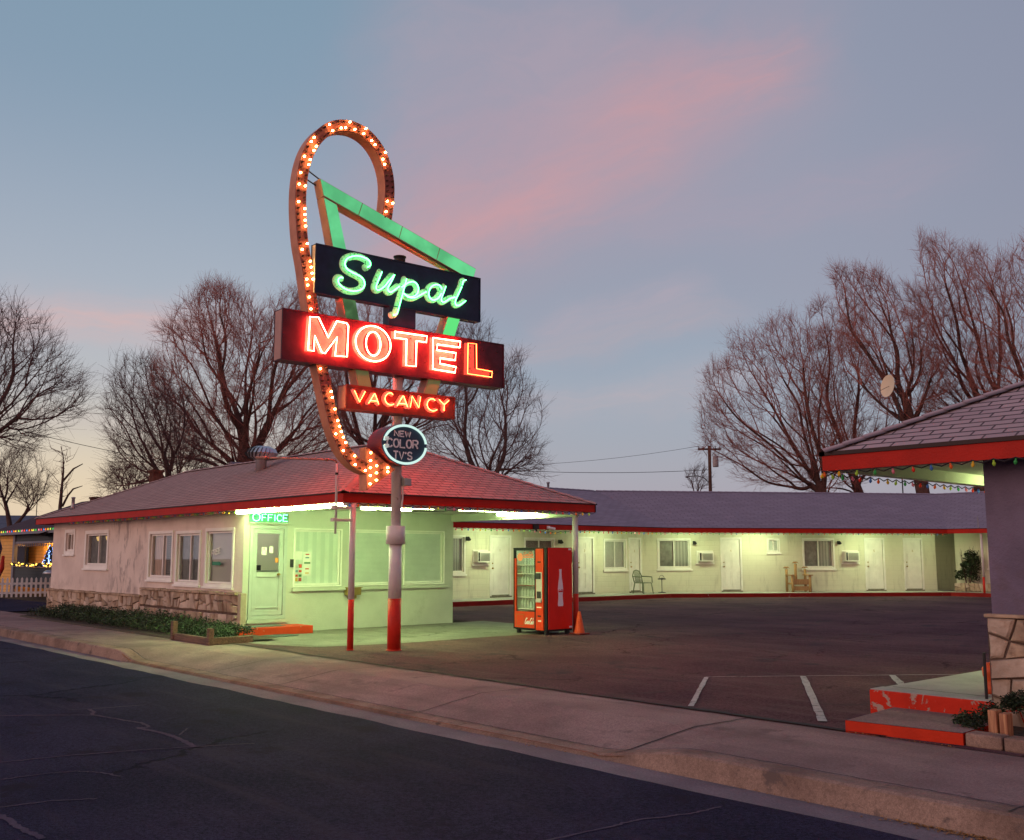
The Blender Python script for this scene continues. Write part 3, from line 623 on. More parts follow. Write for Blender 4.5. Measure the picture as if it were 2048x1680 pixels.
# ------------------------------------------------------------------ wall and window builders
def frame(P, D, N):
    P, D, N = Vector((P[0], P[1], 0)), Vector((D[0], D[1], 0)).normalized(), Vector((N[0], N[1], 0)).normalized()
    def fr(a, z, d): q = P + D * a + N * d; return (q.x, q.y, z)
    return fr
def wall(mb, fr, L, z0, z1, holes=(), reveal=.12, a_off=0.0, mi=0):
    As = sorted({0, L, *[h[0] for h in holes], *[h[1] for h in holes]}); Zs = sorted({z0, z1, *[h[2] for h in holes], *[h[3] for h in holes]})
    for a, b in zip(As, As[1:]):
        for c, d in zip(Zs, Zs[1:]):
            if any(h[0] <= a + 1e-6 and b <= h[1] + 1e-6 and h[2] <= c + 1e-6 and d <= h[3] + 1e-6 for h in holes): continue
            mb.quad(fr(a, c, 0), fr(b, c, 0), fr(b, d, 0), fr(a, d, 0), mi, [(a + a_off, c), (b + a_off, c), (b + a_off, d), (a + a_off, d)])
    for h in holes:
        a, b, c, d = h
        for p, q in (((a, c), (b, c)), ((b, c), (b, d)), ((b, d), (a, d)), ((a, d), (a, c))):
            mb.quad(fr(*p, 0), fr(*q, 0), fr(*q, -reveal), fr(*p, -reveal), mi, [(0, 0), (.1, 0), (.1, .1), (0, .1)])
def rect_frame(mb, fr, a0, a1, z0, z1, w, d0, d1, mi=0):
    mb.box((a0, z0, d0), (a1, z0 + w, d1), mi, fr); mb.box((a0, z1 - w, d0), (a1, z1, d1), mi, fr)
    mb.box((a0, z0 + w, d0), (a0 + w, z1 - w, d1), mi, fr); mb.box((a1 - w, z0 + w, d0), (a1, z1 - w, d1), mi, fr)
def window(parent, fr, a0, a1, z0, z1, curtain=None, mull=True, trim=.07, sill=True, fmat=None, right=None, depth=.09, sdrop=.06, label=None, mx=.5):
    fmat = fmat or M_white
    m_ = MB(); rect_frame(m_, fr, a0 + .004, a1 - .004, z0 + .004, z1 - .004, .04, -.07, -.03)
    am = a0 + (a1 - a0) * mx
    if mull: m_.box((am - .02, z0 + .044, -.068), (am + .02, z1 - .044, -.026), 0, fr)
    w = build(m_, 'window', fmat, parent)
    if label: w['label'] = label
    if trim:
        t = MB(); rect_frame(t, fr, a0 - trim, a1 + trim, z0 - trim, z1 + trim, trim - .002, -.005, .022); build(t, 'window_trim', fmat, w)
    if sill:
        t = MB(); t.box((a0 - trim - .04, z0 - trim - sdrop, .0), (a1 + trim + .04, z0 - trim + .004, .055), 0, fr); build(t, 'sill', fmat, w)
    g = MB(); g.box((a0 + .04, z0 + .04, -.055), (a1 - .04, z1 - .04, -.05), 0, fr); build(g, 'pane', M_glass, w)
    c = MB(); c.box((a0 + .02, z0 + .02, -depth - .03), (am if right else a1 - .02, z1 - .02, -depth - .02), 0, fr)
    if right: c.box((am, z0 + .02, -depth - .034), (a1 - .02, z1 - .02, -depth - .024), 1, fr)
    build(c, 'curtain', [curtain or M_curtd, right] if right else (curtain or M_curtd), w)
    return w
def panel_door(parent, fr, a0, a1, z0, z1, num=None, knob_left=True, mt=None):
    mt = mt or M_white
    m_ = MB(); m_.box((a0 + .03, z0 + .02, -.07), (a1 - .03, z1 - .03, -.03), 0, fr)
    W_ = a1 - a0; c0 = a0 + .03 + W_ * .12; c1 = a0 + W_ * .47; c2 = a0 + W_ * .53; c3 = a1 - .03 - W_ * .12; H = z1 - z0
    for (x, y) in ((c0, c1), (c2, c3)):
        for (q, r_) in ((.08, .36), (.42, .72), (.79, .92)):
            rect_frame(m_, fr, x, y, z0 + H * q, z0 + H * r_, .016, -.03, -.020)
            m_.box((x + .035, z0 + H * q + .035, -.03), (y - .035, z0 + H * r_ - .035, -.022), 0, fr)
    d = build(m_, 'door', mt, parent)
    f = MB(); rect = (a0 - .05, a1 + .05)
    f.box((rect[0], z0 - .02, -.01), (a0 + .028, z1 + .05, .025), 0, fr); f.box((a1 - .028, z0 - .02, -.01), (rect[1], z1 + .05, .025), 0, fr)
    f.box((a0 + .028, z1 - .028, -.01), (a1 - .028, z1 + .05, .025), 0, fr); build(f, 'door_frame', mt, d)
    t = MB(); t.box((a0 - .03, z0 - .07, -.02), (a1 + .03, z0 - .02, .07), 0, fr); t.box((a0 + .03, z0 - .02, -.06), (a1 - .03, z0 + .02, .0), 0, fr); build(t, 'threshold', M_sill, d)
    k = MB(); x = a0 + .10 if knob_left else a1 - .10
    k.tube([fr(x, z0 + .95, -.03), fr(x, z0 + .95, .03)], .028, 8); k.tube([fr(x, z0 + 1.12, -.03), fr(x, z0 + 1.12, .0)], .024, 8)
    build(k, 'handle', M_brass, d)
    if num:
        n_ = MB(); cx = (a0 + a1) / 2; letters(n_, num, cx - .03, cx + .03, z0 + H * .745, z0 + H * .785, .012, fr, -.03, -.024); build(n_, 'door_number', M_brass, d)
    return d
M_sill = mat('threshold', (.20, .18, .14), .6, .2, 8)
M_brass = mat('brass', (.42, .30, .10), .35, .1, metal=.8)

def split_poly(poly, target, rg, aspect=1.0, out=None):
    """recursive slanted cuts: irregular flagstones"""
    if out is None: out = []
    xs_ = [p[0] for p in poly]; ys_ = [p[1] for p in poly]; w = (max(xs_) - min(xs_)); h = (max(ys_) - min(ys_))
    A = abs(sum(poly[i][0] * poly[(i + 1) % len(poly)][1] - poly[(i + 1) % len(poly)][0] * poly[i][1] for i in range(len(poly)))) / 2
    if A < target * rg.uniform(.6, 1.7): out.append(poly); return out
    cx = min(xs_) + w * rg.uniform(.36, .64); cy = min(ys_) + h * rg.uniform(.36, .64)
    ang = (math.pi / 2 if w * aspect > h else 0) + rg.uniform(-.38, .38)
    nx, ny = -math.sin(ang), math.cos(ang); A_, B_ = [], []
    for i in range(len(poly)):
        p, q = poly[i], poly[(i + 1) % len(poly)]
        dp = (p[0] - cx) * nx + (p[1] - cy) * ny; dq = (q[0] - cx) * nx + (q[1] - cy) * ny
        (A_ if dp >= 0 else B_).append(p)
        if dp * dq < 0:
            t = dp / (dp - dq); r_ = (p[0] + (q[0] - p[0]) * t, p[1] + (q[1] - p[1]) * t); A_.append(r_); B_.append(r_)
    for s_ in (A_, B_):
        if len(s_) >= 3: split_poly(s_, target, rg, aspect, out)
    return out
def stones(mb, polys, fr, d0, thick, rg, gap=.012, mats=2):
    for poly in polys:
        n = len(poly); cx = sum(p[0] for p in poly) / n; cy = sum(p[1] for p in poly) / n
        R_ = min(math.hypot(p[0] - cx, p[1] - cy) for p in poly)
        if R_ < .03: continue
        # round the corners a little: insert jittered midpoints
        pp = []
        for i in range(n):
            a, b = poly[i], poly[(i + 1) % n]
            pp.append(a); 
            if math.hypot(a[0] - b[0], a[1] - b[1]) > .12:
                pp.append(((a[0] + b[0]) / 2 + rg.uniform(-.008, .008), (a[1] + b[1]) / 2 + rg.uniform(-.008, .008)))
        n = len(pp); sh = lambda p, k: (cx + (p[0] - cx) * k, cy + (p[1] - cy) * k)
        k1 = 1 - gap / max(R_, .06); k2 = k1 - .022 / max(R_, .06)
        t = thick * rg.uniform(.6, 1.25); tx, ty = rg.uniform(-.12, .12), rg.uniform(-.12, .12)
        ring = [[fr(*sh(p, k1), d0) for p in pp], [fr(*sh(p, k1), d0 + t * .55) for p in pp],
                [fr(*sh(p, k2), d0 + t + (p[0] - cx) * tx + (p[1] - cy) * ty + rg.uniform(-.006, .006)) for p in pp]]
        vs = sum(ring, []) + [fr(cx, cy, d0 + t + rg.uniform(.0, .012))]
        fs = [(r_ * n + i, r_ * n + (i + 1) % n, (r_ + 1) * n + (i + 1) % n, (r_ + 1) * n + i) for r_ in (0, 1) for i in range(n)]
        fs += [(2 * n + i, 2 * n + (i + 1) % n, 3 * n) for i in range(n)]
        mb.add(vs, fs, rg.randrange(mats))
def slope_quad(mb, e0, e1, r1, r0, mi=0):
    """roof face: eave e0-e1, ridge r0-r1, UV in metres"""
    e0, e1, r0, r1 = map(Vector, (e0, e1, r0, r1)); U = (e1 - e0).normalized(); nn = U.cross(r0 - e0 if (r0 - e0).length > .01 else r1 - e0); V = nn.cross(U).normalized()
    pts = [e0, e1, r1, r0] if (r1 - r0).length > .01 else [e0, e1, r1]
    mb.add(pts, [tuple(range(len(pts)))], mi, [[((p - e0).dot(U), (p - e0).dot(V)) for p in pts]])
def ridge_caps(mb, a, b, w=.15, step=.28, up=.02):
    a, b = Vector(a), Vector(b); d = (b - a).normalized(); s_ = d.cross(Vector((0, 0, 1))).normalized(); L = (b - a).length; n = int(L / step)
    for i in range(n):
        p = a + d * (i * step); q = a + d * ((i + 1) * step + .03); h0, h1 = up + .012, up
        for sg in (1, -1):
            dn = Vector((0, 0, -w * .38))
            P4 = [p + Vector((0, 0, h0)), q + Vector((0, 0, h1)), q + s_ * sg * w + dn + Vector((0, 0, h1)), p + s_ * sg * w + dn + Vector((0, 0, h0))]
            mb.add(P4, [(0, 1, 2, 3)], 0, [[(0, .1), (.1, .1), (.1, .12), (0, .12)]])

# ------------------------------------------------------------------ motel office
OFF = thing('motel_office', 'low motel office with hipped shingle roof, red fascia, stone skirt and a lit green-white front', 'motel office', (-19.45, 9.8, 0))
frS = frame((-31.6, 9.8), (1, 0), (0, -1)); LS = 12.15        # street wall
frF = frame((-19.45, 9.8), (0, 1), (1, 0)); LF = 5.5          # front wall under the canopy
sw_h = [(1.17, 1.83, 1.74, 2.25), (2.85, 4.43, 1.36, 2.19), (7.27, 8.57, 1.10, 2.12), (8.87, 10.05, 1.02, 2.10), (10.42, 11.66, 1.01, 2.13)]
fw_h = [(.13, 1.0, .29, 2.24), (1.19, 2.33, .97, 2.16), (2.60, 3.88, .97, 2.16), (4.06, 5.20, .97, 2.16)]
mb = MB(); wall(mb, frS, LS, 0, 2.62, sw_h, .14); build(mb, 'street_wall', M_stucco, OFF)
mb = MB(); wall(mb, frF, LF, 0, 2.62, fw_h, .12); build(mb, 'front_wall', M_greenwall, OFF)
mb = MB(); mb.quad((-31.6, 9.8, 0), (-31.6, 15.3, 0), (-31.6, 15.3, 2.62), (-31.6, 9.8, 2.62)); mb.quad((-31.6, 15.3, 0), (-19.45, 15.3, 0), (-19.45, 15.3, 2.62), (-31.6, 15.3, 2.62))
build(mb, 'rear_wall', M_greenwall, OFF)
EX0, EX1, EY0, EY1, EZ = -31.95, -15.0, 9.38, 15.66, 2.70
RX0, RX1, RY, RZ = -28.6, -18.1, 12.52, 4.06
mb = MB()
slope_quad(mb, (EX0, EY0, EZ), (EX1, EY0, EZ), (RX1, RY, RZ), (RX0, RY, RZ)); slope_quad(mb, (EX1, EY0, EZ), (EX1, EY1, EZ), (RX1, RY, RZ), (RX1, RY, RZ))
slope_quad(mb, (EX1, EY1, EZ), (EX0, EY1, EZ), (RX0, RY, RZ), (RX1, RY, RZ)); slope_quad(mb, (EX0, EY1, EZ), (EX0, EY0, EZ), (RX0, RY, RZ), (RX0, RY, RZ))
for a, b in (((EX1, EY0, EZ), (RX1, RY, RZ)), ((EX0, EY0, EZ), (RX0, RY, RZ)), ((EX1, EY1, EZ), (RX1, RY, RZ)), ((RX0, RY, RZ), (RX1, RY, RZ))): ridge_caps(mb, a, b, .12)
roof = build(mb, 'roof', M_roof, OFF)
mb = MB(); mb.prism([(-.9, 0), (.9, 0), (0, .42)], lambda a, b, d: (-26.6 + a, 12.9 + d, 3.82 + b), 0, 2.2); build(mb, 'roof_cricket', M_roofw, roof)
mb = MB()
def fascia_run(mb, z0, z1, pts, t=.035, mi=0):
    for a, b in zip(pts, pts[1:]):
        a, b = Vector((*a, 0)), Vector((*b, 0)); d = (b - a).normalized(); n_ = Vector((d.y, -d.x, 0))
        fr = lambda x, y, z: tuple(a + d * x + n_ * y + Vector((0, 0, z)))
        mb.box((0, -t, z0), ((b - a).length, 0, z1), mi, fr)
fascia_run(mb, 2.52, 2.675, [(EX0, EY0), (EX1 - .001, EY0)]); build(mb, 'fascia', M_red, OFF)
mb = MB(); fascia_run(mb, 2.52, 2.675, [(EX1, EY0 + .001), (EX1, EY1)]); build(mb, 'fascia', M_red, OFF)
mb = MB(); fascia_run(mb, 2.52, 2.675, [(EX1, EY1), (EX0, EY1), (EX0, EY0)]); build(mb, 'fascia', M_red, OFF)
mb = MB(); fascia_run(mb, 2.677, 2.702, [(EX0 - .02, EY0 - .02), (EX1 + .02, EY0 - .02), (EX1 + .02, EY1 + .02), (EX0 - .02, EY1 + .02)], .06); build(mb, 'drip_edge', M_drip, OFF)
mb = MB(); mb.quad((EX0 + .04, EY0 + .04, 2.60), (EX1 - .04, EY0 + .04, 2.60), (EX1 - .04, EY1 - .04, 2.60), (EX0 + .04, EY1 - .04, 2.60)); build(mb, 'soffit', M_white, OFF)
mb = MB(); mb.box((-19.4, 15.2, 2.42), (-15.2, 15.34, 2.59)); build(mb, 'canopy_beam', M_greenwall, OFF)
mb = MB(); mb.box((-15.13, 9.46, 2.46), (-15.04, 15.3, 2.59)); build(mb, 'canopy_beam', M_pinkpost, OFF)
# windows of the street wall
sl = [None, 'window with a warm lamp glow at its top', None, None, 'wide pane beside the corner with a white notice']
for k, h in enumerate(sw_h):
    w = window(OFF, frS, *h, curtain=[M_curtx, M_curtd, M_curtx, M_curtd, striped('dim blind', (.75, .76, .66), (.42, .44, .38), .028, 2, .5, .78, .12, True)][k], mull=k < 4, right=[None, None, striped('slat blind', (.30, .28, .25), (.08, .08, .08), .05, 2, .5, .55), M_curtd, None][k],
        trim=.10 if k < 2 else .07, sill=True, label=sl[k], depth=.10, mx=.55 if k != 0 else .5, sdrop=.04)
    if k == 1:
        for cx in (3.45, 4.15):
            t = MB(); t.prism([(cx + .16 * math.cos(a * math.pi / 8), 2.12 - .12 * math.sin(a * math.pi / 8)) for a in range(9)], frS, -.116, -.10)
            build(t, 'lamp_shade', emit('warm lamp', (1, .62, .22), 1.3), w)
    if k == 4:
        t = MB(); letters(t, 'FREE', 10.55, 10.98, 1.58, 1.70, .022, lambda a, z, d: frS(a, z + (a - 10.5) * .18, d), -.05, -.046); build(t, 'window_lettering', M_white, w)
        t = MB(); t.box((10.60, 1.40, -.05), (11.0, 1.475, -.046), 0, frS); build(t, 'notice', mat('green notice', (.05, .22, .14)), w)
# front: door and three windows, sill
d_ = fw_h[0]
mb = MB(); rect_frame(mb, frF, .135, .995, .295, 2.235, .07, -.06, .02)
rect_frame(mb, frF, .215, .915, .375, 2.155, .09, -.05, .0)
mb.box((.305, 1.16, -.05), (.825, 1.26, .0), 0, frF); mb.box((.305, .46, -.05), (.825, 1.16, -.02), 0, frF)
mb.box((.305, .52, -.02), (.825, .545, .004), 0, frF)
door = build(mb, 'office_door', mat('screen door enamel', (.42, .45, .43), .45, .04, 6), OFF, bevel=.004)
mb = MB(); mb.box((.305, 1.26, -.035), (.825, 2.065, -.03), 0, frF); build(mb, 'door_pane', M_glass, door)
mb = MB(); mb.tube([frF(.80, 1.21, 0), frF(.80, 1.21, .05)], .022, 8); mb.lathe([(.001, 0), (.035, .01), (.038, .03), (.02, .05)], frF(.80, 1.19, .05), 10); build(mb, 'handle', M_brass, door)
mb = MB(); mb.box((.60, 1.66, -.028), (.69, 1.80, -.024), 0, frF); mb.box((.42, 1.62, -.028), (.54, 1.78, -.024), 0, frF); build(mb, 'paper_notice', M_white, door)
mb = MB(); mb.box((.745, 1.46, -.028), (.815, 1.56, -.024), 0, frF); build(mb, 'notice', mat('orange notice', (.75, .28, .08)), door)
# small lobby seen through the door glass
mb = MB(); mb.box((.19, .2, -1.6), (3.0, 2.5, -1.58), 0, frF); mb.box((.165, .2, -1.6), (.19, 2.5, -.13), 0, frF); mb.box((3.0, .2, -1.6), (3.02, 2.5, -.13), 0, frF); mb.box((.19, 2.48, -1.6), (3.0, 2.5, -.13), 0, frF); lob = build(mb, 'lobby_wall', mat('lobby cream', (.62, .60, .50), .8), OFF)
mb = MB(); mb.box((.35, 1.45, -1.575), (.95, 2.2, -1.55), 0, frF); build(mb, 'notice_board', mat('board grey', (.10, .12, .11), .7, .3, 20), lob)
mb = MB(); mb.box((.2, .25, -1.3), (2.2, 1.28, -1.0), 0, frF); build(mb, 'counter', mat('counter', (.35, .38, .33), .6), lob)
mb = MB(); mb.box((.35, 1.285, -1.1), (.62, 1.36, -1.02), 0, frF); mb.box((.7, 1.285, -1.12), (.95, 1.40, -1.04), 0, frF); build(mb, 'desk_items', M_dark, lob)
mb = MB(); mb.box((.5, 2.44, -1.1), (1.8, 2.475, -.7), 0, frF); build(mb, 'ceiling_lamp', emit('lobby lamp', (.95, 1.0, .72), 6.0), lob)
mb = MB(); mb.box((.09, 2.27, 0), (1.05, 2.30, .05), 0, frF); build(mb, 'door_casing', M_greenwall, OFF)
mb = MB(); mb.box((.10, .22, 0), (1.04, .29, .05), 0, frF); build(mb, 'door_sill', M_greenwall, OFF)
for k, h in enumerate(fw_h[1:]):
    w = window(OFF, frF, *h, curtain=[M_sheer, M_blind, M_blind][k], mull=False, trim=.03, sill=False, depth=.035, fmat=M_white)
    if k == 1: t = MB(); t.box((h[0] + .05, h[2] + .05, -.0600), (h[1] - .05, h[2] + .50, -.0560), 0, frF); build(t, 'lower_screen', mat('grey green screen', (.50, .58, .50), .6, .1, 3), w); t = MB(); t.box((h[0] + .05, h[2] + .04, -.0558), (h[1] - .05, h[2] + .12, -.0553), 0, frF); build(t, 'window_shelf', mat('shelf dark', (.26, .33, .28), .6, .2, 5), w)
    if k == 0: t = MB(); t.box((h[0] + .05, h[2] + .04, -.0600), (h[1] - .05, h[2] + .09, -.0555), 0, frF); build(t, 'window_shelf', mat('shelf dark', (.26, .33, .28), .6, .2, 5), w)
    if k == 0:
        t = MB(); cols = [(.55, .08, .05), (.6, .35, .08), (.1, .2, .1), (.5, .5, .45), (.15, .25, .3), (.45, .1, .08)]
        ms = [mat('sticker %s' % 'abcdef'[i], c, .5) for i, c in enumerate(cols)] + [M_white]
        for i in range(4):
            for j in range(2): t.box((1.235 + j * .09, 1.06 + i * .095, -.052), (1.235 + j * .09 + .07, 1.06 + i * .095 + rnd.choice((.05, .075)), -.047), rnd.randrange(6), frF)
        t.box((1.43, 1.17, -.052), (1.62, 1.68, -.0475), 6, frF); t.box((1.45, 1.43, -.047), (1.60, 1.47, -.045), 2, frF); t.box((1.235, 1.52, -.052), (1.40, 1.70, -.0475), 6, frF)
        for zz_ in (1.22, 1.31, 1.55, 1.62): t.box((1.48, zz_, -.0475), (1.57, zz_ + .025, -.045), rnd.choice((0, 1, 2, 4)), frF)
        build(t, 'window_stickers', ms, w)
mb = MB(); mb.box((1.13, .85, 0), (5.32, .93, .075), 0, frF); build(mb, 'long_sill', M_greenwall, OFF, bevel=.006)
# stone skirt
rg = random.Random(3)
mb = MB(); low = split_poly([(0, 0), (7.0, 0), (7.0, .62), (0, .62)], .085, rg, .62); hi = split_poly([(7.0, 0), (12.15, 0), (12.15, .40), (7.0, .40)], .075, rg, .62) + split_poly([(7.0, .43), (12.15, .43), (12.15, .80), (7.0, .80)], .06, rg, .8)
stones(mb, low + hi, frS, .055, .05, rg)
skirt = MB(); skirt.box((-.05, 0, .002), (6.999, .60, .06), 0, frS); skirt.box((7.001, 0, .002), (12.2, .79, .06), 0, frS)
sk = build(skirt, 'stone_skirt', M_mortar, OFF); build(mb, 'stone_facing', [M_stone, M_stone2], sk)
mb = MB()
for a in np.arange(-.05, 12.1, .42):
    z = .615 if a < 6.8 else .80
    mb.box((a, z, .0), (a + .40, z + .035 + rg.uniform(0, .02), .13 + rg.uniform(0, .02)), 0, frS)
build(mb, 'stone_cap', M_stone, sk)
mb = MB(); mb.box((12.16, 0, -.03), (12.30, .84, .10), 0, frS); build(mb, 'corner_stone', M_stone2, sk, bevel=.012)
# support posts, lower third painted red
def two_tone_post(parent, x, y, r, zr, z1, n=16):
    m_ = MB(); m_.tube([(x, y, 0), (x, y, zr)], r, n, 0); m_.tube([(x, y, zr), (x, y, z1)], r, n, 1)
    m_.lathe([(r + .012, 0), (r + .012, .01), (r + .003, .014)], (x, y, .012), n, 0)
    o = build(m_, 'support_post', [M_redpost, M_pinkpost], parent, True); return o
pst = two_tone_post(OFF, -14.99, 9.58, .055, .86, 2.50); pst['label'] = 'slim round corner post, red below and pale pink above'
pst2 = two_tone_post(OFF, -15.17, 15.2, .06, .82, 2.46)
# banner mast clamped to the corner post
MA = thing('banner_mast', 'bent steel banner pipe clamped to the canopy corner post, its arm reaching over the sidewalk', 'banner pole', (-14.96, 9.22, 1.97))
mb = MB(); mb.tube([(-14.96, 9.22, 1.97), (-14.96, 9.22, 2.9), (-14.96, 9.22, 3.18), (-14.98, 9.17, 3.23), (-15.2, 8.9, 3.24)][:3], .021, 8); build(mb, 'upright', M_pinkpost, MA, True)
mb = MB(); mb.tube([(-14.96, 9.22, 3.18), (-14.97, 9.19, 3.225), (-15.0, 9.12, 3.235), (-15.6, 8.02, 3.25)], .018, 8); mb.tube([(-15.02, 9.08, 3.235), (-15.05, 9.03, 3.236)], .026, 8); mb.tube([(-15.5, 8.2, 3.248), (-15.55, 8.1, 3.25)], .026, 8); build(mb, 'arm', M_redrust if 'M_redrust' in globals() else mat('rusted pipe', (.40, .20, .16), .6, .3, 8), MA, True)
mb = MB(); 
for z in (2.42, 2.21): mb.box((-14.985, 9.20, z - .022), (-14.945, 9.56, z + .022)); mb.box((-15.0, 9.14, z - .03), (-14.92, 9.24, z + .03))
build(mb, 'clamp', M_pinkpost, MA, bevel=.004)
mb = MB(); mb.tube([(-14.96, 9.22, 2.98), (-14.96, 9.22, 3.02)], .028, 8); build(mb, 'collar', M_dark, MA)
# fluorescent fixtures (lit)
def fixture(label, x0, x1, y0, y1, z0, z1, m_=None, name='fluorescent_fixture', group='fluorescent fixtures'):
    t = thing(name, label, 'light fixture', ((x0 + x1) / 2, (y0 + y1) / 2, z1), group)
    h = MB(); h.box((x0 - .01, y0 - .01, z1 - .012), (x1 + .01, y1 + .01, z1)); build(h, 'housing', M_white, t)
    l = MB(); l.box((x0, y0, z0), (x1, y1, z1 - .013)); build(l, 'lens', m_ or M_tubelamp, t, bevel=.01); return t
for k in range(3):
    a = -19.25 + k * 1.34; fixture(['long lit fluorescent lens under the street eave, above the office door end', 'long lit fluorescent lens in the middle of the street eave row', 'long lit fluorescent lens under the street eave, nearest the corner post'][k], a, a + 1.28, 9.50, 9.64, 2.455, 2.53)
fixture('lit fluorescent tube under the canopy front edge, left of the sign pole', -15.42, -15.34, 10.35, 11.62, 2.47, 2.54)
fixture('lit fluorescent tube under the canopy front edge, between sign pole and vending machine', -15.42, -15.34, 12.25, 13.5, 2.47, 2.54)
fixture('lit fluorescent tube under the far canopy edge above the vending machine', -17.4, -16.1, 14.92, 15.0, 2.50, 2.57)
fixture('lit fluorescent tube under the canopy ceiling in front of the office windows', -17.4, -17.3, 11.3, 12.5, 2.53, 2.59)
# red step, mats, mailbox, doorbell
st = MB(); st.box((-19.43, 9.42, .012), (-18.76, 11.08, .17)); o = build(st, 'door_step', chipped('red step paint', (.55, .05, .015), (.35, .2, .15), 9, .64, .7), None, bevel=.01); tag(o, 'low red painted step below the office door', 'step')
st = MB(); st.box((-19.38, 9.62, .171), (-18.95, 10.55, .182)); o = build(st, 'door_mat', mat('grey mat', (.12, .14, .13), .95, .2, 30), None); tag(o, 'grey rectangular mat on the red office step', 'mat')
st = MB(); st.lathe([(.001, 0), (.44, 0), (.44, .012), (.40, .016), (.001, .016)], (0, 0, 0), 28); st.v = [(-18.52 + x * .6, 10.15 + y * 1.0, .013 + z) for x, y, z in st.v]
o = build(st, 'round_mat', mat('dark mat', (.07, .085, .08), .95, .2, 30), None); tag(o, 'dark oval mat on the pavement in front of the red step', 'mat')
t = thing('letter_box', 'small brass letter box on the green wall under the office sill', 'letter box', (-19.37, 12.42, .65))
mb = MB(); mb.box((-19.445, 12.24, .74), (-19.30, 12.60, .90)); mb.box((-19.445, 12.32, .66), (-19.36, 12.52, .74)); build(mb, 'box', M_brass, t, bevel=.008); mb = MB(); mb.box((-19.46, 12.22, .90), (-19.28, 12.62, .915)); build(mb, 'lid', M_brass, t)
mb = MB(); mb.box((-19.448, 10.88, 1.36), (-19.43, 10.96, 1.53)); mb.box((-19.43, 10.90, 1.40), (-19.425, 10.94, 1.49)); o = build(mb, 'door_buzzer', [M_dark], None); tag(o, 'small dark buzzer plate between office door and first window', 'buzzer')
# OFFICE neon
on = thing('office_neon_sign', 'green neon OFFICE lettering glowing above the office door', 'neon sign', (-19.40, 10.33, 2.30))
mb = MB(); mb.box((.10, 2.305, .004), (1.0, 2.50, .03), 0, frF); build(mb, 'backing', mat('green panel', (.10, .30, .17), .5), on)
frO = lambda a, z, d: frF(a, z, d)
mb = MB(); letters(mb, 'O', .15, .31, 2.325, 2.48, .01, frO, 0, .07, tube=.009); letters(mb, 'FFICE', .36, .95, 2.33, 2.465, .01, frO, 0, .07, .42, tube=.007); build(mb, 'neon_tube', emit('office neon', (.18, 1.0, .42), 9.0), on, True)
for a in (.2, .45, .7, .9): mb = MB(); mb.tube([frF(a, 2.42, .03), frF(a, 2.42, .07)], .008, 6); build(mb, 'tube_support', M_dark, on)

# turbine vent, pipe vent
tv = thing('turbine_vent', 'round spinning turbine vent with thin vanes on the office roof', 'roof vent', (-22.27, 11.6, 3.66))
mb = MB(); mb.lathe([(.13, -.25), (.13, .22), (.15, .24)], (-22.27, 11.6, 3.66), 16); build(mb, 'collar', M_galv, tv, True)
mb = MB(); mb.lathe([(.16, .235), (.30, .30), (.345, .40), (.30, .50), (.17, .56), (.01, .575)], (-22.27, 11.6, 3.66), 24); build(mb, 'dome', mat('turbine core', (.16, .16, .17), .4, metal=.7), tv, True)
mb = MB()
for k in range(22):
    a = k / 22 * 2 * math.pi; P_ = []
    for r_, z, tw in ((.17, .235, 0), (.315, .30, .10), (.365, .40, .2), (.315, .50, .3), (.18, .565, .42)): P_.append(Vector((-22.27 + r_ * math.cos(a + tw), 11.6 + r_ * math.sin(a + tw), 3.66 + z)))
    for p, q in zip(P_, P_[1:]): 
        n_ = Vector((p.x + 22.27, p.y - 11.6, 0)).normalized() * .022; s_ = Vector((-n_.y, n_.x, 0)) * 1.6
        mb.quad(p - s_, p + s_ + n_, q + s_ + n_, q - s_)
build(mb, 'vanes', M_galv, tv)
mb = MB(); mb.lathe([(.10, -.08), (.05, .10), (.045, .30), (.06, .31), (.06, .34), (.02, .35)], (-30.5, 9.95, 2.95), 12); mb.v = [(x, y, z) for x, y, z in mb.v]; o = build(mb, 'vent_pipe', M_grey, None, True); tag(o, 'thin grey vent pipe on the far left of the office roof', 'vent pipe')
# ------------------------------------------------------------------ room wing: three runs around the lot
WNG = thing('motel_wing', 'long low room wing bending around the back of the lot under one grey roof', 'motel wing', (-27.3, 31.34, 0))
def isect(p, d, q, e):
    den = d[0] * e[1] - d[1] * e[0]; t = ((q[0] - p[0]) * e[1] - (q[1] - p[1]) * e[0]) / den; return (p[0] + d[0] * t, p[1] + d[1] * t)
K0 = (-25.45, 30.7); dB = (.5453, .8382); nB = (.8382, -.5453); K1 = (K0[0] + dB[0] * 11.6, K0[1] + dB[1] * 11.6)
dA, nA, dC, nC = (0, 1), (1, 0), (1, 0), (0, -1)
def off(o):   # corner points of the three-run line set back by o
    a0 = (K0[0] - o, 16.0); pB = (K0[0] - nB[0] * o, K0[1] - nB[1] * o)
    j = isect(a0, dA, pB, dB); k = isect(pB, dB, (K1[0], K1[1] + o), dC); return [a0, j, k, (-8.0, K1[1] + o)]
eav, rdg, bak, wl = off(0), off(5.5), off(11.0), off(1.9)
mb = MB(); v3 = lambda p, z: (p[0], p[1], z)
for i in range(3):
    slope_quad(mb, v3(eav[i], 2.685), v3(eav[i + 1], 2.685), v3(rdg[i + 1], 4.45), v3(rdg[i], 4.45)); slope_quad(mb, v3(bak[i + 1], 2.685), v3(bak[i], 2.685), v3(rdg[i], 4.45), v3(rdg[i + 1], 4.45))
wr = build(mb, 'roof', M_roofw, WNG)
mb = MB()
for i in range(3): ridge_caps(mb, v3(rdg[i], 4.45), v3(rdg[i + 1], 4.45), .14, .33)
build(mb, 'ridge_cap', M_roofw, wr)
mb = MB()
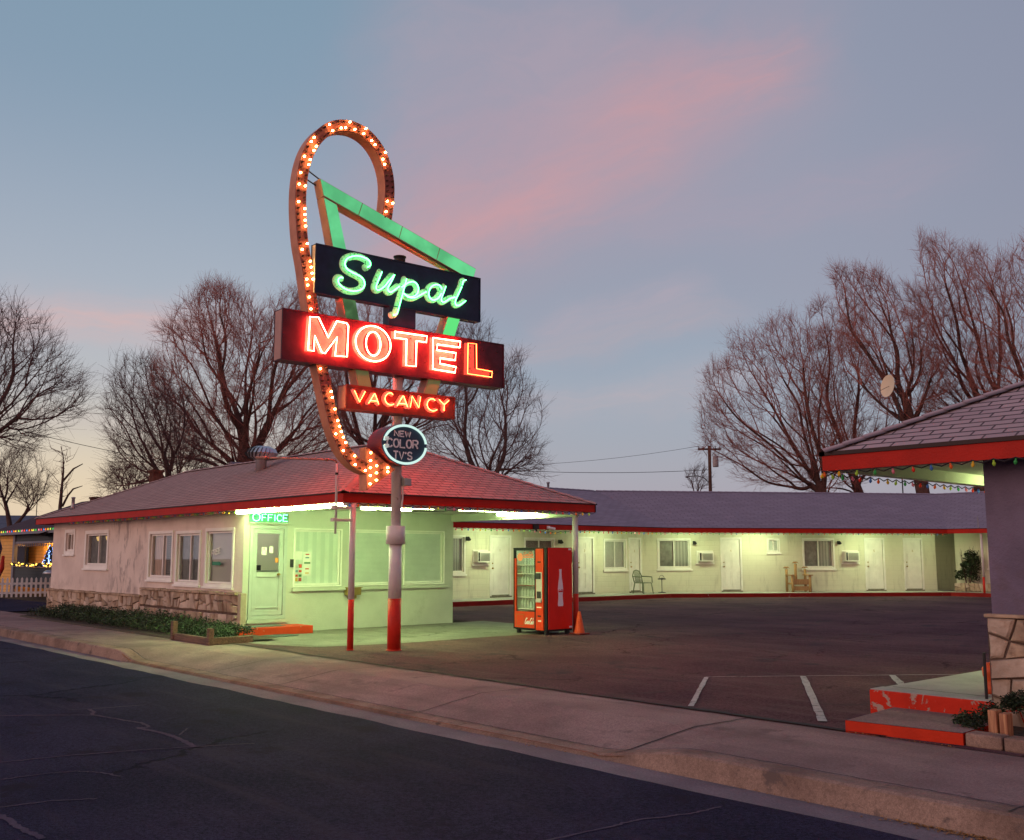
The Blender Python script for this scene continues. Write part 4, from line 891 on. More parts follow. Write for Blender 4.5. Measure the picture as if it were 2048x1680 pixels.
for i in range(3):
    P_ = eav[i]; Q_ = eav[i + 1]; D_ = Vector((Q_[0] - P_[0], Q_[1] - P_[1], 0)).normalized(); N_ = Vector((D_.y, -D_.x, 0)); fr = frame(P_, D_, N_); L_ = math.dist(P_, Q_)
    mb.box((0, 2.495, -.035), (L_, 2.665, 0), 0, fr); mb.box((-.01, 2.667, -.06), (L_ + .01, 2.69, .02), 1, fr)
build(mb, 'fascia', [M_red, M_drip], WNG)
mb = MB()
for i in range(3): mb.quad(v3(eav[i], 2.64), v3(eav[i + 1], 2.64), v3(wl[i + 1], 2.64), v3(wl[i], 2.64))
build(mb, 'soffit', M_white, WNG)
mb = MB()
for i in range(3): mb.quad(v3(eav[i], .15), v3(eav[i + 1], .15), v3(wl[i + 1], .15), v3(wl[i], .15))
build(mb, 'walkway', M_walk, WNG)
kb2 = off(-.005)
mb = MB()
for i in range(3):
    mb.quad(v3(kb2[i], 0), v3(kb2[i + 1], 0), v3(kb2[i + 1], .155), v3(kb2[i], .155)); o_ = off(.12); mb.quad(v3(kb2[i], .155), v3(kb2[i + 1], .155), v3(o_[i + 1], .155), v3(o_[i], .155))
build(mb, 'kerb', M_redkerb, WNG)
# run A
A0 = 17.0; frA = frame((-27.35, A0), dA, nA); ay = lambda y: y - A0
hA = [(ay(21.0), ay(21.98), 1.05, 2.24), (ay(23.2), ay(24.1), .22, 2.28), (ay(24.85), ay(26.25), 1.05, 2.2), (ay(27.5), ay(28.36), .22, 2.28), (ay(29.02), ay(30.22), 1.12, 2.2), (ay(30.45), ay(31.1), .22, 2.28)]
LA = wl[1][1] - A0 + .03
mb = MB(); wall(mb, frA, LA, .15, 2.64, hA, .12); build(mb, 'wall', M_block, WNG)
window(WNG, frA, *hA[0], curtain=M_curtd, right=M_curt); panel_door(WNG, frA, *hA[1], num='1'); window(WNG, frA, *hA[2], curtain=M_curtd, right=mat('faded curtain', (.30, .26, .24), .9, .1, 5))
panel_door(WNG, frA, *hA[3], num='2'); window(WNG, frA, *hA[4], curtain=M_blind, right=M_blind); panel_door(WNG, frA, *hA[5], num='3')
# run B
wB = wl[1]; frB = frame(wB, dB, nB); LB = 12.75; s_ = lambda s: s + .45
hB = [(s_(.22), s_(1.50), 1.14, 2.24), (s_(2.86), s_(3.68), .22, 2.30), (s_(4.88), s_(5.33), 1.78, 2.26), (s_(6.42), s_(7.70), 1.14, 2.26), (s_(9.14), s_(9.94), .22, 2.30), (s_(10.88), s_(11.66), .22, 2.30)]
mb = MB(); wall(mb, frB, LB, .15, 2.64, hB, .12); mb.quad(frB(LB, .15, 0), frB(LB, .15, -.7), frB(LB, 2.64, -.7), frB(LB, 2.64, 0), 0, [(0, 0), (.7, 0), (.7, 2.5), (0, 2.5)]); build(mb, 'wall', M_block, WNG)
window(WNG, frB, *hB[0], curtain=M_curtd, right=M_curt); panel_door(WNG, frB, *hB[1], num='4')
window(WNG, frB, *hB[2], curtain=M_blind, right=M_blind, trim=.05); window(WNG, frB, *hB[3], curtain=M_curtd, right=M_curt)
panel_door(WNG, frB, *hB[4], num='5'); panel_door(WNG, frB, *hB[5], num='6')
mb = MB(); wall(mb, lambda a, z, d: frB(a + LB, z, d - .7), 2.2, .15, 2.64); build(mb, 'recess_wall', M_blockshade, WNG)
# run C
frC = frame((-19.75, 42.35), dC, nC); hC = [(1.42, 2.75, 1.16, 2.28)]
mb = MB(); wall(mb, frC, 12, .15, 2.64, hC, .12); mb.quad((-19.75, 42.35, .15), (-19.75, 44.5, .15), (-19.75, 44.5, 2.64), (-19.75, 42.35, 2.64)); build(mb, 'wall', M_block, WNG); window(WNG, frC, *hC[0], curtain=M_curtd)
two_tone_post(WNG, -17.84, 40.57, .045, .78, 2.5)
mb = MB(); mb.tube([(-17.88, 40.45, 2.5), (-17.88, 40.45, 3.15)], .02, 8); o = build(mb, 'eave_pipe', M_grey, None); tag(o, 'thin upright pipe rising above the wing eave at the right', 'pipe')
# wing ceiling lamps (lit, mostly hidden by the fascia)
def wing_lamp(fr, a, label, L_=1.1, d=1.35, m_=None):
    t = thing('ceiling_light', label, 'light fixture', fr(a, 2.6, d), 'ceiling lights of the wing walkway')
    h = MB(); h.box((a - L_ / 2 - .02, 2.615, d - .08), (a + L_ / 2 + .02, 2.64, d + .08), 0, fr); build(h, 'housing', M_white, t)
    l = MB(); l.box((a - L_ / 2, 2.56, d - .05), (a + L_ / 2, 2.613, d + .05), 0, fr); build(l, 'lens', m_ or M_tubewing, t)
wing_lamp(frA, ay(22.9), 'walkway light above the first air conditioner of the wing'); wing_lamp(frA, ay(28.6), 'walkway light near the white blind window of the wing', .9)
wing_lamp(frB, s_(4.35), 'walkway light above the small double window, brightest on the wall', 1.3, 1.15, emit('bright wing fluorescent', (.84, 1.0, .54), 85.0)); wing_lamp(frB, s_(8.9), 'walkway light above the air conditioner near the fifth door', .9)
wing_lamp(frC, 3.6, 'walkway light on the far right run of the wing', .5, 1.3, emit('warm wing lamp', (1.0, .85, .42), 26.0))
wing_lamp(frB, s_(1.3), 'added walkway light evening out the wall left of the brightest wing door', .8); wing_lamp(frB, s_(11.6), 'added walkway light above the last wing door', .6, 1.35, emit('dim wing fluorescent', (.80, 1.0, .50), 60.0))  # two lamps added to even out the light along the wall
wing_lamp(frA, ay(19.0), 'added walkway light hidden behind the office corner', .9)  # lamp added to brighten the near end of run A
# air conditioners
def aircon(fr, a0, a1, z0, z1, label):
    t = thing('air_conditioner', label, 'air conditioner', fr((a0 + a1) / 2, z0, .0), 'wall air conditioners of the wing')
    m_ = MB(); rect_frame(m_, fr, a0 - .05, a1 + .05, z0 - .05, z1 + .05, .05, .002, .03); m_.box((a0, z0, .002), (a1, z1, .24), 0, fr); m_.box((a0 - .1, z0 - .12, .002), (a1 + .1, z0 - .06, .06), 0, fr)
    build(m_, 'case', M_white, t, bevel=.008)
    g = MB()
    for k in range(9): g.box((a0 + .12, z0 + .05 + k * (z1 - z0 - .1) / 9, .24), (a1 - .04, z0 + .05 + (k + .6) * (z1 - z0 - .1) / 9, .252), 0, fr)
    build(g, 'grille', mat('grille', (.20, .22, .19), .6), t)
    g = MB(); g.box((a0 + .02, z0 + .04, .24), (a0 + .09, z1 - .04, .248), 0, fr); build(g, 'control_panel', M_dark, t)
aircon(frA, ay(22.42), ay(23.0), 1.38, 1.76, 'white through-wall air conditioner left of the leftmost wing door')
aircon(frB, s_(1.84), s_(2.44), 1.38, 1.76, 'white air conditioner in the block wall left of the brightest wing door')
aircon(frB, s_(8.14), s_(8.74), 1.38, 1.78, 'white air conditioner right of the window above the carved chair')
def sconce(fr, a, z, label):
    t = thing('wall_sconce', label, 'wall lamp', fr(a, z, 0), 'unlit wall sconces of the wing')
    m_ = MB(); m_.box((a - .05, z - .06, .002), (a + .05, z + .08, .03), 0, fr); m_.tube([fr(a, z + .02, .02), fr(a, z + .05, .10)], .015, 6); build(m_, 'bracket', M_dark, t)
    m_ = MB(); q = fr(a, z - .02, .12); m_.lathe([(.02, .10), (.09, 0), (.075, -.03), (.03, -.05)], q, 10); build(m_, 'shade', M_dark, t)
sconce(frA, ay(22.1), 2.18, 'dark sconce between leftmost wing window and its air conditioner'); sconce(frA, ay(26.55), 2.12, 'dark sconce seen above the vending machine')
sconce(frB, s_(1.7), 2.12, 'dark sconce left of the brightest wing door'); sconce(frB, s_(7.95), 2.14, 'dark sconce at the top right corner of the window behind the carved chair')
mb = MB(); q = (-25.40, 24.15, 2.57); mb.tube([(q[0], q[1] - .06, q[2]), (q[0] + .12, q[1] + .2, q[2] - .05)], .045, 10); mb.box((q[0] - .03, q[1] - .05, q[2] - .05), (q[0] + .03, q[1] + .05, q[2] + .05)); o = build(mb, 'security_camera', M_white, None); tag(o, 'small white security camera on the wing fascia left of the steel post', 'camera')
mb = MB(); mb.box((-25.44, 23.45, 2.49), (-25.30, 23.62, 2.66)); mb.tube([(-25.36, 23.53, 2.5), (-25.36, 23.53, 2.42)], .04, 8); o = build(mb, 'flood_lamp', M_dark, None); tag(o, 'small dark floodlight on the wing fascia beside the white camera', 'lamp')
mb = MB(); mb.box((s_(.25), 1.45, .002), (s_(.27), 1.5, .01), 0, frB)
t = MB(); t.box((ay(27.0), 1.35, .004), (ay(27.22), 1.75, .03), 0, frA); o = build(t, 'wall_plaque', M_dark, None); tag(o, 'dark upright plaque on the wing wall beside the steel post', 'plaque')
# planter and bush by run C
t = thing('stone_planter', 'low stone planter against the far right wing wall', 'planter', (-18.6, 41.8, .15))
mb = MB(); mb.box((-19.5, 41.6, .152), (-16.5, 42.3, .48)); build(mb, 'core', M_mortar, t); mb = MB(); frP = frame((-19.5, 41.6), (1, 0), (0, -1)); stones(mb, split_poly([(0, .16), (3.0, .16), (3.0, .50), (0, .50)], .05, rg), frP, .003, .05, rg); build(mb, 'stone_facing', [M_stone, M_stone2], t)
def leaf_cloud(mb, c, rad, n, size, rg, flat=1.0, mi=2):
    """leaf-sized faces spread through an uneven ellipsoid"""
    for _ in range(n):
        while True:
            v = Vector((rg.uniform(-1, 1), rg.uniform(-1, 1), rg.uniform(-1, 1)))
            if v.length < 1: break
        v *= .55 + .45 * rg.random(); q = Vector((c[0] + v.x * rad[0], c[1] + v.y * rad[1], c[2] + v.z * rad[2]))
        q += Vector((noise.noise(q * 3), noise.noise(q * 3 + Vector((9, 0, 0))), noise.noise(q * 3 + Vector((0, 9, 0))))) * .35 * min(rad)
        a = Vector((rg.gauss(0, 1), rg.gauss(0, 1), rg.gauss(0, .6))).normalized() * size * rg.uniform(.6, 1.4); b = a.orthogonal().normalized() * size * rg.uniform(.35, .6)
        b.rotate(Matrix.Rotation(rg.uniform(0, 6.28), 3, a)); mb.add([q - a * .5, q + b * .5, q + a * .6, q - b * .5], [(0, 1, 2, 3)], rg.randrange(mi))
t = thing('planter_bush', 'dark bushy shrub growing from the stone planter by the far right wall', 'bush', (-19.05, 41.75, .48))
mb = MB()
for k in range(12): leaf_cloud(mb, (-19.08 + rg.uniform(-.36, .36), 41.85 + rg.uniform(-.2, .2), .72 + k * .085), (.34, .28, .25), 170, .10, rg)
build(mb, 'foliage', [M_leafd, M_leaf], t); mb = MB()
for k in range(6): a = rg.uniform(-.35, .35); mb.tube([(-19.05 + a * .3, 41.85, .48), (-19.05 + a * .7, 41.8, 1.2), (-19.05 + a, 41.8, 1.75 + rg.uniform(0, .25))], [.02, .012, .005], 5)
build(mb, 'stems', M_bark, t)

# ------------------------------------------------------------------ near building, right
NB = thing('corner_house', 'near building at the right edge, plum stucco above stone veneer with a shingled hip roof', 'building', (-4.25, 9.8, 0))
frN = frame((-4.25, 9.8), (1, 0), (0, -1)); frNs = frame((-4.25, 9.8), (0, 1), (-1, 0))
mb = MB(); wall(mb, frN, 9.0, 0, 2.62, (), .1); mb.quad((4.75, 9.8, 0), (4.75, 19, 0), (4.75, 19, 2.62), (4.75, 9.8, 2.62)); build(mb, 'street_wall', M_purple, NB)
mb = MB(); wall(mb, frNs, 9.2, 0, 2.62, (), .1); mb.quad((-4.25, 19, 0), (4.75, 19, 0), (4.75, 19, 2.62), (-4.25, 19, 2.62)); build(mb, 'porch_wall', M_greenwall, NB)
NX0, NX1, NY0, NY1, NZ = -5.72, 6.2, 9.38, 19.6, 2.67
h_ = (NY1 - NY0) / 2; rr = .48; nz = NZ + h_ * rr
mb = MB(); a_, b_ = (NX0 + h_, NY0 + h_, nz), (NX1 - h_, NY0 + h_, nz)
slope_quad(mb, (NX0, NY0, NZ), (NX1, NY0, NZ), b_, a_); slope_quad(mb, (NX1, NY0, NZ), (NX1, NY1, NZ), b_, b_); slope_quad(mb, (NX1, NY1, NZ), (NX0, NY1, NZ), a_, b_); slope_quad(mb, (NX0, NY1, NZ), (NX0, NY0, NZ), a_, a_)
ridge_caps(mb, (NX0, NY0, NZ), a_, .13, .22, .025)
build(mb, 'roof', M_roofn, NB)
mb = MB(); fascia_run(mb, 2.475, 2.63, [(NX0, NY0), (NX1, NY0)], .04); build(mb, 'fascia', M_red, NB)
mb = MB(); fascia_run(mb, 2.475, 2.63, [(NX0, NY1), (NX0, NY0 + .041)], .04); build(mb, 'fascia', M_red, NB)
mb = MB(); fascia_run(mb, 2.632, 2.672, [(NX0 - .02, NY1), (NX0 - .02, NY0 - .02), (NX1, NY0 - .02)], .06); build(mb, 'drip_edge', M_drip, NB)
mb = MB(); mb.quad((NX0 + .05, NY0 + .05, 2.59), (NX1, NY0 + .05, 2.59), (NX1, NY1, 2.59), (NX0 + .05, NY1, 2.59)); build(mb, 'soffit', M_greenwall, NB)
mb = MB(); mb.box((-5.60, 9.5, 2.46), (-5.48, 19, 2.585)); mb.box((-5.47, 9.62, 2.49), (-4.26, 9.70, 2.585)); build(mb, 'porch_beam', M_greenwall, NB)
fixture('lit fluorescent lens under the porch ceiling of the near corner house', -4.95, -4.85, 12.3, 13.5, 2.50, 2.575, emit('porch fluorescent', (.80, 1.0, .40), 60.0))
rg2 = random.Random(12); mb = MB()
polys = split_poly([(-.025, .0), (3.6, .0), (3.6, 1.03), (-.025, 1.03)], .075, rg2, .9)
stones(mb, polys, frN, .045, .06, rg2, .014)
v_ = MB(); v_.box((-.03, 0, .002), (9, 1.02, .05), 0, frN); vn = build(v_, 'stone_veneer', M_mortar, NB); build(mb, 'stone_facing', [M_stone2, M_stone], vn)
mb = MB()
for a in np.arange(-.04, 3.5, .46): mb.box((a, 1.03, .0), (a + .445, 1.055 + rg2.uniform(0, .015), .11 + rg2.uniform(-.01, .01)), 0, frN)
build(mb, 'stone_cap', M_stone, vn, bevel=.008)
mb = MB(); mb.tube([(-4.315, 9.72, .28), (-4.315, 9.72, .70)], .014, 6); o = build(mb, 'corner_pipe', M_dark, None); tag(o, 'short dark pipe standing at the left edge of the near stone veneer', 'pipe')
# porch slab and steps
sl_ = thing('porch_steps', 'red-painted concrete porch slab with one wide lower step, paint flaking off the riser', 'steps', (-5.0, 9.7, 0))
mb = MB(); mb.box((-5.50, 9.72, .0), (-3.6, 18.5, .255)); build(mb, 'riser', M_redchip, sl_, bevel=.01)
mb = MB(); mb.box((-5.47, 9.76, .2555), (-3.6, 18.4, .262)); mb.box((-5.49, 9.73, .2553), (-3.6, 9.98, .2635)); build(mb, 'slab_top', ground_mat('porch slab', (.30, .31, .29), (.42, .43, .40), 200, .1, 1.2, bump=.2), sl_)
mb = MB(); mb.add([(-5.13, 8.62, .0), (-4.10, 8.74, 0), (-4.16, 9.72, 0), (-5.24, 9.72, 0), (-5.13, 8.62, .105), (-4.10, 8.74, .105), (-4.16, 9.72, .105), (-5.24, 9.72, .105)], [(0, 1, 5, 4), (1, 2, 6, 5), (3, 0, 4, 7)]); build(mb, 'lower_riser', chipped('red step edge', (.56, .035, .010), (.42, .25, .15), 8, .66, .7), sl_)
mb = MB(); mb.add([(-5.125, 8.63, .107), (-4.105, 8.75, .107), (-4.16, 9.715, .107), (-5.235, 9.715, .107)], [(0, 1, 2, 3)]); build(mb, 'lower_tread', M_conc, sl_)
mb = MB(); wander((-5.4, 10.02), (-4.3, 10.0), .02, lambda x, y: .266, mb, 20, .01, 3); build(mb, 'slab_crack', M_joint, sl_)
# planting bed at the foot of the near building
def kstone(x0, x1, label):
    m_ = MB(); m_.box((x0, 8.74, .0), (x1, 8.93, .115)); o = build(m_, 'edging_stone', M_kerb, None, bevel=.018); tag(o, label, 'edging stone', 'edging stones of the near planting bed')
kstone(-4.085, -3.78, 'first edging stone beside the red lower step'); kstone(-3.765, -3.3, 'edging stone below the upright timber blocks'); kstone(-3.28, -2.6, 'edging stone at the right edge of the photo')
mb = MB(); mb.box((-4.07, 8.94, .0), (3, 9.68, .07)); o = struct(mb, 'planting_soil', M_earth)
for k, (x, y, w, hh, lb) in enumerate([(-3.99, 8.98, .075, .29, 'split upright timber block, left half of the pair in the near planting bed'), (-3.90, 8.99, .07, .27, 'split upright timber block, right half of the pair in the near planting bed')]):
    m_ = MB(); m_.box((x, y, .05), (x + w, y + .12, hh)); o = build(m_, 'timber_block', M_timberv, None, bevel=.01); tag(o, lb, 'timber block', 'upright timber blocks')
def shrub(name, label, spots, mats, n, size, seed):
    t = thing(name, label, 'shrub', (spots[0][0], spots[0][1], .05)); m_ = MB(); g_ = random.Random(seed)
    for x, y, z, r_ in spots: leaf_cloud(m_, (x, y, z), (r_, r_ * .8, r_ * .75), n, size, g_)
    build(m_, 'foliage', mats, t)
shrub('low_shrub', 'dark low shrub spilling beside the red lower step', [(-4.16, 9.10, .16, .16), (-4.30, 9.22, .14, .12), (-4.05, 9.2, .22, .15), (-4.10, 9.4, .2, .14)], [M_leafd, M_leaf], 420, .035, 5)
shrub('low_shrub', 'dark shrub in front of the near stone veneer at the photo edge', [(-3.86, 9.45, .34, .16), (-3.7, 9.4, .36, .18), (-3.98, 9.5, .30, .12), (-3.5, 9.35, .3, .2)], [M_leafd, M_leaf], 420, .035, 6)
mb = MB(); mb.lathe([(.05, 0), (.06, .02), (.06, .08), (.035, .10), (.05, .14), (.07, .17), (.075, .24), (.05, .28), (.03, .30)], (-4.50, 10.25, .262), 14); o = build(mb, 'garden_ornament', mat('orange red glaze', (.55, .09, .03), .4, .2, 8), None, True); tag(o, 'small orange-red rounded ornament half hidden behind the stone corner', 'ornament')
mb = MB(); mb.add([(-4.0, 9.05, .085), (-3.93, 9.02, .08), (-3.90, 9.08, .10), (-3.97, 9.10, .10)], [(0, 1, 2, 3)]); mb.add([(-3.97, 9.10, .10), (-3.90, 9.08, .10), (-3.88, 9.12, .085), (-3.98, 9.13, .09)], [(0, 1, 2, 3)]); o = build(mb, 'paper_scrap', M_white, None); tag(o, 'crumpled white paper scrap under the near shrub', 'litter')

# ------------------------------------------------------------------ ivy hedge and timber edging of the office bed
mb = MB(); mb.add([(-29.2, 8.3, .0), (-17.6, 8.28, 0), (-17.6, 9.72, .0), (-29.2, 9.75, 0), (-29.2, 8.35, .035), (-17.6, 8.33, .035), (-17.6, 9.7, .05), (-29.2, 9.74, .05)], [(4, 5, 6, 7), (0, 1, 5, 4)]); struct(mb, 'hedge_soil', M_earth)
t = thing('ivy_hedge', 'low dark ivy hedge running along the stone skirt of the office', 'hedge', (-23.6, 8.95, 0)); mb = MB(); g_ = random.Random(21)
x = -28.7
while x < -18.0:
    r_ = .34 + .12 * noise.noise((x * .8, 0, 0)) - (.08 if x > -20 else 0); zt = .15 + .06 * noise.noise((x * .6, 5, 0)) - (.05 if x > -20 else 0)
    for yy in (8.62, 8.95, 9.3): leaf_cloud(mb, (x, yy + g_.uniform(-.1, .1), zt + (yy - 8.6) * .12), (r_, r_ * .8, r_ * .5), 150, .05, g_, mi=3)
    x += .27
build(mb, 'foliage', [M_leaf, M_leafd, M_leaf2], t)
shrub('low_shrub', 'pale green sprawling shrub at the office corner beside the red step', [(-18.5, 9.0, .12, .2), (-18.1, 8.9, .12, .18), (-18.9, 9.25, .14, .18), (-17.8, 8.75, .08, .13)], [M_leaf2, M_leaf], 300, .05, 8)
te = thing('timber_edging', 'weathered timber edging with two stub posts around the ivy bed', 'garden edging', (-18.4, 8.28, 0))
mb = MB(); mb.box((-19.10, 8.23, .0), (-17.55, 8.31, .13)); mb.box((-17.62, 8.31, 0), (-17.55, 9.1, .13)); build(mb, 'rail', M_timber, te, bevel=.008)
for x, h in ((-19.18, .36), (-17.60, .30)): mb = MB(); mb.box((x, 8.20, 0), (x + .10, 8.30, h)); build(mb, 'stub_post', M_timber, te, bevel=.008)

# ------------------------------------------------------------------ fence, neighbouring house, far roofs, hills
FN = thing('picket_fence', 'white picket fence left of the office in front of the yellow house', 'fence', (-41.05, 11.9, 0))
Fa, Fb = Vector((-41.6, 9.9, 0)), Vector((-41.13, 13.2, 0)); fD = (Fb - Fa).normalized(); frFn = frame(Fa[:2], fD[:2], (fD.y, -fD.x)); FL = (Fb - Fa).length
mb = MB()
a = .04
while a < FL: mb.prism([(a, .06), (a + .075, .06), (a + .075, .74), (a + .0375, .80), (a, .74)], frFn, .02, .04); a += .165
build(mb, 'pickets', M_white, FN); mb = MB(); mb.box((0, .52, -.03), (FL, .60, .018), 0, frFn); mb.box((0, .18, -.03), (FL, .26, .018), 0, frFn); build(mb, 'rails', M_white, FN)
for a in (1.05, 3.05): mb = MB(); mb.box((a - .06, 0, -.06), (a + .06, .90, .06), 0, frFn); mb.lathe([(.09, 0), (.09, .03), (.06, .05), (.075, .10), (.03, .16)], frFn(a, .9, 0), 12); build(mb, 'post', M_white, FN)
HS = thing('yellow_house', 'small yellow clapboard house with dark porch and colored lights, far left', 'house', (-46, 13, 0))
M_yel = striped('yellow clapboard', (.72, .40, .10), (.40, .22, .05), .14, 2, .7, .82); M_slate = striped('slate clapboard', (.035, .045, .055), (.02, .025, .03), .14, 2, .7, .82); M_gtrim = mat('blue grey trim', (.20, .21, .26), .6)
frH = frame((-50.5, 13.2), (1, 0), (0, -1))
mb = MB(); wall(mb, lambda a, z, d: frH(a - 3, z, d - 1.0), 15, 0, 2.6, [(7.6, 8.4, .9, 2.0)], .1); mb.box((0, 0, -.9), (2.9, 1.15, -.01), 0, frH); mb.box((.0, 2.10, -.05), (2.9, 2.6, -.01), 0, frH); build(mb, 'wall', M_yel, HS)
mb = MB(); mb.box((3.0, .30, -.06), (10, 1.12, -.0), 0, frH); mb.box((3.0, 2.2, -.06), (10, 2.75, 0), 0, frH); build(mb, 'porch_panel', M_slate, HS)
mb = MB(); mb.box((2.85, 1.13, -.10), (10, 1.20, .05), 0, frH); mb.box((2.85, 2.12, -.08), (10, 2.21, .03), 0, frH); mb.box((2.72, 0, -.08), (2.98, 2.7, .06), 0, frH)
for k in range(22): mb.box((3.1 + k * .3, 2.0, -.02), (3.2 + k * .3, 2.12, .0), 0, frH)
build(mb, 'porch_trim', M_gtrim, HS)
for bx_ in (((.5, 1.2, -.6), (2.4, 2.05, -.55)), ((.3, 1.0, -.98), (1.5, 2.0, -.95))): mb = MB(); mb.box(*bx_, 0, frH); build(mb, 'window', mat('dusk pane', (.05, .06, .09), .15), HS)
mb = MB(); mb.quad((-51.5, 12.9, 2.60), (-38.5, 12.9, 2.60), (-38.5, 17.2, 4.25), (-51.5, 17.2, 4.25)); mb.quad((-51.5, 12.9, 2.60), (-51.5, 17.2, 4.25), (-51.5, 21.5, 2.6), (-51.5, 21.4, 2.58)); mb.quad((-51.5, 17.2, 4.25), (-38.5, 17.2, 4.25), (-38.5, 21.5, 2.6), (-51.5, 21.5, 2.6)); build(mb, 'roof', mat('dark roof', (.06, .035, .045), .9, .2, 4), HS)
mb = MB(); mb.box((-51.5, 12.84, 2.50), (-38.5, 12.89, 2.62)); mb.box((-51.5, 12.83, 2.50), (-47.6, 12.839, 2.62)); build(mb, 'fascia', M_gtrim, HS)
t = thing('porch_lamp', 'warm porch lamp lighting the yellow clapboard of the left house', 'lamp', (-46.2, 13.7, 2.2))
mb = MB(); mb.lathe([(.02, .08), (.07, .06), (.07, -.03), (.02, -.05)], (-46.2, 13.7, 2.28), 10); build(mb, 'globe', emit('porch lamp', (1, .50, .12), 300), t)
mb = MB(); mb.box((-47.2, 13.6, .3), (-46.8, 14.2, 2.3)); 
N2 = thing('blue_roof_house', 'long low house with blue-grey roof behind the yellow house', 'house', (-66, 20, 0))
mb = MB(); q = lambda u, z, d=0: tuple(Vector((-67, 17.8, 0)) + RGT * u + FWD * d + Vector((0, 0, z)))
mb.add([q(-12, 3.0), q(6, 3.0), q(6, 4.15, 4), q(-12, 4.3, 4)], [(0, 1, 2, 3)]); mb.add([q(-12, 3.0, 8), q(6, 3.0, 8), q(6, 4.15, 4), q(-12, 4.3, 4)], [(0, 1, 2, 3)]); build(mb, 'roof', mat('blue grey roof', (.10, .115, .15), .9, .15, 2), N2)
mb = MB(); mb.add([q(-11.5, 0), q(5.5, 0), q(5.5, 3.05), q(-11.5, 3.05)], [(0, 1, 2, 3)]); mb.add([q(5.5, 0), q(5.5, 0, 8), q(5.5, 3.05, 8), q(5.5, 4.1, 4), q(5.5, 3.05)], [(0, 1, 2, 3, 4)]); build(mb, 'wall', mat('grey siding', (.22, .21, .2), .8), N2)
mb = MB(); mb.box((-65.0, 22.2, 2.5), (-64.4, 22.8, 5.15)); mb.box((-65.05, 22.15, 5.15), (-64.35, 22.85, 5.25)); build(mb, 'chimney', M_brick, N2)
B2 = thing('back_cottage', 'dark-roofed cottage with brick chimney just behind the office roof', 'house', (-41, 17.5, 0))
mb = MB(); c0 = Vector((-39.7, 15.5, 0)); u = lambda a, z, d: tuple(c0 + RGT * a + FWD * d + Vector((0, 0, z)))
mb.add([u(-4.2, 2.4, 0), u(3, 4.35, 0), u(3, 4.35, 5), u(-4.2, 2.4, 5)], [(0, 1, 2, 3)]); mb.add([u(3, 4.35, 0), u(9, 2.4, 0), u(9, 2.4, 5), u(3, 4.35, 5)], [(0, 1, 2, 3)]); build(mb, 'roof', mat('dark cottage roof', (.05, .03, .035), .9, .2, 4), B2)
mb = MB(); mb.add([u(2.0, 0, .3), u(8.7, 0, .3), u(8.7, 2.4, .3), u(3, 4.2, .3), u(2.0, 3.95, .3)], [(0, 1, 2, 3, 4)]); build(mb, 'wall', mat('grey siding', (.22, .21, .2), .8), B2)
mb = MB(); mb.box((-39.9, 15.9, 3.0), (-39.5, 16.3, 4.92)); mb.box((-39.94, 15.86, 4.92), (-39.46, 16.34, 5.0)); build(mb, 'chimney', M_brick, B2)
mb = MB(); P_ = []
for i in range(61):
    a = R(-60 + i * 2); d_ = FWD * math.cos(a) * 420 + RGT * math.sin(a) * 420; hgt = 8 + 11 * max(0, noise.noise((i * .17, 2, 0)) + .5) * (1.15 if i < 24 else .3); P_.append((d_, hgt))
for (a, h0), (b, h1) in zip(P_, P_[1:]): mb.quad((a.x * .85, a.y * .85, -1), (b.x * .85, b.y * .85, -1), (b.x, b.y, h1), (a.x, a.y, h0))
struct(mb, 'hills', mat('far hills', (.10, .07, .08), .95, .2, .02))
# ------------------------------------------------------------------ the big roadside sign
SA = R(2.6); SD = Vector((math.sin(SA), math.cos(SA), 0)); SN = Vector((math.cos(SA), -math.sin(SA), 0)); SP0 = Vector((-14.14, 10.106, 0))
def sp(s, z, d): q = SP0 + SD * s + SN * d; return (q.x, q.y, z)
SG = thing('motel_sign', 'tall neon motel sign on a red and pink pole with a looping bulb-lit arrow', 'neon sign', (-14.44, 10.12, 0))
TH = .27
def front(s, z, d): return sp(s, z, d)
def rear(sc):      # the same lettering on the far face
    return lambda s, z, d: sp(2 * sc - s, z, -TH - d)
mb = MB(); c = Vector(sp(-.02, 0, -.30)); P = lambda z: (c.x, c.y, z)
mb.tube([P(0), P(.88)], .115, 20, 0); mb.tube([P(.88), P(1.80)], .112, 20, 1); mb.tube([P(1.80), P(2.11)], .165, 20, 1); mb.lathe([(.135, 0), (.135, .012), (.118, .02)], P(.012), 20, 0)
mb.tube([P(2.11), P(6.80)], .088, 16, 1); mb.tube([P(6.78), P(6.88)], .10, 12, 2); mb.tube([P(6.88), P(6.90)], .115, 12, 2)
build(mb, 'pole', [M_redpost, M_pinkpost, M_dark], SG, True)
mb = MB(); mb.box((.02, 2.80, -.26), (.16, 2.93, -.10), 0, sp); bx = build(mb, 'junction_box', M_grey, SG, bevel=.005)
mb = MB(); mb.tube([sp(.04, 2.80, -.2), sp(.05, 2.6, -.2), sp(.02, 2.42, -.19)], .016, 6); mb.tube([sp(-.02, 3.0, -.2), sp(.06, 2.93, -.2)], .012, 6); build(mb, 'conduit', M_pinkpost, SG)
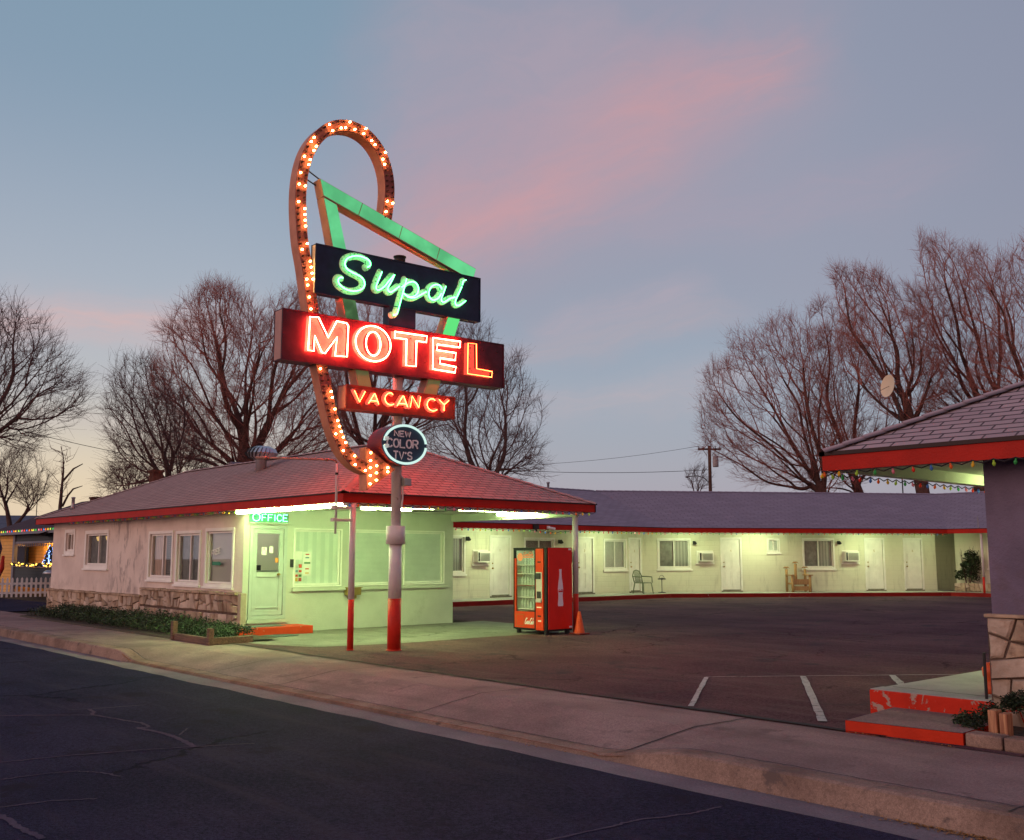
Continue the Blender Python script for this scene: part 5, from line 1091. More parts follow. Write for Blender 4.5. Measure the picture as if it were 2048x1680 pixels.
def sign_box(name, s0, s1, z0, z1, facem, sidem, label=None, th=TH, d0=0.0):
    m_ = MB(); m_.box((s0, z0, d0 - th), (s1, z1, d0), 0, sp)
    for a, b in ((0.0, .012), (-th - .012, -th)):  # face trims
        rect_frame(m_, sp, s0 - .004, s1 + .004, z0 - .004, z1 + .004, .018, d0 + a - .004, d0 + b + .002, 0)
    e = MB(); e.box((s0 - .003, z0 + .015, d0 - th + .02), (s0 + .01, z1 - .015, d0 - .02), 0, sp)
    o = build(m_, name, facem, SG)
    if sidem: build(e, 'side_panel', sidem, o)
    if label: o['label'] = label
    return o
B_SUP = sign_box('name_box', -1.84, 1.552, 5.88, 6.71, M_navy, M_pinkpost, 'navy sign box with green neon script', .14)
mb = MB(); mb.box((-.41, 5.50, -.20), (.135, 5.884, .001), 0, sp); build(mb, 'drop_panel', M_navy, B_SUP)
B_MOT = sign_box('motel_box', -2.40, 2.11, 4.70, 5.53, M_wine, mat('side peach', (.40, .22, .19), .5, .1), 'wide dark sign box with red neon MOTEL')
B_VAC = sign_box('vacancy_box', -1.215, .99, 4.02, 4.418, M_maroon, mat('side peach', (.40, .22, .19), .5, .1), 'dark red sign box with orange neon VACANCY')
# green frame: peach metal channels with lit plastic panels
E_g1 = emit('green plastic lit', (.10, .56, .21), 1.0); E_g1b = emit_uneven('green plastic lit upper', (.14, .64, .27), .72, 1.12, 1.6); E_g2 = emit_uneven('green plastic low', (.16, .34, .14), .3, .8, 2.5); E_g3 = mat('green plastic faint glow', (.22, .30, .13), .5, .12, 3, emis=(.2, .32, .1), estr=.12)  # unlit lower panels get a faint glow in their material
def bar(poly, name='frame_bar'):
    m_ = MB(); m_.prism(poly, sp, -.26, -.03); return build(m_, name, M_peach, SG)
def panel(parent, poly, m_, inset=.012, name='lit_panel'):
    n = len(poly); cx = sum(p[0] for p in poly) / n; cy = sum(p[1] for p in poly) / n
    pp = [(p[0] + (cx - p[0]) * inset * 1.2, p[1] + (cy - p[1]) * inset * 1.2) for p in poly]
    k = MB(); k.prism(pp, sp, -.03, -.018); build(k, name, m_, parent)
    k = MB(); k.prism(pp, sp, -.272, -.26); build(k, name, m_, parent)
top = lambda s: 7.849 - .2953 * (s + 1.781); botm = lambda s: 7.565 - .296 * (s + 1.707)
left = lambda z: -1.781 + (7.849 - z) * .2337; wL = .268
right_l = lambda z: .34 + (z - 4.431) * .3455; wR = .283
ft = bar([(left(7.849), 7.849), (1.477, top(1.477)), (1.405, botm(1.405)), (left(7.56), 7.56)])
for a, b, a2, b2 in ((-1.781, -.966, left(7.56), -1.036), (-.966, -.152, -1.036, -.215), (-.152, .654, -.215, .587), (.654, 1.477, .587, 1.405)):
    g = .010; panel(ft, [(a + g, top(a + g) - .012), (b - g, top(b - g) - .012), (b2 - g, botm(b2 - g) + .012), (a2 + g, botm(a2 + g) + .012)], E_g1b, .0)
zt = 7.545
fl = bar([(left(zt), zt), (left(zt) + wL - .01, zt - .075), (left(4.05) + wL, 4.05), (left(4.05), 4.05)])
panel(fl, [(left(zt) + .015, zt - .02), (left(zt) + wL - .02, zt - .09), (left(6.70) + wL - .015, 6.70), (left(6.70) + .015, 6.70)], E_g1b, .0)
for z0_, z1_, m_ in ((5.54, 5.87, E_g2), (4.43, 4.69, E_g3)): panel(fl, [(left(z1_) + .015, z1_), (left(z1_) + wL - .015, z1_), (left(z0_) + wL - .015, z0_), (left(z0_) + .015, z0_)], m_, .0)
fr_ = bar([(right_l(4.05), 4.05), (right_l(4.05) + wR, 4.05), (right_l(6.64) + wR - .01, 6.64), (right_l(6.7), 6.72)])
for z0_, z1_, m_ in ((5.54, 5.87, emit('green plastic bright', (.13, .80, .22), 1.0)), (4.43, 4.69, E_g3)): panel(fr_, [(right_l(z0_) + .015, z0_), (right_l(z0_) + wR - .015, z0_), (right_l(z1_) + wR - .015, z1_), (right_l(z1_) + .015, z1_)], m_, .0)
mb = MB(); mb.tube([sp(-1.99, 7.97, -.1), sp(-1.76, 7.86, -.1)], .012, 6); mb.tube([sp(-1.98, 7.86, -.2), sp(-1.77, 7.78, -.2)], .012, 6); build(mb, 'strut', M_dark, SG)
# arrow band
n = min(len(ARROW_OUT), len(ARROW_IN)); O_, I_ = [], []
def clean(seq):   # drop points that step back where two tracings meet
    return [p for i, p in enumerate(seq)]
outp = [p for i, p in enumerate(ARROW_OUT) if i not in (24, 30)]; inp = [p for i, p in enumerate(ARROW_IN) if i not in (23, 29)]
def resample(seq, k, rounds=2):
    P_ = [Vector((a, b, 0)) for a, b in seq]
    for _ in range(rounds): P_ = [P_[0]] + [(P_[i - 1] + P_[i] * 2 + P_[i + 1]) / 4 for i in range(1, len(P_) - 1)] + [P_[-1]]
    P_ = smooth_line(P_, 6); L = [0]
    for a, b in zip(P_, P_[1:]): L.append(L[-1] + (b - a).length)
    out = []; j = 0
    for i in range(k):
        t = L[-1] * i / (k - 1)
        while j < len(L) - 2 and L[j + 1] < t: j += 1
        f = (t - L[j]) / max(1e-9, L[j + 1] - L[j]); out.append(P_[j].lerp(P_[j + 1], max(0, min(1, f))))
    return out, L[-1]
# centre line and constant width give clean parallel edges
oo, Lo = resample(outp, 140); ii, Li = resample(inp, 140)
cc = [(a + b) / 2 for a, b in zip(oo, ii)]; cc, Lc = resample([(p.x, p.y) for p in cc], 150, 3)
HW = .093; cen = []
for i, p in enumerate(cc):
    t = (cc[min(i + 1, 149)] - cc[max(i - 1, 0)]).normalized(); cen.append((p, Vector((-t.y, t.x, 0))))
mb = MB(); D0, D1 = -.29, -.045
for i in range(149):
    (p, a), (q, b) = cen[i], cen[i + 1]
    mb.prism([p + a * HW, q + b * HW, q - b * HW, p - a * HW] and [((p + a * HW).x, (p + a * HW).y), ((q + b * HW).x, (q + b * HW).y), ((q - b * HW).x, (q - b * HW).y), ((p - a * HW).x, (p - a * HW).y)], sp, D0, D1, 0, 1)
head = [(-.775, 3.403), (-.216, 3.055), (-.765, 2.684)]
mb.prism(head, sp, D0, D1 + .002, 0, 1)
arrow = build(mb, 'arrow', [M_arrow, mat('arrow side', (.50, .21, .13), .5, .15, 4, dirt=(.25, .1, .07), dscale=6, dlo=.64, dhi=.75)], SG)
mb = MB()
for sg in (1, -1):
    ln = [sp((p + a * HW * sg).x, (p + a * HW * sg).y, D1 + .004) for p, a in cen]; mb.tube(ln, .006, 4)
mb.tube([sp(*h, D1 + .005) for h in head], .006, 4, closed=True); build(mb, 'arrow_edging', M_arrow, arrow)
# sockets and bulbs
rb = random.Random(41); spots_ = []
acc = 0; seg = Lc / 149; k = 0; nrow = int(Lc / .098)
for i in range(nrow):
    t = (i + .5) * Lc / nrow / seg; j = min(148, int(t)); f = t - j; p = cen[j][0].lerp(cen[j + 1][0], f); a = cen[j][1]
    for sg in (1, -1): spots_.append((p.x + a.x * .055 * sg, p.y + a.y * .055 * sg, i))
lit = []
for (s, z, i) in spots_:
    g = noise.noise((i * .23, 3.3, 0)); lit.append(rb.random() < .37 + g * .9)
for row, zz_ in ((-.72, (3.31, 3.18, 3.06, 2.93, 2.79)), (-.60, (3.22, 3.10, 2.98, 2.86)), (-.49, (3.15, 3.04, 2.95)), (-.38, (3.08, 3.01))):
    for z in zz_: spots_.append((row, z, 99)); lit.append(rb.random() < .72)
hid = lambda s, z: (5.86 < z < 6.73 and s > -1.86) or (4.68 < z < 5.55)
bb = MB(); bb.lathe([(.004, -.03), (.009, -.022), (.015, -.004), (.016, .008), (.011, .020), (.004, .026)], (0, 0, 0), 8)
bb.v = [(z, y, x) for x, y, z in bb.v]
E_bulb = emit('marquee bulb', (1.0, .50, .13), 70.0)
proto = None; nb = 0; un = MB(); sk_ = MB()
for (s, z, i), l_ in zip(spots_, lit):
    if hid(s, z): continue
    q = Vector(sp(s, z, D1 + .035))
    sk_.tube([sp(s, z, D1), sp(s, z, D1 + .016)], .017, 7)
    if l_ and nb < 100:
        nb += 1
        if proto is None:
            me = MB(); me.v, me.f, me.mi, me.uv = list(bb.v), list(bb.f), list(bb.mi), list(bb.uv); proto = build(me, 'bulb', E_bulb, None, True); proto.parent = arrow; proto.location = q - wloc(arrow)
        else: c_ = proto.copy(); COL.objects.link(c_); c_.parent = arrow; c_.location = q - wloc(arrow)
    else: un.add([(v[0] + q.x, v[1] + q.y, v[2] + q.z) for v in bb.v], bb.f)
build(sk_, 'bulb_sockets', M_dark, arrow)['kind'] = 'stuff'
build(un, 'unlit_bulbs', mat('unlit bulb', (.10, .035, .03), .2), arrow, True)['kind'] = 'stuff'
# neon lettering
E_red = emit('red neon', (1.0, .085, .045), 40.0); E_redw = emit('bright red neon', (1.0, .060, .030), 165.0); E_or = emit('orange neon', (1.0, .055, .014), 80.0); E_orl = emit('dim orange neon', (1.0, .075, .018), 30.0); E_grn = emit('green neon', (.10, 1.0, .26), 11.0)
P_grn = chipped('worn script paint', (.62, .66, .58), (.05, .12, .09), 26.0, .56, .62); P_pink = chipped('worn block letter paint', (.34, .24, .23), (.20, .10, .09), 11.0, .56, .70); P_pnk2 = chipped('worn vacancy paint', (.60, .42, .36), (.25, .12, .08), 16.0, .62, .72)
def neon(polys, em, r, side, parent, k=1, closed=False, d=.07, name='neon_tube'):
    m_ = MB()
    for pl in polys:
        q = [Vector((a, b, 0)) for a, b in pl]
        if k > 1: q = smooth_line(q, k, closed)
        m_.tube([side(p.x, p.y, d) for p in q], r, 6, closed=closed)
        ends = [] if closed else [q[0], q[-1]]
    return build(m_, name, em, parent, True)
def painted(polys, w, m_, side, parent, k=1, closed=False, name='painted_letter', dd=0.0):
    mm = MB()
    for i, pl in enumerate(polys):
        q = [Vector((a, b, 0)) for a, b in pl]
        if k > 1: q = smooth_line(q, k, closed)
        ribbon(mm, [(p.x - .022, p.y) for p in q], w, side, .002 + i * .0012, .008 + i * .0012 + dd, closed=closed)
    return build(mm, name, m_, parent)
script = {'S': ([S_TUBE], .125), 'u': ([U_TUBE], .115), 'p': ([P_STEM, P_BOWL + P_LINK[1:]], .115), 'a': ([A_TUBE, A_STEM], .105), 'i': ([I_TUBE, I_DOT], .095)}
O_out = [(-.755 + .343 * math.cos(t), 5.157 + .303 * math.sin(t)) for t in [k * math.pi / 16 for k in range(32)]]
O_in = [(-.755 + .142 * math.cos(t), 5.155 + .205 * math.sin(t)) for t in [k * math.pi / 12 for k in range(24)]]
def letter_fill(poly, side, parent, grow=.028, hole=None):
    m_ = MB(); q = [Vector((a - .022, b, 0)) for a, b in poly]; n_ = len(q)
    A = sum(q[i].x * q[(i + 1) % n_].y - q[(i + 1) % n_].x * q[i].y for i in range(n_)); sg = 1 if A > 0 else -1; out = []
    for i in range(n_):
        e0 = (q[i] - q[i - 1]).normalized(); e1 = (q[(i + 1) % n_] - q[i]).normalized(); m0 = Vector((e0.y, -e0.x, 0)) * sg; m1 = Vector((e1.y, -e1.x, 0)) * sg
        b_ = (m0 + m1); b_ = b_ / max(.35, b_.length ** 2 / 2) if b_.length > .1 else m0; out.append(q[i] + b_ * grow * .5)
    if hole:
        ho = [Vector((a - .022, b, 0)) for a, b in hole]; N = 48; g = lambda L_, t: L_[int(round(t * len(L_))) % len(L_)]
        for i in range(N):
            a, b = g(out, i / N), g(out, (i + 1) / N); c_, d_2 = g(ho, i / N), g(ho, (i + 1) / N); m_.prism([(a.x, a.y), (b.x, b.y), (d_2.x, d_2.y), (c_.x, c_.y)], side, .002, .008)
    else: m_.prism([(p.x, p.y) for p in out], side, .002, .008)
    return build(m_, 'painted_letter', P_pink, parent)
for side, isf in ((front, True), (None, False)):
    sd_ = side or rear(-.144)
    if not isf: sd_ = (lambda s, z, d: sp(2 * (-.144) - s, z, -.14 - d))
    for ch, (pls, w) in script.items():
        pt = painted(pls, w, P_grn, sd_, B_SUP, 3); neon(pls, E_grn, .010, sd_, pt, 4, d=.055)
    sd_ = side or rear(-.145)
    for pl in (M1, T1, E1):
        pt = letter_fill(pl, sd_, B_MOT); neon([pl], E_redw, .0105, sd_, pt, closed=True)
    pt = letter_fill(O_out, sd_, B_MOT, hole=O_in); neon([O_out], E_redw, .0105, sd_, pt, closed=True); neon([O_in], E_redw, .0105, sd_, pt, closed=True)
    pt = letter_fill(L1, sd_, B_MOT); neon([L1], E_orl, .0075, sd_, pt, closed=True)
    sd_ = side or rear(-.112)
    for pls, k in (([V_V], 1), ([V_A[:4], V_A[4:]], 1), ([V_C], 3), ([V_A2[:4], V_A2[4:]], 1), ([V_N], 1), ([V_C2], 3), ([V_Y[:3], [V_Y[1], V_Y[3]]], 1)):
        pt = painted(pls, .068, P_pnk2, sd_, B_VAC, k, dd=.002); neon(pls, E_or, .0045, sd_, pt, k, d=.035)
mb = MB()
for a in np.arange(-1.9, 2.0, .32):
    for z in (4.98, 5.36): mb.tube([sp(a, z, .0), sp(a, z, .05)], .008, 5)
build(mb, 'tube_support', M_dark, B_MOT)
# oval TV sign
OC = (-.088, 3.487); orx, ory = .435, .335
el_ = lambda k1, n_=40: [(OC[0] + orx * k1 * math.cos(i * 2 * math.pi / n_), OC[1] + ory * k1 * math.sin(i * 2 * math.pi / n_)) for i in range(n_)]
mb = MB(); mb.prism(el_(1.05, 48), sp, -.42, .04, 0, 1); ov = build(mb, 'oval_box', [mat('teal face', (.030, .058, .095), .4, .2, 4), mat('oval side', (.15, .020, .028), .4, .15)], SG); ov['label'] = 'oval sign box with white neon ring reading NEW COLOR TVS'
E_w = emit('white neon', (.70, .98, .90), .95)
for k1 in (1.0, .945):
    for a0, a1 in ((R(6), R(172)), (R(186), R(354))):
        mb = MB(); mb.tube([sp(OC[0] + orx * k1 * math.cos(a0 + (a1 - a0) * i / 24), OC[1] + ory * k1 * math.sin(a0 + (a1 - a0) * i / 24), .075) for i in range(25)], .012, 6); build(mb, 'neon_ring', E_w, ov, True)
for z_, x_ in ((3.57, -.47), (3.44, -.465)): mb = MB(); mb.prism([(x_ - .04, z_ - .03), (x_ + .03, z_ - .03), (x_ + .045, z_ + .03), (x_ - .03, z_ + .03)], sp, .045, .09); build(mb, 'ring_connector', mat('tube end', (.75, .82, .78), .4, emis=(.7, .9, .8), estr=.25), ov)
P_w = mat('worn white lettering', (.80, .74, .74), .6, .25, 30)
for txt, s0, s1, z0, z1, w, g in (('NEW', -.30, .045, 3.625, 3.715, .024, .30), ('COLOR', -.443, .195, 3.435, 3.572, .028, .30), ("TV'S", -.315, .08, 3.237, 3.362, .026, .26)):
    mb = MB(); letters(mb, txt, s0 + .01, s1 - .01, z0, z1, w, sp, .042, .048, g); build(mb, 'lettering', P_w, ov)
# ------------------------------------------------------------------ vending machine, bottles, cone
VX0, VX1, VY0, VY1 = -16.12, -15.10, 14.30, 15.02
VM = thing('vending_machine', 'red drinks vending machine with glass front and a pale bottle on its side', 'vending machine', (-15.6, 14.66, 0))
frV = frame((VX0, VY0), (1, 0), (0, -1)); frVs = frame((VX1, VY0), (0, 1), (1, 0)); VW = VX1 - VX0; VD = VY1 - VY0
M_vred = mat('vending red', (.62, .020, .012), .32, .06, 3); M_vor = mat('vending front red', (.56, .05, .016), .3, .06, 3); M_blk = mat('black trim', (.012, .012, .014), .4)
mb = MB(); mb.box((0, .08, -VD), (VW, 1.77, -VD + .03), 0, frV); mb.box((0, .08, -VD), (.03, 1.77, -.06), 0, frV); mb.box((0, 1.74, -VD + .03), (VW, 1.77, -.0), 0, frV); mb.box((0, .08, -VD + .03), (VW, .42, -.06), 0, frV); mb.box((.66, .42, -VD + .03), (VW, 1.74, -.06), 0, frV); build(mb, 'cabinet', M_blk, VM)
mb = MB(); mb.box((.035, .12, .002), (VD - .005, 1.765, .014), 0, frVs); vs_ = build(mb, 'side_panel', M_vred, VM, bevel=.004)
prof = [(.0, 0), (.062, 0), (.072, .012), (.075, .05), (.064, .14), (.058, .22), (.068, .30), (.072, .36), (.060, .46), (.038, .57), (.030, .66), (.029, .70), (.034, .705), (.034, .75), (.0, .75)]
cs = VD * .52; mb = MB(); mb.prism([(cs + a, .58 + z) for a, z in prof] + [(cs - a, .58 + z) for a, z in prof[::-1][1:-1]], frVs, .014, .018); bt = build(mb, 'bottle_emblem', mat('pale emblem', (.78, .70, .78), .5), vs_)
def cursive(mb_, fr, x0, z0, L_, H_, w, d0, d1):
    S_ = {'C': [(.95, .85), (.8, 1), (.45, .9), (.12, .5), (.1, .15), (.35, 0), (.7, .1), (1.0, .35)], 'o': [(.5, .5), (.15, .4), (.1, .12), (.35, 0), (.7, .15), (.7, .42), (.5, .5), (.8, .42), (1, .45)],
          'c': [(.85, .42), (.6, .5), (.2, .35), (.15, .1), (.4, 0), (1, .25)], 'a': [(.8, .45), (.45, .5), (.1, .25), (.25, 0), (.6, .1), (.85, .48), (.8, .1), (1, .08)], '-': [(0, .28), (1, .32)], 'l': [(0, .1), (.5, .6), (.7, 1), (.45, .9), (.35, .2), (.6, 0), (1, .1)]}
    wd = {'C': 1.5, 'o': .8, 'c': .75, 'a': .9, '-': .35, 'l': .6}; word = 'Coca-Cola'; tot = sum(wd[c] for c in word); x = 0
    for i, c in enumerate(word):
        pl = [((x + p[0] * wd[c]) / tot * L_ + p[1] * H_ * .25 + x0, z0 + p[1] * H_) for p in S_[c]]
        q = smooth_line([Vector((a, b, 0)) for a, b in pl], 3); ribbon(mb_, [(p.x, p.y) for p in q], w * (1.3 if c == 'C' else 1), fr, d0, d1 + i * .0003, roundcap=False); x += wd[c]
mb = MB(); cursive(mb, frVs, cs - .062, .865, .115, .055, .008, .018, .0195); build(mb, 'lettering', M_vred, bt)
for a0, z0 in ((VD - .11, 1.72), (VD - .10, .14)): mb = MB(); mb.box((a0, z0, .0145), (a0 + .08, z0 + .03, .017), 0, frVs); build(mb, 'side_sticker', mat('pale emblem', (.78, .70, .78), .5), vs_)
mb = MB(); rect_frame(mb, frV, .015, .69, .10, 1.74, .03, -.045, .01); build(mb, 'door_frame', M_blk, VM)
mb = MB(); mb.box((.045, .13, -.03), (.66, .46, .004), 0, frV); mb.box((.045, .46, -.03), (.085, 1.55, .003), 0, frV); lo = build(mb, 'lower_panel', M_vor, VM)
mb = MB(); rect_frame(mb, frV, .09, .34, .16, .40, .012, .004, .009); build(mb, 'delivery_flap', mat('flap', (.35, .10, .03), .5), lo)
mb = MB(); cursive(mb, frV, .36, .21, .27, .12, .014, .004, .006); build(mb, 'lettering', M_white, lo)
mb = MB(); mb.box((.70, .10, -.05), (.93, 1.745, .016), 0, frV); cp = build(mb, 'control_column', M_vor, VM, bevel=.012)
mb = MB(); mb.box((.95, .09, -.06), (VW - .0, 1.75, .0), 0, frV); build(mb, 'corner_trim', M_blk, VM)
mb = MB(); mb.box((.725, .68, .016), (.90, 1.27, .022), 0, frV); mb.box((.74, .66, .022), (.89, .72, .05), 0, frV); cpl = build(mb, 'control_plate', mat('silver plate', (.50, .48, .44), .4, metal=.3), cp)
mb = MB(); mb.box((.73, 1.13, .022), (.86, 1.25, .045), 0, frV); mb.box((.75, .74, .022), (.87, .88, .028), 0, frV); build(mb, 'keypad', M_dark, cpl)
for z in (1.46, .37): mb = MB(); mb.box((.77, z, .016), (.86, z + .03, .024), 0, frV); build(mb, 'coin_slot', M_blk, cp)
for b_ in ((.74, .55, .88, .57), (.78, .27, .87, .30)): mb = MB(); mb.box((b_[0], b_[1], .016), (b_[2], b_[3], .019), 0, frV); build(mb, 'sticker', M_white, cp)
mb = MB(); mb.box((.045, .46, -.02), (.66, 1.71, -.015), 0, frV); build(mb, 'pane', M_glass, VM)
mb = MB(); mb.prism([(.20 + .085 * math.cos(t * math.pi / 10), 1.575 + .085 * math.sin(t * math.pi / 10)) for t in range(20)], frV, -.012, -.009); mb.box((.30, 1.56, -.012), (.62, 1.585, -.010), 0, frV); build(mb, 'header_disc', mat('header orange', (.70, .22, .12), .5), VM)
mb = MB(); cursive(mb, frV, .30, 1.60, .30, .08, .012, -.012, -.010); build(mb, 'lettering', mat('header orange', (.70, .22, .12), .5), VM)
mb = MB(); mb.box((.05, .44, -.50), (.655, 1.73, -.49), 0, frV); mb.box((.045, .44, -.49), (.05, 1.73, -.05), 0, frV); mb.box((.65, .44, -.49), (.655, 1.73, -.05), 0, frV); build(mb, 'liner', mat('pale liner', (.62, .70, .60), .6), VM)
shz = [.52, .76, 1.00, 1.24, 1.48 - .06]
for z in shz: mb = MB(); mb.box((.055, z - .02, -.46), (.645, z, -.06), 0, frV); build(mb, 'shelf', M_white, VM)
mb = MB(); mb.box((.10, 1.72, -.09), (.62, 1.735, -.05), 0, frV); build(mb, 'cabinet_lamp', emit('cooler lamp', (.80, 1.0, .60), 15.0), VM)
mb = MB(); mb.box((.045, .985, -.012), (.66, 1.0, -.008), 0, frV); build(mb, 'door_strip', mat('dark red strip', (.18, .02, .015), .4), VM)
mb = MB()
for a in (.06, VW - .12):
    for d in (-.08, -VD + .06): mb.box((a, .0, d - .04), (a + .06, .08, d + .04), 0, frV)
build(mb, 'foot', M_dark, VM)
bt_ = MB(); bt_.lathe([(.001, 0), (.028, .0), (.030, .02), (.026, .06), (.031, .10), (.027, .125), (.012, .16), (.011, .185), (.014, .187), (.014, .20), (.001, .20)], (0, 0, 0), 9)
pb = None; names = ['on the lowest lit shelf', 'on the second lit shelf from the bottom', 'on the middle lit shelf', 'on the fourth lit shelf', 'on the top lit shelf']
for i, z in enumerate(shz):
    for k in range(6):
        if i == 4 and k < 1: continue
        q = Vector(frV(.14 + k * .088, z + .001, -.14))
        if pb is None: me = MB(); me.v, me.f, me.mi, me.uv = bt_.v, bt_.f, bt_.mi, bt_.uv; pb = build(me, 'drink_bottle', mat('clear bottle', (.62, .72, .64), .15), None, True); o = pb
        else: o = pb.copy(); COL.objects.link(o)
        o.location = q; tag(o, 'pale small drink bottle ' + names[i] + ' of the vending machine', 'bottle', 'bottles ' + names[i])
CN = thing('traffic_cone', 'red-orange traffic cone beside the vending machine and steel post', 'traffic cone', (-14.85, 14.98, 0))
mb = MB(); mb.lathe([(.115, .03), (.11, .05), (.032, .45), (.025, .47), (.001, .47)], (-14.85, 14.98, 0), 20); build(mb, 'cone', mat('cone orange', (.60, .09, .03), .5, .15, 10), CN, True); mb = MB(); mb.box((-15.0, 14.83, .016), (-14.70, 15.13, .045)); build(mb, 'base', mat('cone base', (.20, .04, .03), .7, .2, 8), CN, bevel=.012)

# ------------------------------------------------------------------ furniture of the wing walkway
def chair_at(fr, a, z, d):
    t = thing('plastic_chair', 'olive green plastic armchair with slatted back on the wing walkway', 'chair', fr(a, z, d)); m_ = mat('olive plastic', (.16, .19, .12), .5, .1, 6)
    f = lambda x, y, q: fr(a + x, z + q, d + y)
    b = MB(); b.box((-.24, -.22, .40), (.24, .24, .435), 0, f); build(b, 'seat', m_, t, bevel=.02)
    b = MB(); b.tube([f(-.22, -.24, .42), f(-.26, -.30, .68), f(-.16, -.33, .86), f(0, -.34, .90), f(.16, -.33, .86), f(.26, -.30, .68), f(.22, -.24, .42)], .022, 6)
    for x in (-.15, -.09, -.03, .03, .09, .15): b.tube([f(x * .9, -.24, .42), f(x, -.32, .87)], .014, 5)
    build(b, 'backrest', m_, t, True)
    for sx in (-1, 1):
        b = MB(); b.tube([f(.25 * sx, -.30, .66), f(.30 * sx, -.1, .655), f(.30 * sx, .20, .64)], .022, 6); b.tube([f(.30 * sx, .20, .64), f(.285 * sx, .23, .42)], .02, 6); build(b, 'armrest', m_, t, True)
        for sy, y in ((1, .23), (-1, -.22)): b = MB(); b.tube([f(.23 * sx, y, .41), f(.28 * sx, y + .05 * sy, .0)], [.026, .018], 6); build(b, 'leg', m_, t, True)
chair_at(frA, ay(30.15), .15, .95)
t = thing('ashtray_stand', 'thin dark stand with small domed top and wire loop near the wide wing window', 'ashtray stand', frB(s_(.15), .15, .55)); q = frB(s_(.15), .15, .55)
mb = MB(); mb.lathe([(.001, 0), (.17, 0), (.16, .02), (.03, .04), (.015, .05), (.015, .5), (.03, .52)], q, 14); build(mb, 'stand', M_dark, t, True); mb = MB(); mb.lathe([(.03, .52), (.17, .52), (.16, .56), (.02, .58)], q, 14); mb.tube([(q[0] + .1 * dB[0] * math.cos(i * math.pi / 8), q[1] + .1 * dB[1] * math.cos(i * math.pi / 8), q[2] + .57 + .12 * math.sin(i * math.pi / 8)) for i in range(9)], .008, 5); build(mb, 'tray', M_dark, t, True)
# carved wooden chair
t = thing('carved_chair', 'carved wooden throne with palm-topped posts in front of the wing window', 'wooden chair', frB(s_(5.9), .15, .55)); f = lambda x, y, q: frB(s_(5.9) + x, .15 + q, .55 + y)
mb = MB(); mb.box((-.36, -.26, .30), (.36, .26, .36), 0, f); build(mb, 'seat', M_woodch, t); mb = MB(); mb.box((-.32, .24, .33), (.32, .28, .52), 0, f); mb.box((-.32, .24, .06), (.32, .27, .24), 0, f); build(mb, 'apron', M_woodch, t)
def palm(parent, x, y, z, nm='palm_top'):
    b = MB()
    for k in range(7): a_ = k / 7 * 2 * math.pi; b.tube([f(x, y, z), f(x + .07 * math.cos(a_), y + .07 * math.sin(a_), z + .045), f(x + .14 * math.cos(a_), y + .14 * math.sin(a_), z - .02)], [.024, .022, .005], 5)
    b.lathe([(.01, -.02), (.05, .0), (.03, .05), (.005, .06)], f(x, y, z), 8); build(b, nm, M_woodch, parent, True)
for x in (-.40, .40):
    b = MB(); b.tube([f(x, -.24, 0), f(x, -.24, .92)], .055, 9); o = build(b, 'rear_post', M_woodch, t, True); palm(o, x, -.24, .96)
    b = MB(); b.tube([f(x * .93, .26, 0), f(x * .93, .26, .66)], .058, 9); build(b, 'front_post', M_woodch, t, True)
    b = MB(); b.box((x * .93 - .10, -.22, .66), (x * .93 + .10, .36, .70), 0, f); build(b, 'armrest', M_woodch, t)
b = MB(); b.tube([f(0, -.26, .3), f(0, -.26, 1.12)], .06, 9); o = build(b, 'centre_post', M_woodch, t, True); palm(o, 0, -.26, 1.16)

# ------------------------------------------------------------------ holiday lights
BC = [(.65, .04, .02), (.04, .30, .07), (.70, .40, .03), (.06, .16, .45), (.62, .16, .22), (.35, .55, .05), (.70, .12, .02)]
def bulb_mats(strength): return [mat('holiday bulb %s %s' % ('abcdefg'[i], strength), tuple(x * .8 for x in c), .25, emis=c, estr=strength) for i, c in enumerate(BC)]
def light_string(label, pts, spacing, size, strength, droop=.03, seed=0, group='strings of holiday bulbs', hang=1.0):
    t = thing('light_string', label, 'string lights', pts[0], group); g_ = random.Random(seed); P_ = [Vector(p) for p in pts]; out = []
    L_ = [0.0]
    for a, b in zip(P_, P_[1:]): L_.append(L_[-1] + (b - a).length)
    n_ = int(L_[-1] / spacing)
    if n_ > 99: n_ = 99
    for i in range(n_ + 1):
        s = L_[-1] * i / n_; j = 0
        while j < len(L_) - 2 and L_[j + 1] < s: j += 1
        out.append(P_[j].lerp(P_[j + 1], (s - L_[j]) / (L_[j + 1] - L_[j])))
    w = MB(); line = []
    for a, b in zip(out, out[1:]): line += [a, (a + b) / 2 - Vector((0, 0, droop))]
    line.append(out[-1]); w.tube(line, .004 + size * .05, 4); build(w, 'wire', M_dark, t)
    ms = bulb_mats(strength); pr = {}
    for i, p in enumerate(out[:-1]):
        k = (i * 3 + seed) % 7; q = p + Vector((g_.uniform(-.01, .01), g_.uniform(-.01, .01), -.01))
        if k not in pr:
            m_ = MB(); m_.lathe([(size * .16, 0), (size * .16, -size * .3), (size * .30, -size * .45), (size * .32, -size * .65), (size * .18, -size * .92), (.001, -size * 1.05)], (0, 0, 0), 8); o = build(m_, 'bulb', ms[k], None, True); pr[k] = o
        else: o = pr[k].copy(); COL.objects.link(o)
        o.parent = t; o.location = q - Vector(pts[0])
        o.rotation_euler = (g_.uniform(-.25, .25), g_.uniform(-.25, .25), 0)
    return t
light_string('string of small holiday bulbs under the street eave of the office', [(-28.9, 9.37, 2.52), (-19.4, 9.37, 2.52)], .105, .05, .03, seed=1)
light_string('holiday bulbs across the long fluorescent lenses above the office door', [(-19.3, 9.36, 2.50), (-15.1, 9.36, 2.50)], .26, .055, .25, seed=2)
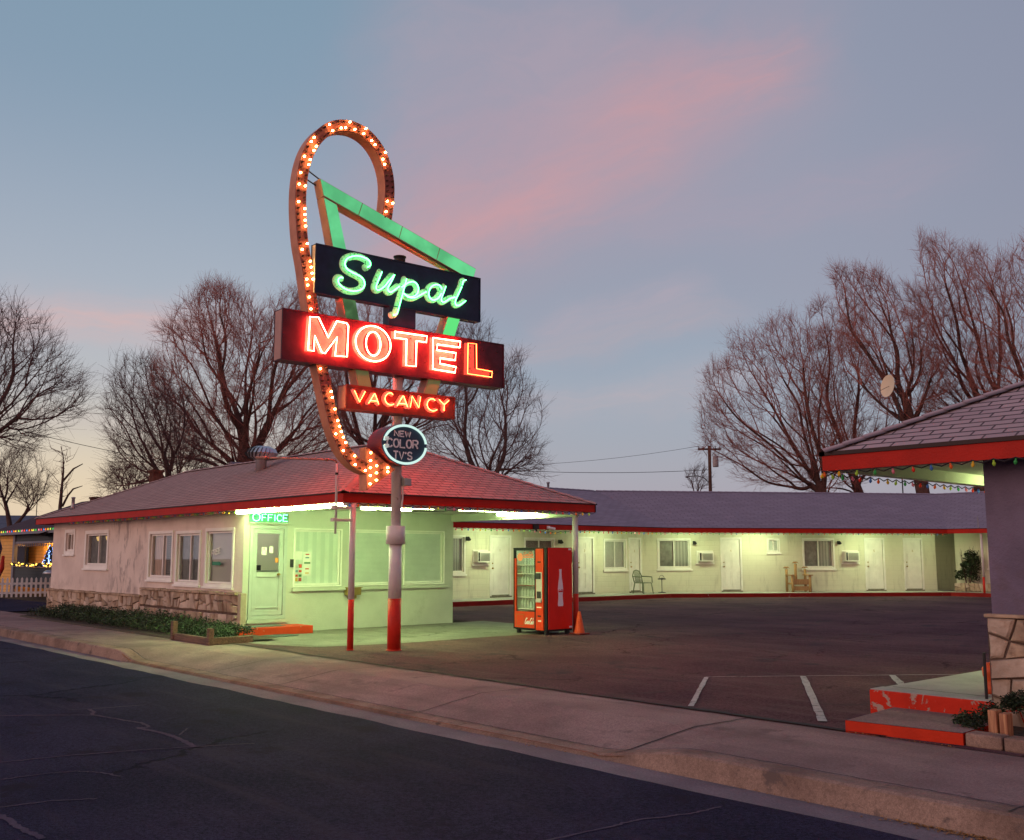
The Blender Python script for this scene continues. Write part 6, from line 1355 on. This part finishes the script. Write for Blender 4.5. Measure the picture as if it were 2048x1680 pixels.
light_string('holiday bulbs along the front canopy eave between corner post and steel post', [(-14.97, 9.5, 2.51), (-14.97, 15.6, 2.51)], .19, .06, .3, seed=3)
light_string('holiday bulbs along the wing eave behind the vending machine', [(-25.40, 20.1, 2.49), (-25.40, 23.2, 2.49), (-25.40, 24.4, 2.42), (-25.42, 25.4, 2.49), (-25.43, 30.6, 2.49)], .24, .075, .5, seed=4)
light_string('holiday bulbs along the far eave of the wing', [(K0[0] + .03, K0[1] + .05, 2.49), (K1[0] + .03, K1[1], 2.49)], .24, .06, .3, seed=5)
light_string('large holiday bulbs hanging along the red street fascia of the near house', [(-5.70, 9.36, 2.475), (-5.0, 9.345, 2.46), (-4.2, 9.345, 2.475), (-2.6, 9.345, 2.475)], .185, .055, .06, seed=6)
light_string('large holiday bulbs hanging along the lot side eave of the near house', [(-5.745, 9.42, 2.465), (-5.745, 15.6, 2.465)], .19, .055, .1, seed=9)
light_string('bright colored bulbs along the eave of the yellow house', [(-51.4, 12.80, 2.68), (-39.5, 12.80, 2.70)], .30, .08, 2.0, 0, seed=7)
light_string('bright colored bulbs on the roof edge of the yellow house', [(-49.5, 14.6, 3.32), (-48.2, 14.7, 3.36)], .3, .09, 3.0, 0, seed=8)
t = thing('garland', 'lit yellow bulb garland on the porch rail of the yellow house', 'garland', frH(2.9, 1.2, .02)); mb = MB(); mb.tube([frH(2.6 + i * .25, 1.24 + .04 * math.sin(i * 2.1), .04) for i in range(26)], .06, 6); build(mb, 'greenery', M_leafd, t); mb = MB()
g_ = random.Random(4)
for i in range(26): mb.lathe([(.001, -.035), (.035, 0), (.001, .035)], frH(2.6 + g_.uniform(0, 6.2), 1.24 + g_.uniform(-.06, .08), .11), 5)
build(mb, 'bulbs', emit('amber bulb', (1, .55, .08), 4.0), t)
t = thing('garland_arch', 'lit yellow bulb garland around the left porch post at the far left edge', 'garland', frH(.6, 1.0, .3)); mb = MB(); q_ = [frH(1.0 + .25 * math.cos(i * .35), 1.15 + i * .075, .35) for i in range(14)] ; mb.tube(q_, .07, 6); mb.tube([frH(-1.0, 1.2, .3), frH(-.9, 1.5, .3), frH(-1.0, 1.9, .3)], .07, 6); build(mb, 'greenery', M_leafd, t); mb = MB()
for i in range(44): p = Vector(q_[g_.randrange(14)]) + Vector((g_.uniform(-.12, .12), -.09, g_.uniform(-.05, .05))); mb.lathe([(.001, -.035), (.035, 0), (.001, .035)], p, 5)
build(mb, 'bulbs', emit('amber bulb', (1, .55, .08), 4.0), t)
t = thing('lit_tree', 'small pointed tree wrapped in blue-white lights on the porch of the yellow house', 'holiday tree', frH(7.0, 1.2, -.2)); mb = MB(); mb.lathe([(.05, 0), (.30, .04), (.18, .35), (.22, .36), (.10, .65), (.01, .85)], frH(7.0, 1.2, -.2), 10); build(mb, 'foliage', M_leafd, t); mb = MB()
for i in range(90): z = g_.random() ** 1.4 * .8; r_ = .33 * (1 - z / .88); a_ = g_.uniform(0, 6.28); q = frH(7.0 + r_ * math.cos(a_), 1.22 + z, -.2 + r_ * math.sin(a_)); mb.lathe([(.001, -.02), (.02, 0), (.001, .02)], q, 5)
for i in range(30): q = frH(7.38 + g_.uniform(-.04, .04), 1.2 - g_.random() * -.6, -.05); mb.lathe([(.001, -.02), (.02, 0), (.001, .02)], q, 5)
build(mb, 'bulbs', emit('blue bulb', (.25, .42, 1.0), 4.5), t)
t = thing('inflatable_figure', 'dark blue and red soft holiday figure at the left edge before the yellow house', 'inflatable', (-44.9, 11.6, 0)); mb = MB(); mb.lathe([(.30, 0), (.42, .3), (.40, .8), (.30, 1.1), (.34, 1.5), (.42, 1.9), (.30, 2.3), (.05, 2.5)], (-44.95, 11.55, 0), 14); build(mb, 'body', mat('blue nylon', (.04, .04, .12), .5, .2, 4), t, True); mb = MB(); mb.tube([(-44.5, 11.75, .7), (-44.35, 11.85, 1.1), (-44.45, 11.9, 1.6)], [.07, .09, .06], 8); build(mb, 'arm', mat('red nylon', (.45, .03, .015), .5), t, True)
mb = MB(); mb.lathe([(.30, .0), (.26, .08), (.16, .14), (.01, .17)], (-40.7, 12.6, .92), 12); o = build(mb, 'grey_lid', M_galv, None, True); tag(o, 'round pale lid showing above the picket fence beside the office wall', 'lid') 

# ------------------------------------------------------------------ utility pole, wires, dish
UP = thing('utility_pole', 'wooden utility pole with crossarm, transformer can and lamp arm behind the wing', 'utility pole', (-46.4, 60.7, 0))
def ur(u, z, d=0): q = Vector((-46.4, 60.7, 0)) + RGT * u + FWD * d; return (q.x, q.y, z)
mb = MB(); mb.tube([ur(0, 0), ur(0, 9.75)], [.16, .12], 10); build(mb, 'pole', mat('creosote wood', (.11, .055, .035), .9, .3, 5), UP, True)
mb = MB(); mb.box((-.85, 9.42, -.06), (.85, 9.55, .06), 0, lambda x, y, d: ur(x, y, d)); [mb.tube([ur(x, 9.3 if 0 else 9.0, .0), ur(x * 2.6, 9.42, .0)], .02, 5) for x in (-.18, .18)]; ca = build(mb, 'crossarm', mat('arm wood', (.06, .035, .03), .9), UP)
for x in (-.78, -.45, .45, .78): mb = MB(); mb.lathe([(.03, 0), (.05, .05), (.03, .08), (.05, .11), (.02, .16)], ur(x, 9.55), 8); build(mb, 'insulator', M_grey, ca)
mb = MB(); mb.lathe([(.20, 0), (.22, .03), (.22, .75), (.18, .80), (.02, .83)], ur(.42, 8.15, -.1), 14); mb.tube([ur(.42, 8.95, -.1), ur(.40, 9.15, -.1)], .035, 6); build(mb, 'transformer', mat('transformer grey', (.42, .38, .38), .5, .1), UP, True)
mb = MB(); mb.tube([ur(-.1, 7.0), ur(-.45, 7.35), ur(-.95, 7.5), ur(-1.6, 7.45)], .035, 6); la = build(mb, 'lamp_arm', M_dark, UP, True); mb = MB(); mb.lathe([(.05, .06), (.16, .0), (.14, -.06), (.03, -.10)], ur(-1.7, 7.44), 10); build(mb, 'lamp_head', M_galv, la, True)
def wire(label, pts, r=.012, sag=0): 
    m_ = MB(); P_ = [];
    for a, b in zip(pts, pts[1:]):
        a, b = Vector(a), Vector(b)
        for i in range(13): t_ = i / 12; P_.append(a.lerp(b, t_) - Vector((0, 0, sag * 4 * t_ * (1 - t_))))
    m_.tube(P_, r, 4); o = build(m_, 'overhead_wire', M_dark, None); tag(o, label, 'wire', 'overhead wires')
wire('upper thin wire running left from the utility pole crossarm', [ur(-.78, 9.72), ur(-24, 8.6, 2)], .012, .7); wire('lower cable running left from the utility pole to behind the office roof', [ur(-.1, 7.95), ur(-26, 8.4, -6)], .018, .6)
wire('thin wire crossing the gap between the bare trees at far left', [tuple(Vector((-46, 8, 0)) + Vector((0, 0, 7.9))), (-44.5, 22, 5.5)], .012, .3)
mb = MB(); P_ = [Vector(p) for p in ((-15.04, 9.6, 2.44), (-15.06, 10.6, 2.40), (-15.05, 11.9, 2.445))]; mb.tube(smooth_line(P_, 6), .008, 5); o = build(mb, 'canopy_cable', M_dark, None); tag(o, 'black cable slung under the canopy beside the corner post', 'cable')
DH = thing('satellite_dish', 'round pale satellite dish on a mast above the wing roof at the right', 'satellite dish', (-23.9, 45.4, 3.6)); dc = Vector((-23.92, 45.4, 9.7)); dn_ = (-(FWD * .25) + RGT * -.95 + Vector((0, 0, .12))).normalized(); dx = dn_.cross(Vector((0, 0, 1))).normalized(); dy = dx.cross(dn_)
mb = MB(); vs = []; fs = []
for i in range(5):
    for k in range(20): r_ = .55 * i / 4; a_ = k * math.pi / 10; vs.append(dc + dx * r_ * math.cos(a_) + dy * r_ * math.sin(a_) + dn_ * (r_ * r_ * .3))
for i in range(4):
    for k in range(20): fs.append((i * 20 + k, i * 20 + (k + 1) % 20, (i + 1) * 20 + (k + 1) % 20, (i + 1) * 20 + k))
mb.add(vs, fs); build(mb, 'dish', mat('dish cream', (.72, .60, .42), .6), DH, True); mb = MB(); mb.tube([(-23.6, 45.6, 3.6), (-23.6, 45.6, 9.5), tuple(dc - dn_ * .02)], .03, 8); build(mb, 'mast', M_dark, DH); mb = MB(); mb.tube([tuple(dc), tuple(dc + dn_ * .5 + Vector((0, 0, -.3)))], .012, 6); build(mb, 'feed_arm', M_dark, DH)
AN = thing('roof_antenna', 'thin television antenna on the far blue-grey roof', 'antenna', (-65.7, 19.3, 4.1)); mb = MB(); A_ = Vector((-65.7, 19.3, 4.0)); mb.tube([A_, A_ + Vector((0, 0, 1.35))], .025, 5); build(mb, 'mast', M_dark, AN); mb = MB(); mb.tube([A_ + Vector((0, 0, 1.3)) - RGT * .4, A_ + Vector((0, 0, 1.3)) + RGT * .4], .02, 5)
for k in range(5): x = -.36 + k * .18; mb.tube([A_ + Vector((0, 0, 1.3)) + RGT * x - FWD * .25, A_ + Vector((0, 0, 1.3)) + RGT * x + FWD * .25], .015, 4); mb.tube([A_ + Vector((0, 0, 1.3)) + RGT * x, A_ + Vector((0, 0, 1.38)) + RGT * x], .012, 4)
build(mb, 'elements', M_dark, AN)

# ------------------------------------------------------------------ fallen leaves and litter along the kerb
mb = MB(); g_ = random.Random(77)
def leaf(x, y, z, s):
    a = g_.uniform(0, 6.28); c_, s2 = math.cos(a) * s, math.sin(a) * s; h = g_.uniform(.003, .014)
    mb.add([(x - c_, y - s2, z + .003), (x + s2 * .5, y - c_ * .5, z + h), (x + c_, y + s2, z + .004), (x - s2 * .5, y + c_ * .5, z + h)], [(0, 1, 2, 3)])
for _ in range(260): x = g_.gauss(-3.1, .28); leaf(x, 6.66 - abs(g_.gauss(0, .05)), -.166, g_.uniform(.008, .02))
for _ in range(160): x = g_.uniform(-30, -17.5); leaf(x, 6.66 - abs(g_.gauss(0, .06)), -.166, g_.uniform(.01, .022))
for _ in range(140): x = g_.uniform(-17, -3); leaf(x, 6.66 - abs(g_.gauss(0, .03)), -.166, g_.uniform(.006, .014))
for _ in range(110): x = g_.uniform(-28, -17.6); leaf(x, 8.27 - abs(g_.gauss(0, .10)), .004, g_.uniform(.01, .02))
for _ in range(60): x = g_.uniform(-5.1, -4.1); leaf(x, 8.62 - abs(g_.gauss(0, .03)), .004, g_.uniform(.006, .014))
o = build(mb, 'fallen_leaves', M_dry, None); tag(o, 'small dry brown leaves gathered along the kerb and the ivy bed', 'leaves', None, 'stuff')

# ------------------------------------------------------------------ bare winter trees
def in_poly(x, y, P_):
    c = False; j = len(P_) - 1
    for i in range(len(P_)):
        if (P_[i][1] > y) != (P_[j][1] > y) and x < (P_[j][0] - P_[i][0]) * (y - P_[i][1]) / (P_[j][1] - P_[i][1]) + P_[i][0]: c = not c
        j = i
    return c
def tree(name, label, base, outline, n=1500, seed=1, bf=.85, trunk_r=.28, twig=3, fork=.34, lean=(0, 0), tl=.55, mats=None, depth=.8, group='bare winter trees'):
    rg_ = np.random.RandomState(seed); us = [p[0] for p in outline]; zs_ = [p[1] for p in outline]; zmin, zmax = min(zs_), max(zs_)
    pts = []
    wid = {}
    while len(pts) < n:
        u = rg_.uniform(min(us), max(us)); z = rg_.uniform(zmin * .9, zmax * 1.0)
        th_ = math.atan2(z - (zmin + zmax) / 2, u - (min(us) + max(us)) / 2); kk = 1.0 - .12 + .36 * noise.noise((math.cos(th_) * 2.6 + seed, math.sin(th_) * 2.6, seed * .7)); u2 = (min(us) + max(us)) / 2 + (u - (min(us) + max(us)) / 2) / max(.6, kk + .12); z2 = (zmin + zmax) / 2 + (z - (zmin + zmax) / 2) / max(.6, kk + .12)
        if not in_poly(u2, z2, outline) or noise.noise((u * .55 + seed * 3.1, z * .55, seed)) < rg_.uniform(-.55, -.05): continue
        kz = round(z, 1)
        if kz not in wid:
            row = [x for x in np.linspace(min(us), max(us), 40) if in_poly(x, min(max(z, zmin + .05), zmax - .3), outline)]; wid[kz] = (row[0], row[-1]) if len(row) > 1 else (u, u)
        a, b = wid[kz]; hw = (b - a) / 2 + .05; uc = (a + b) / 2; m_ = math.sqrt(max(0, 1 - ((u - uc) / hw) ** 2)) * hw * depth
        pts.append((u, rg_.uniform(-1, 1) * m_, z))
    H = zmax; z0 = H * fork * .55; cu = np.mean([p[0] for p in pts]); tr = []
    for k in range(7): f = k / 6; tr.append((lean[0] * f * z0 + cu * .08 * f + rg_.normal(0, .04) * f, lean[1] * f, z0 * f))
    X = np.array(tr + pts); N = len(X); nt = len(tr)
    par = np.full(N, -1); path = np.full(N, 1e9); path[0] = 0
    for k in range(1, nt): par[k] = k - 1; path[k] = path[k - 1] + np.linalg.norm(X[k] - X[k - 1])
    inn = np.zeros(N, bool); inn[:nt] = True; best = np.full(N, 1e9); bp = np.zeros(N, int)
    def relax(k):
        d = np.linalg.norm(X - X[k], axis=1); c_ = d + bf * (path[k] + d) + (0 if k >= nt - 3 else 3.0)
        m_ = (c_ < best) & ~inn; best[m_] = c_[m_]; bp[m_] = k
    for k in range(nt): relax(k)
    order = list(range(nt))
    for _ in range(N - nt):
        c_ = np.where(inn, 1e18, best); k = int(np.argmin(c_)); inn[k] = True; par[k] = bp[k]; path[k] = path[par[k]] + np.linalg.norm(X[k] - X[par[k]]); order.append(k); relax(k)
    kids = [[] for _ in range(N)]
    for k in range(1, N): kids[par[k]].append(k)
    leafn = np.zeros(N)
    for k in order[::-1]:
        leafn[k] = max(1.0, sum(leafn[c] for c in kids[k])) if kids[k] else 1.0
    main = [max(kids[k], key=lambda c: leafn[c]) if kids[k] else -1 for k in range(N)]
    for _ in range(5):   # relax the limbs into smooth lines
        Y = X.copy()
        for k in range(1, N):
            if main[k] >= 0: Y[k] = X[k] * .5 + (X[par[k]] + X[main[k]]) * .25
        X = Y
    # gentle upward sweep of outer wood
    r = trunk_r * (leafn / leafn[0]) ** .58; r = np.maximum(r, .005); r[:nt] = trunk_r * np.linspace(1.25, .95, nt)
    O = np.array([base[0], base[1], 0.0]); RX = np.array(RGT); FX = np.array(FWD); UZ = np.array([0, 0, 1.0])
    Wd = O + X[:, :1] * RX + X[:, 1:2] * FX + X[:, 2:3] * UZ
    segs = [(Wd[par[k]], Wd[k], min(r[par[k]], r[k] * 1.45), r[k]) for k in range(1, N)]
    tw = []
    for k in range(nt, N):
        if r[k] > .022: continue
        dr = Wd[k] - Wd[par[k]]; L_ = np.linalg.norm(dr) + 1e-6; dr = dr / L_
        for _ in range(twig if rg_.rand() < .5 else max(1, twig - 2)):
            p = Wd[par[k]] + (Wd[k] - Wd[par[k]]) * rg_.uniform(.1, 1.0); v = dr * .9 + rg_.normal(0, .38, 3) + UZ * .3; v /= np.linalg.norm(v); l1 = tl * rg_.uniform(.5, 2.0)
            q = p + v * l1 * .5; v2 = v + rg_.normal(0, .3, 3) + UZ * .1; v2 /= np.linalg.norm(v2); q2 = q + v2 * l1 * .6
            tw.append((p, q, .006, .0045)); tw.append((q, q2, .0045, .002))
            if rg_.rand() < .6: v3 = v + rg_.normal(0, .5, 3); v3 /= np.linalg.norm(v3); tw.append((q, q + v3 * l1 * .45, .005, .002))
    t = thing(name, label, 'tree', (base[0], base[1], 0), group)
    def mesh_of(S, ns, nm, m_):
        if not S: return
        A = np.array([s[0] for s in S]); B = np.array([s[1] for s in S]); ra = np.array([s[2] for s in S]); rb_ = np.array([s[3] for s in S])
        D = B - A; D /= (np.linalg.norm(D, axis=1, keepdims=True) + 1e-9); ref = np.where(np.abs(D[:, 2:3]) < .9, [[0, 0, 1.0]], [[1.0, 0, 0]]); U = np.cross(D, ref); U /= np.linalg.norm(U, axis=1, keepdims=True); V = np.cross(D, U)
        n0 = len(S); vs = np.zeros((n0, 2 * ns, 3))
        for k in range(ns):
            a_ = 2 * math.pi * k / ns; o_ = U * math.cos(a_) + V * math.sin(a_); vs[:, k] = A + o_ * ra[:, None]; vs[:, ns + k] = B + o_ * rb_[:, None]
        vs = vs.reshape(-1, 3) - np.array([base[0], base[1], 0]); b0 = (np.arange(n0) * 2 * ns)[:, None]
        F = np.concatenate([b0 + np.array([[k, (k + 1) % ns, ns + (k + 1) % ns, ns + k]]) for k in range(ns)], axis=0).astype(np.int32)
        me = bpy.data.meshes.new(nm); me.vertices.add(len(vs)); me.vertices.foreach_set('co', vs.astype(np.float32).ravel()); me.loops.add(F.size); me.loops.foreach_set('vertex_index', F.ravel()); me.polygons.add(len(F))
        me.polygons.foreach_set('loop_start', np.arange(len(F), dtype=np.int32) * 4); me.polygons.foreach_set('use_smooth', np.ones(len(F), bool)); me.update(calc_edges=True); me.validate(); me.materials.append(m_)
        o = bpy.data.objects.new(nm, me); COL.objects.link(o); o.parent = t
    thick = [s for s in segs if s[3] > .045]; thin = [s for s in segs if s[3] <= .045]
    mb_, mt_ = mats or (M_bark, M_twig); mesh_of(thick, 7, 'trunk', mb_); mesh_of(thin + tw, 3, 'crown', mt_)
M_twr = mat('red twigs', (.34, .135, .11), .95); MR = (M_bark2, M_twr)
T_ = TREES
tree('bare_tree', 'largest bare tree behind the office roof left of the neon sign', *T_['big'], n=6400, seed=2, trunk_r=.62, fork=.34, twig=4, mats=MR)
tree('bare_tree', 'low spreading bare tree at the left foot of the largest tree behind the office', *T_['low'], n=1950, seed=5, trunk_r=.28, fork=.55, twig=3)
tree('bare_tree', 'bare tree seen through and behind the neon sign boxes', *T_['mid'], n=3300, seed=6, trunk_r=.45, fork=.32, twig=3, mats=MR)
tree('bare_tree', 'slender bare tree just right of the neon sign', *T_['right'], n=1950, seed=9, trunk_r=.26, fork=.42, twig=3)
tree('bare_tree', 'small reddish bare sapling right of the slender tree behind the office roof', *T_['sapling'], n=330, seed=10, trunk_r=.13, fork=.7, twig=3, tl=.4)
tree('bare_tree', 'bare tree reaching in from the left edge of the photo', *T_['farleft'], n=2550, seed=11, trunk_r=.34, fork=.35, twig=3, mats=(M_bark, M_twig))
tree('bare_tree', 'low dense bare tree above the blue-grey roof at far left', *T_['lowleft'], n=1050, seed=12, trunk_r=.18, fork=.6, twig=3)
tree('bare_tree', 'wide fan-shaped bare tree left of the near roof at the right', *T_['fan'], n=3600, seed=14, trunk_r=.42, fork=.28, twig=4, mats=MR)
tree('bare_tree', 'tall leaning bare tree behind the fan-shaped one', *T_['fan2'], n=2550, seed=15, trunk_r=.36, fork=.30, twig=4, mats=MR)
tree('bare_tree', 'bare tree rising behind the satellite dish', *T_['tall'], n=2550, seed=16, trunk_r=.40, fork=.34, twig=4, mats=MR)
tree('bare_tree', 'tallest bare tree above the near roof', *T_['tall2'], n=2850, seed=17, trunk_r=.40, fork=.32, twig=4, mats=MR)
tree('bare_tree', 'bare tree cut by the right edge of the photo', *T_['tall3'], n=2550, seed=18, trunk_r=.40, fork=.34, twig=4, mats=MR)
tree('bare_tree', 'tiny bare tree under the lamp arm of the utility pole', *T_['wee'], n=200, seed=19, trunk_r=.09, fork=.8, twig=3, tl=.35)
tree('bare_tree', 'small bare tree beside the brick chimney behind the office', *T_['backshrub'], n=360, seed=20, trunk_r=.12, fork=.75, twig=3, tl=.45)
t = thing('dead_tree', 'nearly limbless dead tree with two broken stubs beside the brick chimney at far left', 'tree', (-62.5, 19.2, 0)); mb = MB(); c0 = Vector((-62.3, 19.6, 0)); g3 = lambda px, py: c0 + RGT * ((px - 96) * .0297) + Vector((0, 0, 1.6 + (1112 - py) * .0297))
mb.tube([c0, g3(96, 1015), g3(97, 980), g3(98, 945), g3(96, 915), g3(90, 895)], [.13, .11, .08, .06, .03, .015], 7); mb.tube([g3(98, 965), g3(106, 955), g3(118, 940), g3(136, 930)], [.07, .06, .05, .025], 6); mb.tube([g3(100, 1015), g3(110, 993), g3(120, 980), g3(138, 974)], [.07, .06, .05, .02], 6); build(mb, 'trunk', M_bark, t, True)
mb = MB(); g_ = random.Random(2)
for k in range(26):
    p = g3(90 + g_.uniform(-2, 14), g_.uniform(900, 1000)); mb.tube([p, p + RGT * g_.uniform(-.6, .5) + Vector((0, 0, g_.uniform(.1, .6))), p + RGT * g_.uniform(-1, .8) + Vector((0, 0, g_.uniform(.4, 1.2)))], [.018, .012, .005], 4)
build(mb, 'crown', M_twig, t)

mb = MB(); mb.lathe([(.06, -.3), (.05, .0), (.05, .22), (.07, .23), (.07, .29), (.02, .30)], (-30.4, 28.9, 4.35), 10); o = build(mb, 'vent_pipe', M_grey, None, True); tag(o, 'small vent pipe at the ridge of the wing roof behind the canopy corner', 'vent pipe')
